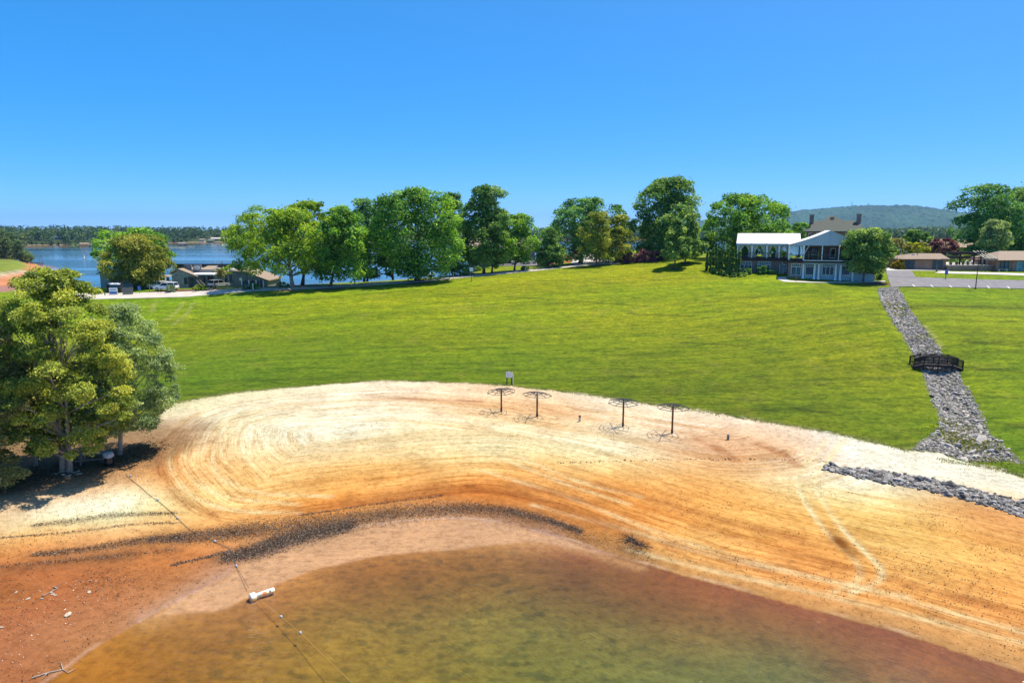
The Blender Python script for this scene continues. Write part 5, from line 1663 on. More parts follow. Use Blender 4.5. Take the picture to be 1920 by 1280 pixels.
    rl.bar((xl, YL - 0.42, z1 + 1.05), (xm, YL - 0.42, z1 + 1.05), 0.06)
    rail = rl.build('railing', 'dark_metal', root)
    for p in np.linspace(xl, xm, 60):
        MB().box(p - 0.012, p + 0.012, YL - 0.43, YL - 0.41, z1 + 0.003, z1 + 1.02).build('baluster', 'dark_metal', rail)
    # right wing
    x0, _ = PX(1477, 517, YR)
    x1, _ = PX(1504, 517, YR)
    x2, _ = PX(1640, 517, YR)
    zb2 = gz(x0, YR) - 0.6
    zd2 = PX(1500, 492, YR)[1]
    MB().box(x0, x1, YR, YR + 14, zb2, zd2).build('wall', 'brick_dark', root)
    MB().box(x1 + 0.003, x2, YR + 0.35, YR + 14, zb2, zd2 - 0.004).build('wall', 'trim_blue', root)
    W(1484, 1501.5, 494, 516.5, YR, transom=0.62, cols=2, glass='glass_green', name='door')
    for a, c in ((1511, 1525.5), (1542, 1562.5), (1579, 1593)):
        xa_, zt = PX(a, 493.5, YR + 0.35)
        xb_, zl = PX(c, 518, YR + 0.35)
        win(root, xa_, xb_, zl, zt, YR + 0.35, transom=0.6, cols=3 if c - a > 16 else 1, kick=0.32)
    for p in (1507, 1528, 1536, 1568, 1577, 1600):
        xx, zt = PX(p, 494, YR)
        zlow = gz(xx, YR)
        col = MB()
        col.lathe([(0.30, -0.3), (0.30, 0.18), (0.23, 0.24), (0.21, 1.2), (0.185, zt - zlow - 0.28), (0.27, zt - zlow - 0.16), (0.27, zt - zlow + 0.02)], 14, (xx, YR + 0.02, zlow))
        col.build('column', 'white_paint', root, True)
    MB().box(x1, x2, YR - 0.30, YR + 0.34, zd2 - 0.35, zd2 - 0.006).build('beam', 'trim_blue', root)
    zf = PX(1500, 487.2, YR)[1]
    MB().box(x0 - 0.2, x2 + 0.3, YR - 0.75, YR + 13.9, zd2, zf - 0.13).build('deck', 'dark_wood', root)
    MB().box(x1, x2 + 0.35, YR - 0.82, YR + 0.0, zf - 0.127, zf).build('deck_trim', 'sign_white', root)
    # big grey tent: gable to the front
    zp = PX(1557, 433, YR)[1]
    xp = PX(1557, 433, YR)[0]
    xe0, ze2 = PX(1479, 459, YR)
    xe1 = PX(1636, 459, YR)[0]
    def curve(a, b, k):
        return [(a[0] + (b[0] - a[0]) * t, a[1] + (b[1] - a[1]) * t - k * math.sin(math.pi * t)) for t in np.linspace(0, 1, 8)]
    out = curve((xe0, ze2), (xp, zp), 0.22) + curve((xp, zp), (xe1, ze2), 0.22)[1:]
    ga = MB()
    ga.prism(out + [(xe1, ze2 - 0.10), (xe0, ze2 - 0.10)], 'y', YR - 0.6, YR - 0.52)
    g_ = ga.build('gable_cloth', 'tent_grey', root)
    MB().box(xp - 0.03, xp + 0.03, YR - 0.64, YR - 0.61, ze2, zp - 0.05).build('seam', 'trim_blue', g_)
    for half, sgn in ((out[:8], -1), (out[7:], 1)):
        rp = MB()
        vs, fs = [], []
        for (px_, pz_) in half:
            vs += [(px_, YR - 0.66, pz_ + 0.02), (px_, YR + 12, pz_ + 0.02), (px_, YR + 12, pz_ + 0.10), (px_, YR - 0.66, pz_ + 0.10)]
        for i in range(len(half) - 1):
            for e in range(4):
                fs.append((4 * i + e, 4 * i + (e + 1) % 4, 4 * i + 4 + (e + 1) % 4, 4 * i + 4 + e))
        fs += [(0, 1, 2, 3), tuple(4 * (len(half) - 1) + e for e in (3, 2, 1, 0))]
        rp.add(vs, fs)
        rp.build('roof_panel', 'tent_white', root)
    for p in (1480, 1507, 1541.5, 1573, 1600, 1634):
        xx, _ = PX(p, 470, YR)
        w = 0.16 if p < 1520 else 0.08
        MB().box(xx - w, xx + w, YR - 0.5, YR - 0.2, zf, ze2 - 0.1).build('tent_post', 'white_paint', root)
    for a, c in ((1480, 1488), (1507, 1499), (1507, 1516)):
        MB().bar((PX(a, 470, YR)[0], YR - 0.35, zf + 0.9), (PX(c, 470, YR)[0], YR - 0.35, ze2 - 0.12), 0.09).build('brace', 'white_paint', root)
    rl = MB()
    rl.bar((x0, YR - 0.6, zf + 1.05), (x2, YR - 0.6, zf + 1.05), 0.07)
    rail = rl.build('railing', 'grey_wood', root)
    for p in np.linspace(x0, x2, 70):
        MB().box(p - 0.012, p + 0.012, YR - 0.61, YR - 0.59, zf + 0.003, zf + 1.02).build('baluster', 'dark_metal', rail)
    # back wall inside the grey tent with doors
    zbk = PX(1557, 459, YR)[1] - 0.2
    MB().box(PX(1505, 470, YR + 9)[0], PX(1660, 470, YR + 9)[0], YR + 9, YR + 9.3, zf - 0.12, zbk).build('inner_wall', 'brick_dark', root)
    for a, c, mt in ((1520, 1533, 'interior'), (1556, 1567, 'white_paint')):
        xa_, _ = PX(a, 470, YR + 9)
        xb_, _ = PX(c, 470, YR + 9)
        d_ = MB().box(xa_, xb_, YR + 8.93, YR + 8.99, zf, zf + 2.2).build('inner_door', mt, root)
        MB().box(xa_ + 0.15, xb_ - 0.15, YR + 8.90, YR + 8.925, zf + 0.3, zf + 2.0).build('pane', 'glass_dark', d_)
    # tables and a wooden stand under the tent stand on the deck (separate things)
    # main house behind
    hx0, hz = PX(1511, 433.5, YH)
    hx1, _ = PX(1614, 433.5, YH)
    ax, az = PX(1561, 404, YH + 6)
    MB().box(hx0 + 0.9, hx1 - 0.9, YH, YH + 14, gl, hz).build('house_wall', 'brick_red', root)
    for a, c in ((1516, 1522), (1530, 1543), (1585, 1591), (1596, 1603)):
        xa_, _ = PX(a, 440, YH)
        xb_, _ = PX(c, 440, YH)
        win(root, xa_, xb_, hz - 1.9, hz - 0.35, YH, cols=2)
    hr = MB()
    hr.add([(hx0, YH - 0.9, hz), (hx1, YH - 0.9, hz), (hx1, YH + 15, hz), (hx0, YH + 15, hz), (ax - 0.3, YH + 6, az), (ax + 0.3, YH + 6, az),
            (hx0, YH - 0.9, hz - 0.2), (hx1, YH - 0.9, hz - 0.2), (hx1, YH + 15, hz - 0.2), (hx0, YH + 15, hz - 0.2)],
           [(0, 1, 5, 4), (1, 2, 5), (2, 3, 4, 5), (3, 0, 4), (6, 7, 1, 0), (7, 8, 2, 1), (8, 9, 3, 2), (9, 6, 0, 3), (9, 8, 7, 6)])
    r_ = hr.build('roof', 'green_roof', root)
    bk = MB()
    bx0, bz = PX(1519, 414, YH + 9)
    bx1, _ = PX(1614, 414, YH + 9)
    ez = hz - 0.4
    bk.prism([(YH + 3, ez), (YH + 9, bz), (YH + 17, ez)], 'x', bx0, bx1)
    bk.build('rear_roof', 'green_roof', root)
    for p, t in ((1522.5, 404), (1611, 402.5)):
        xx, zt = PX(p, t, YH + 8)
        ch = MB()
        ch.box(xx - 0.45, xx + 0.45, YH + 7.6, YH + 8.5, hz, zt)
        ch.box(xx - 0.55, xx + 0.55, YH + 7.5, YH + 8.6, zt, zt + 0.18)
        ch.build('chimney', 'brick_dark', root)
    vt = MB()
    xx, zt = PX(1560.5, 409, YH + 5.2)
    vt.box(xx - 0.35, xx + 0.35, YH + 4.2, YH + 5.4, zt - 0.3, zt + 0.25)
    vt.build('roof_vent', 'brown_roof', root)
    # lamps over the doors
    for p, q, Y in ((1467, 492, YL), (1492.5, 490.5, YR - 0.4)):
        xx, zz = PX(p, q, Y)
        MB().lathe([(0.02, -0.18), (0.12, -0.14), (0.16, 0), (0.1, 0.14), (0.02, 0.17)], 10, (xx, Y - 0.16, zz)).build('wall_lamp', 'lamp_glass', root)
    # furniture on the decks
    for p, Y, z_, nm, lb in ((1492, YR + 2.0, zf, 'terrace_table', 'dark round table under the grey tent'), (1396, YL + 3, z1, 'terrace_table', 'dark table behind the first pair of curtains'),
                             (1448, YL + 3, z1, 'terrace_table', 'dark table behind the third pair of curtains')):
        xx, _ = PX(p, 470, Y)
        t = thing(nm, lb, 'table', (*l2w(xx, Y), z_))
        MB().lathe([(0.02, 0.71), (0.62, 0.71), (0.62, 0.76), (0.02, 0.76)], 14).local('table_top', 'dark_wood', t)
        MB().lathe([(0.3, 0), (0.3, 0.03), (0.05, 0.07), (0.05, 0.71)], 10).local('pedestal', 'dark_metal', t)
        for k in range(3):
            a = k * 2.1 + p
            cx_, cy_ = 0.95 * math.cos(a), 0.95 * math.sin(a)
            c = thing('terrace_chair', 'dark chair drawn up to the ' + lb.split('dark ')[-1], 'chair', (*l2w(xx + cx_, Y + cy_), z_), a - TH, 'terrace chairs')
            MB().box(-0.22, 0.22, -0.22, 0.22, 0.42, 0.47).local('seat', 'dark_metal', c)
            MB().box(0.2, 0.245, -0.22, 0.22, 0.47, 0.92).local('backrest', 'dark_metal', c)
            for sx in (-0.2, 0.2):
                for sy in (-0.2, 0.2):
                    MB().box(sx - 0.02, sx + 0.02, sy - 0.02, sy + 0.02, 0, 0.42).local('leg', 'dark_metal', c)
    xx, _ = PX(1526, 470, YR + 3)
    t = thing('wooden_rack', 'yellow wooden shelf rack standing under the grey tent', 'rack', (*l2w(xx, YR + 3), zf), -TH)
    for sx in (-0.9, 0.9):
        MB().box(sx - 0.06, sx + 0.06, -0.25, 0.25, 0, 1.6).local('upright', 'wood_yellow', t)
    for zz in (0.35, 0.95, 1.45):
        MB().box(-0.84, 0.84, -0.25, 0.25, zz, zz + 0.07).local('shelf', 'wood_yellow', t)
clubhouse()
for k, (px, py) in enumerate(((1493, 527.5), (1595, 527.5))):
    b = on_ground(px, py)
    t = thing('path_light', 'short dark path light before the ' + ('brick pier' if k == 0 else 'last white column'), 'light', b)
    MB().lathe([(0.07, -0.05), (0.07, 0.55), (0.05, 0.58), (0.05, 0.66), (0.12, 0.68), (0.02, 0.78)], 10).local('body', 'brown_wood', t)
    MB().lathe([(0.055, 0.585), (0.056, 0.60), (0.056, 0.64), (0.055, 0.655)], 10).local('lens', 'lamp_glass', t)

# ------------------------------------------------------------------ pool house, pergola terrace and right brick building
def hip_building(name, label, Y, pl, pr, pyb, pye, pyr, rl, rr, depth, wall, roofm):
    x0, ze = PX(pl, pye, Y)
    x1, _ = PX(pr, pye, Y)
    gl = min(gz(x0, Y), gz(x1, Y), PX(pl, pyb, Y)[1])
    root = thing(name, label, 'building', ((x0 + x1) / 2, Y + depth / 2, gl))
    MB().box(x0 + 0.5, x1 - 0.5, Y, Y + depth, gl - 0.5, ze).build('wall', wall, root)
    ra, rz = PX(rl, pyr, Y + depth / 2)
    rb, _ = PX(rr, pyr, Y + depth / 2)
    y0, y1, ym = Y - 0.6, Y + depth + 0.6, Y + depth / 2
    m = MB()
    m.add([(x0, y0, ze), (x1, y0, ze), (x1, y1, ze), (x0, y1, ze), (ra, ym, rz), (rb, ym, rz), (x0, y0, ze - 0.22), (x1, y0, ze - 0.22), (x1, y1, ze - 0.22), (x0, y1, ze - 0.22)],
          [(0, 1, 5, 4), (1, 2, 5), (2, 3, 4, 5), (3, 0, 4), (6, 7, 1, 0), (7, 8, 2, 1), (8, 9, 3, 2), (9, 6, 0, 3), (9, 8, 7, 6)])
    r_ = m.build('roof', roofm, root)
    MB().box(x0 - 0.02, x1 + 0.02, y0 - 0.08, y0 - 0.004, ze - 0.24, ze - 0.04).build('fascia', 'brown_wood', root)
    return root, gl, ze, r_
YP = 149.0
ph, gl, ze, r_ = hip_building('pool_house', 'small brick pool house with brown hipped roof', YP, 1687, 1779, 504.5, 485.5, 475, 1710, 1764, 7.0, 'brick_red', 'brown_roof')
for a, c, mt in ((1698, 1705, 'glass_dark'), (1706, 1714, 'car_dark'), (1749.5, 1757.5, 'car_dark'), (1758.5, 1766.5, 'car_dark')):
    x0, z1 = PX(a, 487.5, YP)
    x1, z0 = PX(c, 504.2, YP)
    d = MB().box(x0, x1, YP - 0.07, YP + 0.03, max(z0, gl), z1).build('door', mt, ph)
    MB().box(x1 - 0.16, x1 - 0.10, YP - 0.12, YP - 0.072, gl + 0.95, gl + 1.1).build('handle', 'rim', d)
x0, z1 = PX(1697, 487, YP)
x1, z0 = PX(1715, 504, YP)
MB().box(x0, x1, YP - 0.1, YP + 0.02, z1, z1 + 0.12).build('lintel', 'cream', ph)
xx, zz = PX(1710, 477.5, YP + 2.8)
MB().lathe([(0.35, -0.4), (0.35, 0.0), (0.25, 0.16), (0.02, 0.2)], 10, (xx, YP + 2.4, zz)).build('roof_vent', 'rim', r_)
xx, zz = PX(1719, 478, YP + 2.5)
MB().tube([(xx, YP + 2.2, zz - 0.5), (xx, YP + 2.2, zz + 0.35)], 0.09, 8).build('pipe', 'wood_yellow', r_)

YB = 147.0
rb, glb, zeb, r2 = hip_building('brick_building', 'brick building with wide tan roof beside the pergola', YB, 1866, 2010, 508, 487.5, 470.5, 1874, 1990, 9.0, 'brick_red', 'tan_roof')
for a, c, mt in ((1876, 1882.5, 'glass_dark'), (1884, 1891, 'glass_dark')):
    x0, z1 = PX(a, 489.5, YB)
    x1, z0 = PX(c, 506.5, YB)
    win(rb, x0, x1, z0, z1, YB, glass='glass_green', frame='dark_metal', cols=1, name='door', fw=0.14)
x0, z1 = PX(1907, 490, YB)
x1, z0 = PX(1932, 507.5, YB)
win(rb, x0, x1, z0, z1, YB, glass='glass_teal', frame='trim_blue', cols=3)
for p in (1869, 1899):
    x0, _ = PX(p, 500, YB)
    MB().box(x0 - 0.25, x0 + 0.25, YB - 0.12, YB - 0.004, glb - 0.4, zeb - 0.25).build('pier', 'brick_red', rb)

# terrace retaining wall
x0, zt = PX(1777, 497, YB + 1)
x1, _ = PX(1866, 497, YB + 1)
gl = gz((x0 + x1) / 2, YB)
tw = thing('terrace_wall', 'low brick retaining wall below the pool terrace', 'wall', ((x0 + x1) / 2, YB + 1, gl - 0.2))
MB().box(x0, x1 + 0.3, YB + 1, YB + 1.4, gl - 0.6, zt - 0.14).build('wall', 'brick_red', tw)
MB().box(x0 - 0.05, x1 + 0.35, YB + 0.9, YB + 1.5, zt - 0.137, zt).build('coping', 'concrete', tw)
MB().box(x0, x1 + 0.3, YB + 1.51, YB + 16, zt - 0.45, zt - 0.03).build('terrace_slab', 'concrete', tw)
# pergola: posts and long beams of dark wood
pg = thing('pergola', 'long dark wooden pergola over the pool terrace', 'pergola', ((x0 + x1) / 2, YB + 5, zt - 0.03))
zt2 = PX(1820, 475, YB + 4)[1]
for p in (1800, 1826, 1839, 1846):
    for Y in (YB + 3, YB + 9):
        xx, _ = PX(p, 485, Y)
        MB().box(xx - 0.13, xx + 0.13, Y - 0.13, Y + 0.13, zt - 0.03, zt2 - 0.2).build('post', 'dark_wood', pg)
for Y, f in ((YB + 3, 0.0), (YB + 9, 0.35)):
    xa, _ = PX(1777, 485, Y)
    xb_, _ = PX(1849, 485, Y)
    MB().box(xa, xb_, Y - 0.09, Y + 0.09, zt2 - 0.197, zt2 + 0.1 + f * 0).build('beam', 'dark_wood', pg)
    MB().box(xa, xb_, Y - 0.07, Y + 0.07, zt2 - 1.05, zt2 - 0.82).build('rail', 'dark_wood', pg)
xa, _ = PX(1777, 485, YB + 3)
xb_, _ = PX(1849, 485, YB + 3)
for k in range(15):
    xx = xa + (xb_ - xa) * (k + 0.5) / 15
    MB().box(xx - 0.05, xx + 0.05, YB + 2.4, YB + 9.6, zt2 + 0.103, zt2 + 0.25).build('rafter', 'dark_wood', pg)
# slatted canopy frame in front of the brick building
cf = thing('canopy_frame', 'pale sloping rafters of an open canopy beside the tan roof', 'canopy', (PX(1856, 487, YB)[0], YB + 2, glb))
for k, p in enumerate((1848, 1855, 1861.5, 1867)):
    xa, za = PX(p, 470.5, YB + 4.5)
    xb_, zb_ = PX(p + 3, 486.5, YB - 0.4)
    MB().bar((xb_ + 0.1, YB + 4.5, za), (xb_, YB - 0.4, zb_), 0.14, 0.2).build('rafter', 'cream', cf)
for p in (1843, 1850.5):
    xx, zz = PX(p, 486.5, YB - 0.4)
    MB().tube([(xx, YB - 0.4, gz(xx, YB - 0.4) - 0.1), (xx, YB - 0.4, zz)], 0.11, 8).build('post', 'grey_wood', cf)
xa, za = PX(1842, 486.5, YB - 0.4)
xb_, _ = PX(1871, 486.5, YB - 0.4)
MB().box(xa, xb_, YB - 0.5, YB - 0.3, za - 0.02, za + 0.2).build('beam', 'grey_wood', cf)
# sun loungers and planters on the terrace
for k, p in enumerate((1783, 1794, 1806, 1815)):
    xx, _ = PX(p, 495, YB + 1.9)
    t = thing('planter_pot', 'dark plant pot on the terrace edge' , 'pot', (xx, YB + 1.95, zt - 0.03), 0, 'pots along the terrace edge')
    MB().lathe([(0.2, 0), (0.3, 0.45), (0.33, 0.46), (0.33, 0.5), (0.02, 0.48)], 12).local('pot', 'dark_metal', t)
    V, Q, c, LC, lr = crown(600 + k, 0.36, 0.36, 0.42, 0.95, 'dome', 8, 160, 0.2, PAL['oak'], 0.5)
    put('plant', mesh_np('plant', V, Q, 'foliage', c), t)
for k, (p, dy) in enumerate(((1788, 5.0), (1806, 5.5), (1818, 5.0), (1832, 5.6), (1852, 6.0), (1858, 7.2))):
    Y = YB + dy
    xx, _ = PX(p, 490, Y)
    t = thing('sun_lounger', 'white sun lounger on the pool terrace behind the brick wall', 'lounger', (xx, Y, zt - 0.03), 0.4 * (k % 3 - 1), 'white loungers on the terrace')
    MB().box(-0.9, 0.45, -0.33, 0.33, 0.30, 0.38).local('seat', 'white_paint', t)
    MB().bar((0.45, 0, 0.34), (1.0, 0, 0.85), 0.66, 0.07).local('backrest', 'white_paint', t)
    for sx in (-0.8, 0.4):
        for sy in (-0.28, 0.28):
            MB().box(sx - 0.03, sx + 0.03, sy - 0.03, sy + 0.03, 0, 0.30).local('leg', 'white_paint', t)
xx, _ = PX(1858, 481, YB + 6)
t = thing('terrace_parasol', 'small orange parasol on the pool terrace', 'parasol', (xx, YB + 8, zt - 0.03))
MB().tube([(0, 0, 0), (0, 0, 2.2)], 0.035, 8).local('pole', 'grey_wood', t)
MB().lathe([(1.2, 1.85), (0.6, 2.15), (0.03, 2.35)], 10).local('canopy', 'copper', t)
# bench beside the brick building
p = on_ground(1872, 508)
t = thing('stone_bench', 'pale low bench in front of the brick building doors', 'bench', (p.x, YB - 0.75, gz(p.x, YB - 0.75)))
MB().box(-1.1, 1.1, -0.25, 0.25, 0.42, 0.52).local('seat', 'concrete', t)
for sx in (-0.8, 0.8):
    MB().box(sx - 0.12, sx + 0.12, -0.2, 0.2, -0.1, 0.42).local('leg', 'concrete', t)

# house with tan roofs beyond the terrace
x0, z0 = PX(1766, 472, 205)
gh = gable_house(x0, 206, gz(x0, 205), 15, 9, PX(1766, 448.5, 206)[1] - gz(x0, 205), 'tan_roof', 'cream', 'tan_house', 'tan roofed house behind the purple leaved tree', 'house')
ch = MB()
xx, zt = PX(1791.5, 451, 206)
ch.box(xx - 0.7, xx + 0.7, 205.3, 206.7, gz(x0, 205), zt)
ch.build('chimney', 'brown_roof', gh)

# grey lodge between the trees
YG = 200.0
x0, zb = PX(878, 497, YG)
gl = gz(x0, YG) - 0.3
lodge = thing('grey_lodge', 'grey two storey lodge with tan roofs half hidden by trees', 'building', (x0 + 6, YG + 4, gl))
x1, ze = PX(935, 462, YG)
xr, _ = PX(1000, 462, YG)
MB().box(x0, x1, YG, YG + 9, gl - 1, ze).build('wall', 'weathered_siding', lodge)
MB().prism([(YG - 0.7, ze), (YG + 4.5, ze + 2.4), (YG + 9.7, ze), (YG + 9.7, ze - 0.22), (YG - 0.7, ze - 0.22)], 'x', x0 - 0.6, x1 + 1.5).build('roof', 'tan_roof', lodge)
x2, zh = PX(937, 467, YG + 1)
x3, _ = PX(1003, 467, YG + 1)
zmid = PX(960, 478, YG)[1]
MB().box(x1 + 0.01, x3, YG + 1, YG + 9, gl - 1, zh).build('wall', 'dark_siding', lodge)
MB().slab([(x2 + 0.3, YG - 0.4, zmid - 0.6), (PX(968, 476, YG)[0], YG - 0.4, zmid - 0.6), (PX(968, 476, YG)[0], YG + 0.99, zmid + 0.4), (x2 + 0.3, YG + 0.99, zmid + 0.4)], 0.15).build('porch_roof', 'tan_roof', lodge)
MB().prism([(YG + 0.2, zh + 0.01), (YG + 5, zh + 2.2), (YG + 9.8, zh + 0.01), (YG + 9.8, zh - 0.2), (YG + 0.2, zh - 0.2)], 'x', x1 + 1.6, x3 + 0.6).build('roof', 'tan_roof', lodge)
for a, c, t_, b_ in ((951, 960, 470, 476), (951, 956, 483, 490), (958, 963, 483, 490), (993, 998, 483, 490)):
    xa, z1 = PX(a, t_, YG + 1)
    xb_, z0 = PX(c, b_, YG + 1)
    win(lodge, xa, xb_, z0, z1, YG + 1, cols=2)
xa, z1 = PX(901.5, 486, YG)
xb_, z0 = PX(904, 491, YG)
win(lodge, xa, xb_, z0, z1, YG, cols=1)

# ------------------------------------------------------------------ lakeside restaurant
def restaurant():
    Y = 157.0
    gl = gz(PX(400, 535, Y)[0], Y) - 0.1
    root = thing('restaurant', 'long low grey restaurant with tan roofs beside the lake', 'building', (PX(400, 535, Y)[0], Y + 5, gl))
    def bx(p0, p1, t, Y0, d, mat, name='wall', b=None):
        x0, z1 = PX(p0, t, Y0)
        x1, _ = PX(p1, t, Y0)
        zb = gl - 0.8 if b is None else PX(p0, b, Y0)[1]
        return MB().box(x0, x1, Y0, Y0 + d, zb, z1).build(name, mat, root)
    bx(352, 436, 513, Y, 9, 'weathered_siding')                     # main hall front
    bx(322, 352, 516, Y - 2.2, 11, 'weathered_siding')              # porch wing
    # right shed wing with sloping top
    q = [PX(p, t, Y - 1) for p, t in ((436, 509), (461, 511), (501, 526))]
    MB().prism(q + [(q[-1][0], gl - 1.5), (q[0][0], gl - 1.5)], 'y', Y - 1, Y + 8).build('wall', 'dark_siding', root)
    rp = MB()
    rp.slab([(q[0][0] - 0.2, Y - 1.4, q[0][1] + 0.24), (q[1][0], Y - 1.4, q[1][1] + 0.24), (q[1][0], Y + 8.4, q[1][1] + 0.24), (q[0][0] - 0.2, Y + 8.4, q[0][1] + 0.24)], 0.2)
    rp.build('roof', 'brown_roof', root)
    rp = MB()
    rp.slab([(q[1][0] + 0.005, Y - 1.4, q[1][1] + 0.24), (q[2][0] + 0.4, Y - 1.4, q[2][1] + 0.10), (q[2][0] + 0.4, Y + 8.4, q[2][1] + 0.10), (q[1][0] + 0.005, Y + 8.4, q[1][1] + 0.24)], 0.2)
    rp.build('roof', 'brown_roof', root)
    # main roof: low canopy, grey band, tan slope, parapet
    x0, z0 = PX(349, 514, Y - 2)
    x1, z1 = PX(407, 511, Y)
    MB().slab([(x0, Y - 2, z0), (x1, Y - 2, z0), (x1, Y - 0.005, z1), (x0, Y - 0.005, z1)], 0.25).build('canopy', 'sign_white', root)
    bx(350, 437, 505.5, Y + 0.5, 9, 'weathered_siding', 'parapet', 512.8)
    x0, z0 = PX(374, 505.4, Y + 0.4)
    x1, z1 = PX(409, 498, Y + 5)
    MB().slab([(x0, Y + 0.4, z0 + 0.03), (x1 + 0.5, Y + 0.4, z0 + 0.03), (x1, Y + 5, z1), (x0, Y + 5, z1)], 0.12).build('roof', 'tan_roof', root)
    x0, z0 = PX(409.5, 510.5, Y - 1.2)
    x1, z1 = PX(436, 503, Y + 2)
    MB().slab([(x0, Y - 1.2, z0), (x1, Y - 1.2, z0), (x1, Y + 0.48, z1 - 0.2), (x0, Y + 0.48, z1 - 0.2)], 0.15).build('roof', 'tan_roof', root)
    bx(328, 436, 497, Y + 10, 6, 'dark_siding', 'rear_wall', 513)
    x0, z0 = PX(326, 496.6, Y + 9.6)
    x1, _ = PX(438, 496.6, Y + 9.6)
    MB().box(x0, x1, Y + 9.4, Y + 16.3, z0, z0 + 0.25).build('roof', 'car_dark', root)
    bx(344, 358, 496.5, Y + 0.2, 0.6, 'dark_siding', 'sign_parapet', 506)
    sp = bx(361.5, 376, 496.5, Y + 0.1, 0.5, 'dark_siding', 'sign_parapet', 506)
    # oval sign with lettering
    ox, oz = PX(369, 501.2, Y)
    el = MB()
    el.prism([(ox + 0.72 * math.cos(a), oz + 0.40 * math.sin(a)) for a in np.linspace(0, 2 * math.pi, 24, endpoint=False)], 'y', Y + 0.02, Y + 0.095)
    sg = el.build('sign_oval', 'sign_white', sp)
    tx = MB()
    for k, xx in enumerate((-0.36, -0.12, 0.12, 0.36)):
        h = (0.34, 0.26, 0.34, 0.26)[k]
        tx.box(ox + xx - 0.09, ox + xx + 0.09, Y - 0.003, Y + 0.018, oz - 0.2, oz - 0.14)
        tx.box(ox + xx - 0.09, ox + xx - 0.03, Y - 0.003, Y + 0.018, oz - 0.137, oz + h - 0.2)
        tx.box(ox + xx - 0.027, ox + xx + 0.09, Y - 0.003, Y + 0.018, oz + h - 0.26, oz + h - 0.2)
    stuff(tx.build('sign_lettering', 'ink', sp))
    # gable porch at the left of the stairs
    a, b_, c = PX(318, 512, Y - 2.4), PX(334, 503.5, Y - 2.4), PX(370, 517.5, Y - 2.4)
    for (s0, s1), nm in (((a, b_), 'roof'), ((b_, c), 'roof')):
        MB().slab([(s0[0], Y - 2.6, s0[1]), (s1[0], Y - 2.6, s1[1]), (s1[0], Y + 8, s1[1]), (s0[0], Y + 8, s0[1])], 0.22).build(nm, 'tan_roof', root)
    MB().prism([(a[0] + 0.4, a[1] - 0.25), (b_[0], b_[1] - 0.25), (c[0] - 0.5, c[1] - 0.25)], 'y', Y - 2.3, Y - 2.21).build('gable', 'weathered_siding', root)
    def W(p0, p1, t, bt, Y0, **k):
        x0, z1 = PX(p0, t, Y0)
        x1, z0 = PX(p1, bt, Y0)
        win(root, x0, x1, z0, z1, Y0, **k)
    W(345, 352, 520, 533, Y - 2.2, cols=2, frame='car_dark')
    W(354, 360, 520, 533, Y, cols=1, frame='car_dark')
    W(378, 386, 516, 530, Y, cols=2, frame='car_dark', name='door')
    W(389, 401, 516, 528, Y, cols=2, frame='car_dark')
    W(421, 427, 515, 532, Y, cols=1, frame='dark_metal', name='door')
    W(430, 436, 515, 530, Y, cols=1, frame='dark_metal')
    x0, z1 = PX(449, 521, Y - 1)
    x1, z0 = PX(454, 526, Y - 1)
    MB().box(x0, x1, Y - 1.06, Y - 1.003, z0, z1).build('notice', 'sign_white', root)
    # left wing: stepped shed roofs running down to the water
    for p0, p1, t0, t1, Y0 in ((180, 232, 512, 501, Y + 3), (196, 240, 520, 510, Y - 1), (205, 250, 527, 519, Y - 3)):
        x0, z0 = PX(p0, t0, Y0)
        x1, z1 = PX(p1, t1, Y0 + 4)
        MB().slab([(x0, Y0, z0), (x1 + 2, Y0, z1), (x1 + 2, Y0 + 8, z1 + 0.3), (x0, Y0 + 8, z0 + 0.3)], 0.3).build('roof', 'brown_roof', root)
        MB().prism([(x0 + 0.6, z0 - 0.28), (x1 + 1.8, z1 - 0.32), (x1 + 1.8, gl - 3), (x0 + 0.6, gl - 3)], 'y', Y0 + 0.4, Y0 + 7.5).build('wall', 'weathered_siding', root)
    x0, z0 = PX(252, 527, Y - 3)
    x1, z1 = PX(318, 516, Y + 3)
    MB().slab([(x0, Y - 3.5, z0), (x1, Y - 3.5, z0), (x1, Y + 4, z1), (x0, Y + 4, z1)], 0.25).build('roof', 'stone_pale', root)
    MB().box(x0 + 0.4, x1 - 0.3, Y - 2.8, Y + 4, gl - 1.0, z0 - 0.2).build('wall', 'dark_siding', root)
    for p0, p1 in ((304, 310), (312, 318)):
        W(p0, p1, 519.5, 526, Y - 2.8, cols=1)
    # roof fin and pipe at the lake side
    x0, z0 = PX(400, 492, Y + 13)
    x1, z1 = PX(411, 496.4, Y + 13)
    MB().prism([(x0, z1), (x0, z0), (x1, z1)], 'y', Y + 12.8, Y + 13.2).build('roof_fin', 'dark_siding', root)
    xx, zz = PX(416.5, 490, Y + 12)
    MB().tube([(xx, Y + 12, zz - 1.2), (xx, Y + 12, zz)], 0.13, 8).build('flue', 'rim', root)
    # stair with two solid railings
    for k, (p0, p1) in enumerate(((368, 378), (373, 386))):
        a_ = PX(p0, 524 + k * -0.5, Y - 2.0)
        b2 = PX(p1, 536.5, Y - 5.6)
        m = MB()
        m.add([(a_[0], Y - 2.0, a_[1]), (b2[0], Y - 5.6, b2[1]), (b2[0], Y - 5.6, b2[1] - 0.75), (a_[0], Y - 2.0, a_[1] - 0.75),
               (a_[0] + 0.1, Y - 2.0, a_[1]), (b2[0] + 0.1, Y - 5.6, b2[1]), (b2[0] + 0.1, Y - 5.6, b2[1] - 0.75), (a_[0] + 0.1, Y - 2.0, a_[1] - 0.75)],
              [(0, 1, 2, 3), (7, 6, 5, 4), (0, 4, 5, 1), (1, 5, 6, 2), (2, 6, 7, 3), (3, 7, 4, 0)])
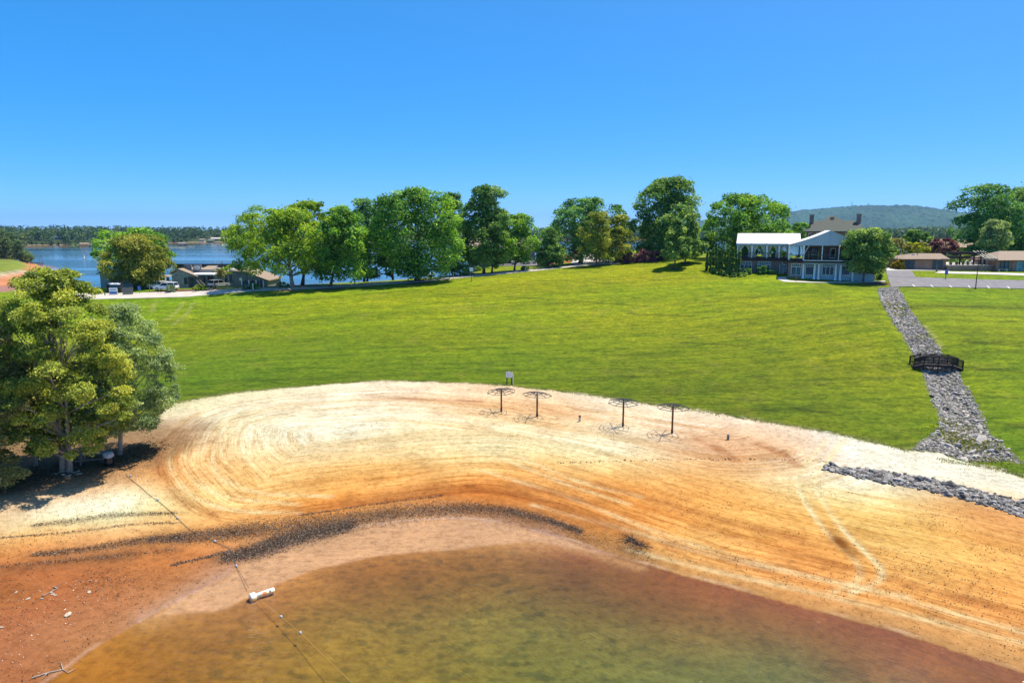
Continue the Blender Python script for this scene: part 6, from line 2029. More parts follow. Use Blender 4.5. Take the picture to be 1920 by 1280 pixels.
        m.build('stair_railing', 'grey_wood', root)
    xs0, xs1 = PX(370, 530, Y - 3)[0], PX(380, 530, Y - 3)[0]
    for k in range(6):
        y0 = Y - 5.5 + k * 0.55
        zz = gz(xs0, y0) + 0.18 * (k + 1)
        MB().box(xs0 + k * -0.05, xs1, y0, y0 + 0.55, zz - 0.5, zz).build('stair_tread', 'grey_wood', root)
restaurant()
# ------------------------------------------------------------------ vehicles
def car(kind, label, loc, rz, paint, L=4.7, Wd=1.85, H=1.72, cat='car', name='parked_car', group=None):
    root = thing(name, label, cat, loc, rz, group)
    w = Wd / 2
    c = 0.32
    if kind == 'suv':
        body = [(-L / 2, 0.45), (-L / 2, 0.95), (-L / 2 + 0.1, 1.02), (L / 2 - 1.2, 1.02), (L / 2 - 0.15, 0.88), (L / 2, 0.72), (L / 2, 0.42), (L / 2 - 0.1, c), (-L / 2 + 0.1, c)]
        cab = [(-L / 2 + 0.12, 1.022), (-L / 2 + 0.38, H - 0.07), (L / 2 - 2.1, H - 0.07), (L / 2 - 1.25, 1.022)]
        roofx = (-L / 2 + 0.34, L / 2 - 2.05)
    elif kind == 'pickup':
        body = [(-L / 2, 0.5), (-L / 2, 1.05), (L / 2 - 1.35, 1.05), (L / 2 - 0.1, 0.98), (L / 2, 0.85), (L / 2, 0.45), (L / 2 - 0.1, 0.38), (-L / 2 + 0.1, 0.42)]
        cab = [(-0.55, 1.052), (-0.45, H - 0.07), (L / 2 - 2.15, H - 0.07), (L / 2 - 1.4, 1.052)]
        roofx = (-0.5, L / 2 - 2.1)
    else:
        body = [(-L / 2, 0.42), (-L / 2, 0.85), (-L / 2 + 0.1, 0.92), (L / 2 - 1.2, 0.90), (L / 2 - 0.1, 0.72), (L / 2, 0.6), (L / 2, 0.35), (-L / 2 + 0.1, 0.3)]
        cab = [(-L / 2 + 0.5, 0.922), (-L / 2 + 1.1, H - 0.06), (L / 2 - 2.15, H - 0.06), (L / 2 - 1.3, 0.905)]
        roofx = (-L / 2 + 1.05, L / 2 - 2.1)
    b = MB().prism(body, 'y', -w, w).local('body', paint, root)
    bv = b.modifiers.new('edge', 'BEVEL')
    bv.width = 0.05
    bv.segments = 2
    MB().prism(cab, 'y', -w + 0.1, w - 0.1).local('glasshouse', 'car_glass', root)
    r = MB()
    r.box(roofx[0], roofx[1], -w + 0.08, w - 0.08, H - 0.067, H)
    r.local('roof', paint, root)
    for x in (cab[0][0] + 0.06, (cab[1][0] + cab[2][0]) / 2, cab[3][0] - 0.1):
        top = min(max(x + (0.2 if x < 0 else -0.7 if x > 0.6 else 0), cab[1][0]), cab[2][0])
        for s in (-1, 1):
            MB().bar((x, s * (w - 0.09), cab[0][1] - 0.05), (top, s * (w - 0.09), H - 0.05), 0.09, 0.04, (0, 1, 0)).local('pillar', paint, root)
    for x in (-L / 2 + 0.85, L / 2 - 0.9):
        for s in (-1, 1):
            t = MB().tube([(x, s * (w - 0.20), 0.34), (x, s * (w + 0.02), 0.34)], 0.34, 14).local('wheel', 'rubber', root)
            MB().tube([(x, s * (w + 0.021), 0.34), (x, s * (w + 0.035), 0.34)], 0.20, 12).local('rim', 'rim', t)
    for s in (-1, 1):
        MB().box(L / 2 - 0.06, L / 2 + 0.012, s * (w - 0.28) - 0.2, s * (w - 0.28) + 0.2, 0.62, 0.76).local('headlight', 'lamp_glass', root)
        MB().box(-L / 2 - 0.012, -L / 2 + 0.06, s * (w - 0.18) - 0.12, s * (w - 0.18) + 0.12, 0.70, 0.90).local('tail_light', 'tail_light', root)
    MB().box(-L / 2 - 0.03, -L / 2 + 0.1, -w + 0.1, w - 0.1, 0.36, 0.52).local('bumper', 'rubber', root)
    return root
def ground_at(px, py, up=0.0):
    p = on_ground(px, py)
    return Vector((p.x, p.y, gz(p.x, p.y) + up))
car('suv', 'white sport utility car beside the silvery shrub', ground_at(312, 544.5, 0.06), R(176), 'car_white', 4.9)
car('suv', 'white and dark car parked behind the white sport utility car', ground_at(296, 541.5, 0.06), R(160), 'car_white', 4.6)
car('suv', 'silver hatch parked in front of the restaurant entrance', ground_at(411, 539.5, 0.09), R(62), 'car_silver', 4.5)
p = ground_at(392, 534, 0.03)
gc = thing('golf_cart', 'white golf cart by the restaurant stairs', 'cart', p, R(70))
MB().box(-1.1, 1.1, -0.6, 0.6, 0.3, 0.75).local('body', 'car_white', gc)
MB().box(-0.5, 0.1, -0.58, 0.58, 0.75, 0.95).local('seat', 'rubber', gc)
MB().box(-0.95, 0.95, -0.65, 0.65, 1.85, 1.93).local('roof', 'car_white', gc)
for sx in (-0.85, 0.85):
    for sy in (-0.55, 0.55):
        MB().box(sx - 0.025, sx + 0.025, sy - 0.025, sy + 0.025, 0.75, 1.85).local('post', 'dark_metal', gc)
        MB().tube([(sx * 0.9, sy * 0.85, 0.23), (sx * 0.9, sy * 1.12, 0.23)], 0.23, 12).local('wheel', 'rubber', gc)
jp = car('suv', 'black off road car with pale top under the bright green maple', ground_at(797, 521.5, 0.09), R(20), 'car_black', 4.2, 1.8, 1.85)
pr = ground_at(806, 521, 0.09)
tl = thing('utility_trailer', 'small white utility trailer behind the black off road car', 'trailer', pr, R(20))
MB().box(-1.2, 1.2, -0.8, 0.8, 0.5, 0.95).local('box', 'car_white', tl)
MB().bar((-1.2, 0, 0.5), (-2.0, 0, 0.45), 0.08).local('drawbar', 'dark_metal', tl)
for s in (-1, 1):
    MB().tube([(0, s * 0.72, 0.32), (0, s * 0.95, 0.32)], 0.32, 12).local('wheel', 'rubber', tl)
car('suv', 'dark estate car parked before the grey lodge', ground_at(952, 497, 0.07), R(185), 'car_dark', 4.7)
car('pickup', 'white pickup truck parked before the grey lodge', ground_at(977, 496.2, 0.07), R(4), 'car_white', 5.6, 1.95, 1.85, cat='truck', name='pickup_truck')
car('sedan', 'silver saloon parked beyond the white pickup', ground_at(993, 495.2, 0.07), R(10), 'car_silver', 4.5, 1.8, 1.45)

# ------------------------------------------------------------------ posts, signs, lamps
def post_sign(name, label, base, h, board=None, mat='grey_wood', w=0.1, bmat='sign_white', cat='sign', rz=0.0):
    b = ground_at(*base)
    t = thing(name, label, cat, b, rz)
    MB().box(-w / 2, w / 2, -w / 2, w / 2, -0.3, h).local('post', mat, t)
    if board:
        z0, z1, bw = board
        s = MB().box(-bw / 2, bw / 2, -w / 2 - 0.05, -w / 2 - 0.005, z0, z1).local('board', bmat, t)
        return t, s
    MB().box(-w * 0.65, w * 0.65, -w * 0.65, w * 0.65, h, h + 0.06).local('cap', mat, t)
    return t, None
t, s = post_sign('parking_sign', 'blue disabled parking sign at the edge of the car park lawn', (1773, 523.5), 1.9, (0.95, 1.9, 0.62), 'brown_wood', 0.1, 'sign_blue')
t, s = post_sign('parking_sign', 'blue parking sign on the grass strip beside the restaurant', (262, 550.5), 1.6, (0.8, 1.55, 0.6), 'grey_wood', 0.08, 'sign_blue')
post_sign('roadside_post', 'slim dark road sign post at the lawn edge under the tall dark tree', (884, 529), 3.2, (2.3, 3.1, 0.75), 'dark_metal', 0.09, 'sign_white')
post_sign('roadside_post', 'tall grey post on the lawn edge near the mulch bed', (487.5, 548), 2.8, None, 'grey_wood', 0.11, cat='post')
post_sign('roadside_post', 'short pale post with a box on the lawn edge beside the tall grey post', (475, 549), 2.0, (0.0, 0.7, 0.35), 'sign_white', 0.14, 'grey_wood', 'post')
post_sign('verge_post', 'pale square post on the grass in front of the white cars', (281, 547), 1.5, None, 'grey_wood', 0.14, cat='post')
post_sign('verge_post', 'thin dark stake at the mulch edge left of the silvery shrub', (296.5, 549.5), 0.9, None, 'dark_wood', 0.09, cat='post')
post_sign('verge_post', 'thin dark stake at the mulch edge in front of the silvery shrub', (302, 549), 0.9, None, 'dark_wood', 0.09, cat='post')
post_sign('verge_post', 'pale post beside the small trees by the car park', (850, 523), 1.5, None, 'cream', 0.12, cat='post')
post_sign('verge_post', 'leaning pale stake beside the car park edge', (843, 523), 1.8, None, 'grey_wood', 0.1, cat='post')
post_sign('verge_post', 'wooden post on the verge before the white pickup', (986, 508), 2.0, None, 'cream', 0.16, cat='post')
post_sign('verge_post', 'slim post beneath the broad maple by the water', (515, 536), 2.2, None, 'grey_wood', 0.1, cat='post')
post_sign('verge_post', 'dark square post at the car park edge below the mid green maple', (604, 537), 2.2, (1.4, 2.2, 0.5), 'grey_wood', 0.1, 'dark_wood', 'post')
post_sign('verge_post', 'short pale stake near the dark tree stems', (665, 533), 1.0, None, 'grey_wood', 0.1, cat='post')

# low log barrier between car park and road
b0, b1 = ground_at(390, 545.6), ground_at(398, 545.2)
lb = thing('log_barrier', 'low wooden barrier rail at the forecourt entrance', 'barrier', b0)
for q in (b0, b1):
    MB().box(q.x - 0.1, q.x + 0.1, q.y - 0.1, q.y + 0.1, q.z - 0.2, q.z + 0.65).build('post', 'grey_wood', lb)
MB().bar(b0 + Vector((0, -0.13, 0.45)), b1 + Vector((0, -0.13, 0.45)), 0.06, 0.16).build('rail', 'grey_wood', lb)

# fenced bin store, each picket a part
f0, f1 = ground_at(454, 540), ground_at(494, 538.5)
bs = thing('bin_store_fence', 'dark picket fence with white posts around the bin store', 'fence', f0)
for k in range(7):
    q = f0.lerp(f1, k / 6)
    z = gz(q.x, q.y)
    MB().box(q.x - 0.09, q.x + 0.09, q.y - 0.09, q.y + 0.09, z - 0.2, z + 1.6).build('post', 'white_paint' if k % 2 == 0 else 'dark_wood', bs)
for k in range(36):
    q = f0.lerp(f1, (k + 0.5) / 36)
    z = gz(q.x, q.y)
    MB().box(q.x - 0.035, q.x + 0.035, q.y + 0.10, q.y + 0.13, z + 0.1, z + 1.45).build('picket', 'dark_wood', bs)
for h in (0.35, 1.25):
    MB().bar((f0.x, f0.y + 0.15, gz(f0.x, f0.y) + h), (f1.x, f1.y + 0.15, gz(f1.x, f1.y) + h), 0.04, 0.09).build('rail', 'dark_wood', bs)

# boards and fence at the left end of the restaurant
g0 = ground_at(230, 553)
g1 = ground_at(250, 552)
gf = thing('grey_board_fence', 'weathered grey board fence by the road at the restaurant end', 'fence', g0)
for k in range(10):
    q = g0.lerp(g1, (k + 0.5) / 10)
    z = gz(q.x, q.y)
    MB().box(q.x - 0.095, q.x + 0.095, q.y - 0.02, q.y + 0.02, z - 0.1, z + 1.55 - 0.04 * (k % 3)).build('board', 'grey_wood', gf)
for h in (0.4, 1.2):
    MB().bar((g0.x, g0.y + 0.05, g0.z + h), (g1.x, g1.y + 0.05, gz(g1.x, g1.y) + h), 0.05, 0.1).build('rail', 'grey_wood', gf)
bb = ground_at(213, 553)
sb = thing('banner_sign', 'blue and white banner board beside the grey fence', 'sign', bb)
MB().box(-0.85, 0.85, -0.04, 0.04, 0.15, 1.5).local('board', 'sign_white', sb)
MB().box(-0.78, 0.78, -0.046, -0.041, 0.2, 0.72).local('blue_panel', 'sign_blue', sb)
tx = MB()
for k in range(7):
    tx.box(-0.62 + k * 0.18, -0.50 + k * 0.18, -0.046, -0.041, 0.98, 1.18)
stuff(tx.local('lettering', 'sign_blue', sb))
for sx in (-0.8, 0.8):
    MB().box(sx - 0.05, sx + 0.05, 0.041, 0.12, -0.2, 1.5).local('leg', 'grey_wood', sb)
kp = ground_at(216, 549)
kr = thing('kayak_rack', 'dark rack with an upturned pale boat behind the banner board', 'rack', kp)
for sx in (-1.4, 1.4):
    MB().box(sx - 0.07, sx + 0.07, -0.4, 0.4, -0.2, 1.7).local('upright', 'dark_wood', kr)
MB().box(-1.5, 1.5, -0.45, 0.45, 1.7, 1.78).local('top', 'dark_wood', kr)
MB().box(-1.33, 1.33, -0.4, 0.4, 0.9, 0.97).local('shelf', 'dark_wood', kr)
ky = thing('upturned_boat', 'small white upturned boat lying on the dark rack', 'boat', kp + Vector((0, 0, 1.78)))
h = MB()
vs, fs = [], []
for i in range(11):
    f = i / 10 * 2 - 1
    w = 0.42 * (1 - f * f) ** 0.6
    for j in range(7):
        a = math.pi * j / 6
        vs.append((f * 1.35, -w * math.cos(a), 0.02 + w * 0.75 * math.sin(a)))
for i in range(10):
    for j in range(6):
        fs.append((i * 7 + j, i * 7 + j + 1, (i + 1) * 7 + j + 1, (i + 1) * 7 + j))
h.add(vs, fs)
h.local('hull', 'buoy_white', ky, True)
MB().box(-1.3, 1.3, -0.03, 0.03, 0.28, 0.36).local('keel', 'buoy_white', ky)

# lamp posts
def lamp_post(label, base, top_py, arm, mat):
    b = ground_at(*base)
    h = at_y(base[0], top_py, b.y).z - b.z
    t = thing('street_lamp', label, 'lamp', b)
    MB().lathe([(0.17, -0.1), (0.17, 0.25), (0.085, 0.3), (0.06, h * 0.6), (0.05, h)], 10).local('pole', mat, t)
    MB().tube([(0, 0, h - 0.15), (arm * 0.5, 0, h + 0.12), (arm, 0, h + 0.1)], 0.035, 8).local('arm', mat, t)
    hd = MB().box(arm - 0.3, arm + 0.3, -0.16, 0.16, h + 0.02, h + 0.16).local('lamp_head', mat, t)
    MB().box(arm - 0.2, arm + 0.2, -0.11, 0.11, h - 0.01, h + 0.018).local('lens', 'lamp_glass', hd)
lamp_post('tall black lamp post on the lawn below the parking lot', (1829, 542), 472, 0.75, 'dark_metal')
lamp_post('grey curved arm lamp in front of the pool house doors', (1756, 509), 486.5, 1.6, 'grey_wood')
lamp_post('thin dark lamp pole beside the restaurant car park', (464, 541), 497, 0.5, 'dark_metal')

# ------------------------------------------------------------------ footbridge
def footbridge():
    a, b = on_ground(1709, 687), on_ground(1800, 690)
    mid = (a + b) / 2
    L = (b - a).length
    ang = math.atan2(b.y - a.y, b.x - a.x)
    za, zb = gz(a.x, a.y), gz(b.x, b.y)
    z0 = (za + zb) / 2
    root = thing('footbridge', 'small dark wooden footbridge with railings over the rock channel', 'bridge', (mid.x, mid.y, z0), ang)
    hl = L / 2
    fl = hl * 0.58                       # half length of the level middle
    rise = 0.36
    def zd(x):
        return rise * min(1, max(0, (hl - abs(x)) / (hl - fl)))
    n = 40
    for k in range(n):
        x0, x1 = -hl + 2 * hl * k / n + 0.012, -hl + 2 * hl * (k + 1) / n - 0.012
        za_, zb_ = zd(x0), zd(x1)
        m = MB()
        m.slab([(x0, -0.75, za_ + 0.10), (x1, -0.75, zb_ + 0.10), (x1, 0.75, zb_ + 0.10), (x0, 0.75, za_ + 0.10)], 0.045)
        m.local('plank', 'dark_wood', root)
    for s in (-0.82, 0.82):
        for x0, x1 in ((-hl, -fl), (-fl, fl), (fl, hl)):
            MB().bar((x0, s, zd(x0) - 0.08), (x1, s, zd(x1) - 0.08), 0.07, 0.26).local('stringer', 'dark_wood', root)
            MB().bar((x0, s * 1.03, zd(x0) + 1.10), (x1, s * 1.03, zd(x1) + 1.10), 0.13, 0.05).local('hand_rail', 'dark_wood', root)
            MB().bar((x0, s, zd(x0) + 0.28), (x1, s, zd(x1) + 0.28), 0.045, 0.09).local('lower_rail', 'dark_wood', root)
            MB().bar((x0, s, zd(x0) + 0.98), (x1, s, zd(x1) + 0.98), 0.045, 0.09).local('upper_rail', 'dark_wood', root)
        for x in (-hl, -fl, 0, fl, hl):
            lo = -0.9 if abs(x) < hl - 0.01 else -0.35
            MB().box(x - 0.06, x + 0.06, s * 1.1 - 0.06, s * 1.1 + 0.06, lo, zd(x) + 1.075).local('post', 'dark_wood', root)
        for k in range(45):
            x = -hl + 2 * hl * (k + 0.5) / 45
            MB().box(x - 0.032, x + 0.032, s * 0.955 - 0.025, s * 0.955 + 0.025, zd(x) + 0.2, zd(x) + 1.03).local('baluster', 'dark_wood', root)
footbridge()

# ------------------------------------------------------------------ rocks
def rock_variants(n):
    out = []
    for k in range(n):
        rng = np.random.default_rng(900 + k)
        bm = bmesh.new()
        bmesh.ops.create_icosphere(bm, subdivisions=1, radius=0.5)
        sx, sy, sz = rng.uniform(0.8, 1.5), rng.uniform(0.65, 1.0), rng.uniform(0.42, 0.75)
        for v in bm.verts:
            v.co *= rng.uniform(0.72, 1.18)
            v.co.x *= sx
            v.co.y *= sy
            v.co.z *= sz
        vs = np.array([v.co[:] for v in bm.verts])
        bm.verts.index_update()
        fs = np.array([[v.index for v in f.verts] for f in bm.faces])
        bm.free()
        out.append((vs, fs))
    return out
RV = rock_variants(10)
def rock_field(name, label, left_px, right_px, n, size, seed, keep=300, tone=(0.26, 0.26, 0.27), edge=1.0):
    rng = np.random.default_rng(seed)
    A = np.array([on_ground(*p)[:2] for p in left_px])
    B = np.array([on_ground(*p)[:2] for p in right_px])
    s = np.linspace(0, 1, len(A))
    seg = np.hypot(*np.diff((A + B) / 2, axis=0).T)
    wd = np.hypot(*(A - B).T)
    w = seg * (wd[:-1] + wd[1:]) / 2
    k = rng.choice(len(seg), n, p=w / w.sum())
    f = (k + rng.random(n)) / len(seg)
    t = np.clip(rng.normal(0.5, 0.30, n), -0.04, 1.04) if edge > 1 else rng.uniform(-0.03, 1.03, n)
    a = np.stack([np.interp(f, s, A[:, j]) for j in (0, 1)], 1)
    b = np.stack([np.interp(f, s, B[:, j]) for j in (0, 1)], 1)
    P = a + (b - a) * t[:, None] + rng.normal(0, 0.15, (n, 2))
    sz = size * rng.lognormal(-0.05, 0.38, n)
    z = hgt(P) + sz * rng.uniform(0.02, 0.26, n)
    dist = np.hypot(P[:, 0], P[:, 1])
    order = np.argsort(dist / sz)
    c = P.mean(0)
    root = thing(name, label, 'rocks', (c[0], c[1], gz(c[0], c[1])))
    off = np.array(root.location)
    tn = np.array(tone)
    cols = tn * (rng.uniform(0.35, 1.0, n) ** 1.3 * 1.9)[:, None] * np.array([1, 0.99, 0.97]) * (1 + rng.normal(0, 0.04, (n, 3)))
    meshes = {}
    for q, i in enumerate(order[:keep]):
        v, sh = int(rng.integers(len(RV))), int(rng.integers(5))
        if (v, sh) not in meshes:
            vs, fs = RV[v]
            g = (0.5, 0.75, 1.0, 1.3, 1.7)[sh]
            meshes[(v, sh)] = mesh_np('rock', vs, fs, 'rock', np.tile(tn * g, (len(vs), 1)))
        o = put('rock', meshes[(v, sh)], root, (P[i, 0] - off[0], P[i, 1] - off[1], z[i] - off[2]))
        o.rotation_euler = (rng.uniform(-0.5, 0.5), rng.uniform(-0.5, 0.5), rng.uniform(0, 6.28))
        o.scale = (sz[i],) * 3
    rest = order[keep:]
    VV, FF, CC = [], [], []
    o_ = 0
    for i in rest:
        vs, fs = RV[int(rng.integers(len(RV)))]
        e = Matrix.Rotation(rng.uniform(0, 6.28), 3, 'Z') @ Matrix.Rotation(rng.uniform(-0.5, 0.5), 3, 'X')
        q = vs @ np.array(e).T * sz[i] + np.array([P[i, 0], P[i, 1], z[i]]) - off
        VV.append(q)
        FF.append(fs + o_)
        o_ += len(vs)
        CC.append(np.tile(cols[i], (len(vs), 1)))
    if len(rest):
        stuff(put('rock_fill', mesh_np('rock_fill', np.vstack(VV), np.vstack(FF), 'rock', np.vstack(CC)), root))
    return root
rock_field('rock_channel', 'grey rock lined drainage channel running down the lawn under the footbridge',
           [(1648, 541), (1652, 560), (1662, 582), (1682, 612), (1700, 640), (1712, 660), (1730, 692), (1745, 735), (1765, 780), (1766, 805), (1738, 828), (1716, 842)],
           [(1680, 538), (1690, 556), (1703, 580), (1722, 608), (1745, 634), (1760, 655), (1789, 692), (1815, 735), (1838, 780), (1850, 812), (1880, 838), (1912, 866)], 11000, 0.21, 51, tone=(0.255, 0.24, 0.22))
rock_field('rock_bank', 'curved bank of dark grey rocks lying on the sand',
           [(1546, 880), (1600, 892), (1660, 904), (1720, 914), (1790, 930), (1860, 950), (1935, 974)],
           [(1552, 874), (1604, 880), (1660, 886), (1720, 895), (1790, 910), (1860, 928), (1935, 950)], 2700, 0.25, 52, tone=(0.19, 0.18, 0.17))
# ------------------------------------------------------------------ beach furniture
def umbrella_frame(base, top_py, label, seed, tilt):
    b = ground_at(*base)
    h = at_y(base[0], top_py, b.y).z - b.z
    root = thing('umbrella_frame', label, 'umbrella', (b.x, b.y, b.z), R(seed * 17), 'bare umbrella frames on the beach')
    MB().tube([(0, 0, -0.3), (0, 0, h - 0.28)], 0.085, 10).local('post', 'brown_wood', root)
    MB().tube([(0, 0, h - 0.28), (0, 0, h + 0.02)], 0.06, 10).local('hub', 'dark_metal', root)
    rad = 1.42
    n = 8
    drop = 0.30
    def rp(r, k):
        a = 2 * math.pi * k / n
        return Vector((r * math.cos(a), r * math.sin(a), h + 0.02 - drop * (r / rad) ** 1.3 + tilt * r * math.cos(a) * 0.06))
    for k in range(n):
        MB().tube([rp(r, k) for r in (0.05, 0.5, 1.0, rad)], 0.029, 6).local('rib', 'dark_metal', root)
        MB().tube([(0.05 * math.cos(2 * math.pi * k / n), 0.05 * math.sin(2 * math.pi * k / n), h - 0.30), rp(0.62, k)], 0.016, 5).local('strut', 'dark_metal', root)
    for r in (0.52, 0.97, rad):
        o = MB().tube([rp(r, k) for k in range(n + 1)], 0.027, 5, False).local('ring', 'dark_metal', root)
    MB().tube([(0, 0, 0.0), (0, 0, 0.32)], 0.105, 10).local('collar', 'dark_metal', root)
    return root
umbrella_frame((940, 771), 729, 'bare umbrella frame on a dark post beside the white notice board', 1, 1)
umbrella_frame((1007, 781), 735, 'bare umbrella frame on a reddish post next to the capped stump', 2, -1)
umbrella_frame((1168, 799), 749, 'bare umbrella frame beyond the capped stump, standing by itself in mid beach', 3, 0.5)
umbrella_frame((1260, 812), 758, 'bare umbrella frame nearest the bare wooden stump', 4, 0)

# notice board
b = ground_at(955, 720.5)
nb = thing('notice_board', 'white notice board on two dark posts at the lawn edge', 'sign', b, R(-12))
for sx in (-0.27, 0.27):
    MB().box(sx - 0.05, sx + 0.05, -0.06, 0.06, -0.3, 1.55).local('post', 'dark_wood', nb)
brd = MB().box(-0.36, 0.38, -0.10, -0.064, 0.80, 1.46).local('board', 'sign_white', nb)
mk = MB()
for k in range(4):
    mk.box(-0.27, 0.22 - 0.1 * (k % 2), -0.106, -0.1015, 1.32 - k * 0.13, 1.35 - k * 0.13)
stuff(mk.local('lettering', 'bag_plastic', brd))
MB().box(0.40, 0.50, -0.09, 0.03, -0.2, 1.1).local('side_post', 'cream', nb)

for base, lab, cap in (((1087, 790), 'short stump with dark cap between two umbrella frames', True), ((1365, 824), 'short bare wooden stump on the sand near the wheel tracks', False)):
    b = ground_at(*base)
    t = thing('post_stump', lab, 'post', b, R(20))
    MB().lathe([(0.11, -0.2), (0.115, 0.1), (0.10, 0.42), (0.09, 0.44)], 9).local('post', 'cream' if cap else 'grey_wood', t)
    if cap:
        MB().lathe([(0.12, 0.441), (0.13, 0.50), (0.06, 0.60), (0.02, 0.62)], 9).local('cap', 'dark_metal', t)
    else:
        MB().box(-0.09, 0.09, -0.09, 0.09, 0.441, 0.47).local('cap', 'grey_wood', t)

# regulation buoy washed up in the shallows
b = at_z(489, 1112, 0.0)
e = at_z(512, 1104, 0.0)
ang = math.atan2(e.y - b.y, e.x - b.x)
by = thing('swim_buoy', 'white cylinder swim area buoy with orange diamond lying in the shallows', 'buoy', (b.x, b.y, gz(b.x, b.y) + 0.02), ang)
def lying(prof, n=18, r0=0.18):
    m = MB()
    o = []
    for r, x in prof:
        for k in range(n):
            a = 2 * math.pi * k / n
            o.append((x, r * math.cos(a), r0 + r * math.sin(a)))
    fs = []
    for i in range(len(prof) - 1):
        for k in range(n):
            fs.append((i * n + k, i * n + (k + 1) % n, (i + 1) * n + (k + 1) % n, (i + 1) * n + k))
    fs += [tuple(range(n))[::-1], tuple((len(prof) - 1) * n + k for k in range(n))]
    return m.add(o, fs)
lying([(0.15, -0.30), (0.155, 0.70), (0.14, 0.75), (0.02, 0.76)]).local('body', 'buoy_white', by, True)
lying([(0.02, -0.62), (0.22, -0.61), (0.25, -0.57), (0.25, -0.33), (0.22, -0.301), (0.16, -0.30)]).local('collar', 'buoy_white', by, True)
# diamond and ring marks hug the cylinder
def patch(u0, u1, f, name, mat):
    m = MB()
    nu, nv = 12, 12
    vs, fs = [], []
    for i in range(nu + 1):
        u = u0 + (u1 - u0) * i / nu
        lo, hi = f((i / nu) * 2 - 1)
        for j in range(nv + 1):
            a = lo + (hi - lo) * j / nv
            vs.append((u, 0.1585 * math.cos(a), 0.18 + 0.1585 * math.sin(a)))
    for i in range(nu):
        for j in range(nv):
            fs.append((i * (nv + 1) + j, i * (nv + 1) + j + 1, (i + 1) * (nv + 1) + j + 1, (i + 1) * (nv + 1) + j))
    m.add(vs, fs)
    return m.local(name, mat, by, True)
patch(0.02, 0.30, lambda s: (math.pi * 0.80 - 0.75 * (1 - abs(s)), math.pi * 0.80 + 0.75 * (1 - abs(s)) + 0.001), 'diamond_mark', 'orange_mark')
patch(0.44, 0.52, lambda s: (math.pi * 0.80 - 0.4, math.pi * 0.80 + 0.4), 'letter_mark', 'ink')
patch(-0.20, -0.10, lambda s: (math.pi * 0.80 - 0.7, math.pi * 0.80 + 0.6), 'band_mark', 'float_blue')
MB().tube([(-0.62, 0, 0.17), (-0.74, 0.02, 0.05), (-0.86, 0.0, 0.0)], 0.02, 6).local('shackle', 'dark_metal', by)

# rope with floats: over the sand, then out on the water
def rope_line(px, mat, name, label, dz, water=False, rad=0.02, floats=()):
    L = smooth_poly([(at_z(*p, 0.0) if water else on_ground(*p))[:2] for p in px], 8)
    z = (np.full(len(L), 0.015) if water else np.maximum(hgt(L), 0.0) + dz)
    c = Vector((L[0, 0], L[0, 1], float(z[0])))
    t = thing(name, label, 'rope', c)
    MB().tube([Vector((a[0], a[1], zz)) for a, zz in zip(L, z)], rad, 5).build('line', mat, t)
    for p in floats:
        q = at_z(*p, 0.0) if water else on_ground(*p)
        q = Vector((q.x, q.y, 0.02 if water else max(gz(q.x, q.y), 0) + 0.06))
        MB().lathe([(0.02, -0.08), (0.06, -0.055), (0.085, 0), (0.06, 0.055), (0.02, 0.08)], 12, q).build('float', 'float_blue', t, True)
    return t
rope_line([(236, 889), (244, 898), (262, 912), (285, 932), (300, 942), (333, 972), (360, 996), (402, 1016), (428, 1028), (436, 1040), (443, 1062), (455, 1085), (467, 1109)], 'rope_dark', 'beach_rope',
          'dark rope with floats snaking over the sand to the buoy', 0.05, False, 0.015, [(245, 893), (296, 938), (333, 972), (403, 1016), (443, 1062)])
rope_line([(470, 1112), (495, 1130), (527, 1156), (563, 1186), (600, 1222), (640, 1260), (690, 1310), (760, 1380)], 'rope_yellow', 'float_rope',
          'yellow rope with two small floats stretching out over the shallow water', 0.02, True, 0.012, [(527, 1156), (563, 1186)])

# litter bin and bench under the shore trees
b = ground_at(205, 872)
bn = thing('litter_bin', 'black litter bin with a grey bag under the shore trees', 'bin', b)
MB().lathe([(0.30, 0.0), (0.32, 0.04), (0.335, 0.30), (0.325, 0.34), (0.34, 0.62), (0.33, 0.84), (0.345, 0.88)], 18).local('barrel', 'car_black', bn, True)
bg = MB()
rng = np.random.default_rng(8)
n = 18
prof = [(0.355, 0.66), (0.37, 0.78), (0.36, 0.90), (0.33, 0.97), (0.25, 1.02), (0.10, 1.05), (0.02, 1.04)]
for r, z in prof:
    for k in range(n):
        a = 2 * math.pi * k / n
        rr = r * (1 + (rng.uniform(-0.06, 0.08) if r > 0.05 else 0))
        bg.v.append((rr * math.cos(a), rr * math.sin(a), z + rng.uniform(-0.02, 0.03)))
for i in range(len(prof) - 1):
    for k in range(n):
        bg.f.append((i * n + k, i * n + (k + 1) % n, (i + 1) * n + (k + 1) % n, (i + 1) * n + k))
bg.local('bin_bag', 'bag_plastic', bn)
b = ground_at(178, 866)
pt = thing('picnic_table', 'weathered picnic table in the shade behind the litter bin', 'table', b, R(18))
for k in range(4):
    MB().box(-1.2, 1.2, -0.36 + k * 0.185, -0.36 + k * 0.185 + 0.17, 0.72, 0.76).local('table_board', 'grey_wood', pt)
for s in (-1, 1):
    for k in range(2):
        MB().box(-1.2, 1.2, s * 0.72 - 0.14 + k * 0.15, s * 0.72 - 0.14 + k * 0.15 + 0.135, 0.42, 0.46).local('seat_board', 'grey_wood', pt)
for x in (-0.8, 0.8):
    for s in (-1, 1):
        MB().bar((x, s * 0.30, 0.71), (x, s * 0.72, 0.0), 0.08, 0.05).local('leg', 'grey_wood', pt)
    MB().box(x - 0.03, x + 0.03, -0.85, 0.85, 0.34, 0.41).local('crossbar', 'grey_wood', pt)

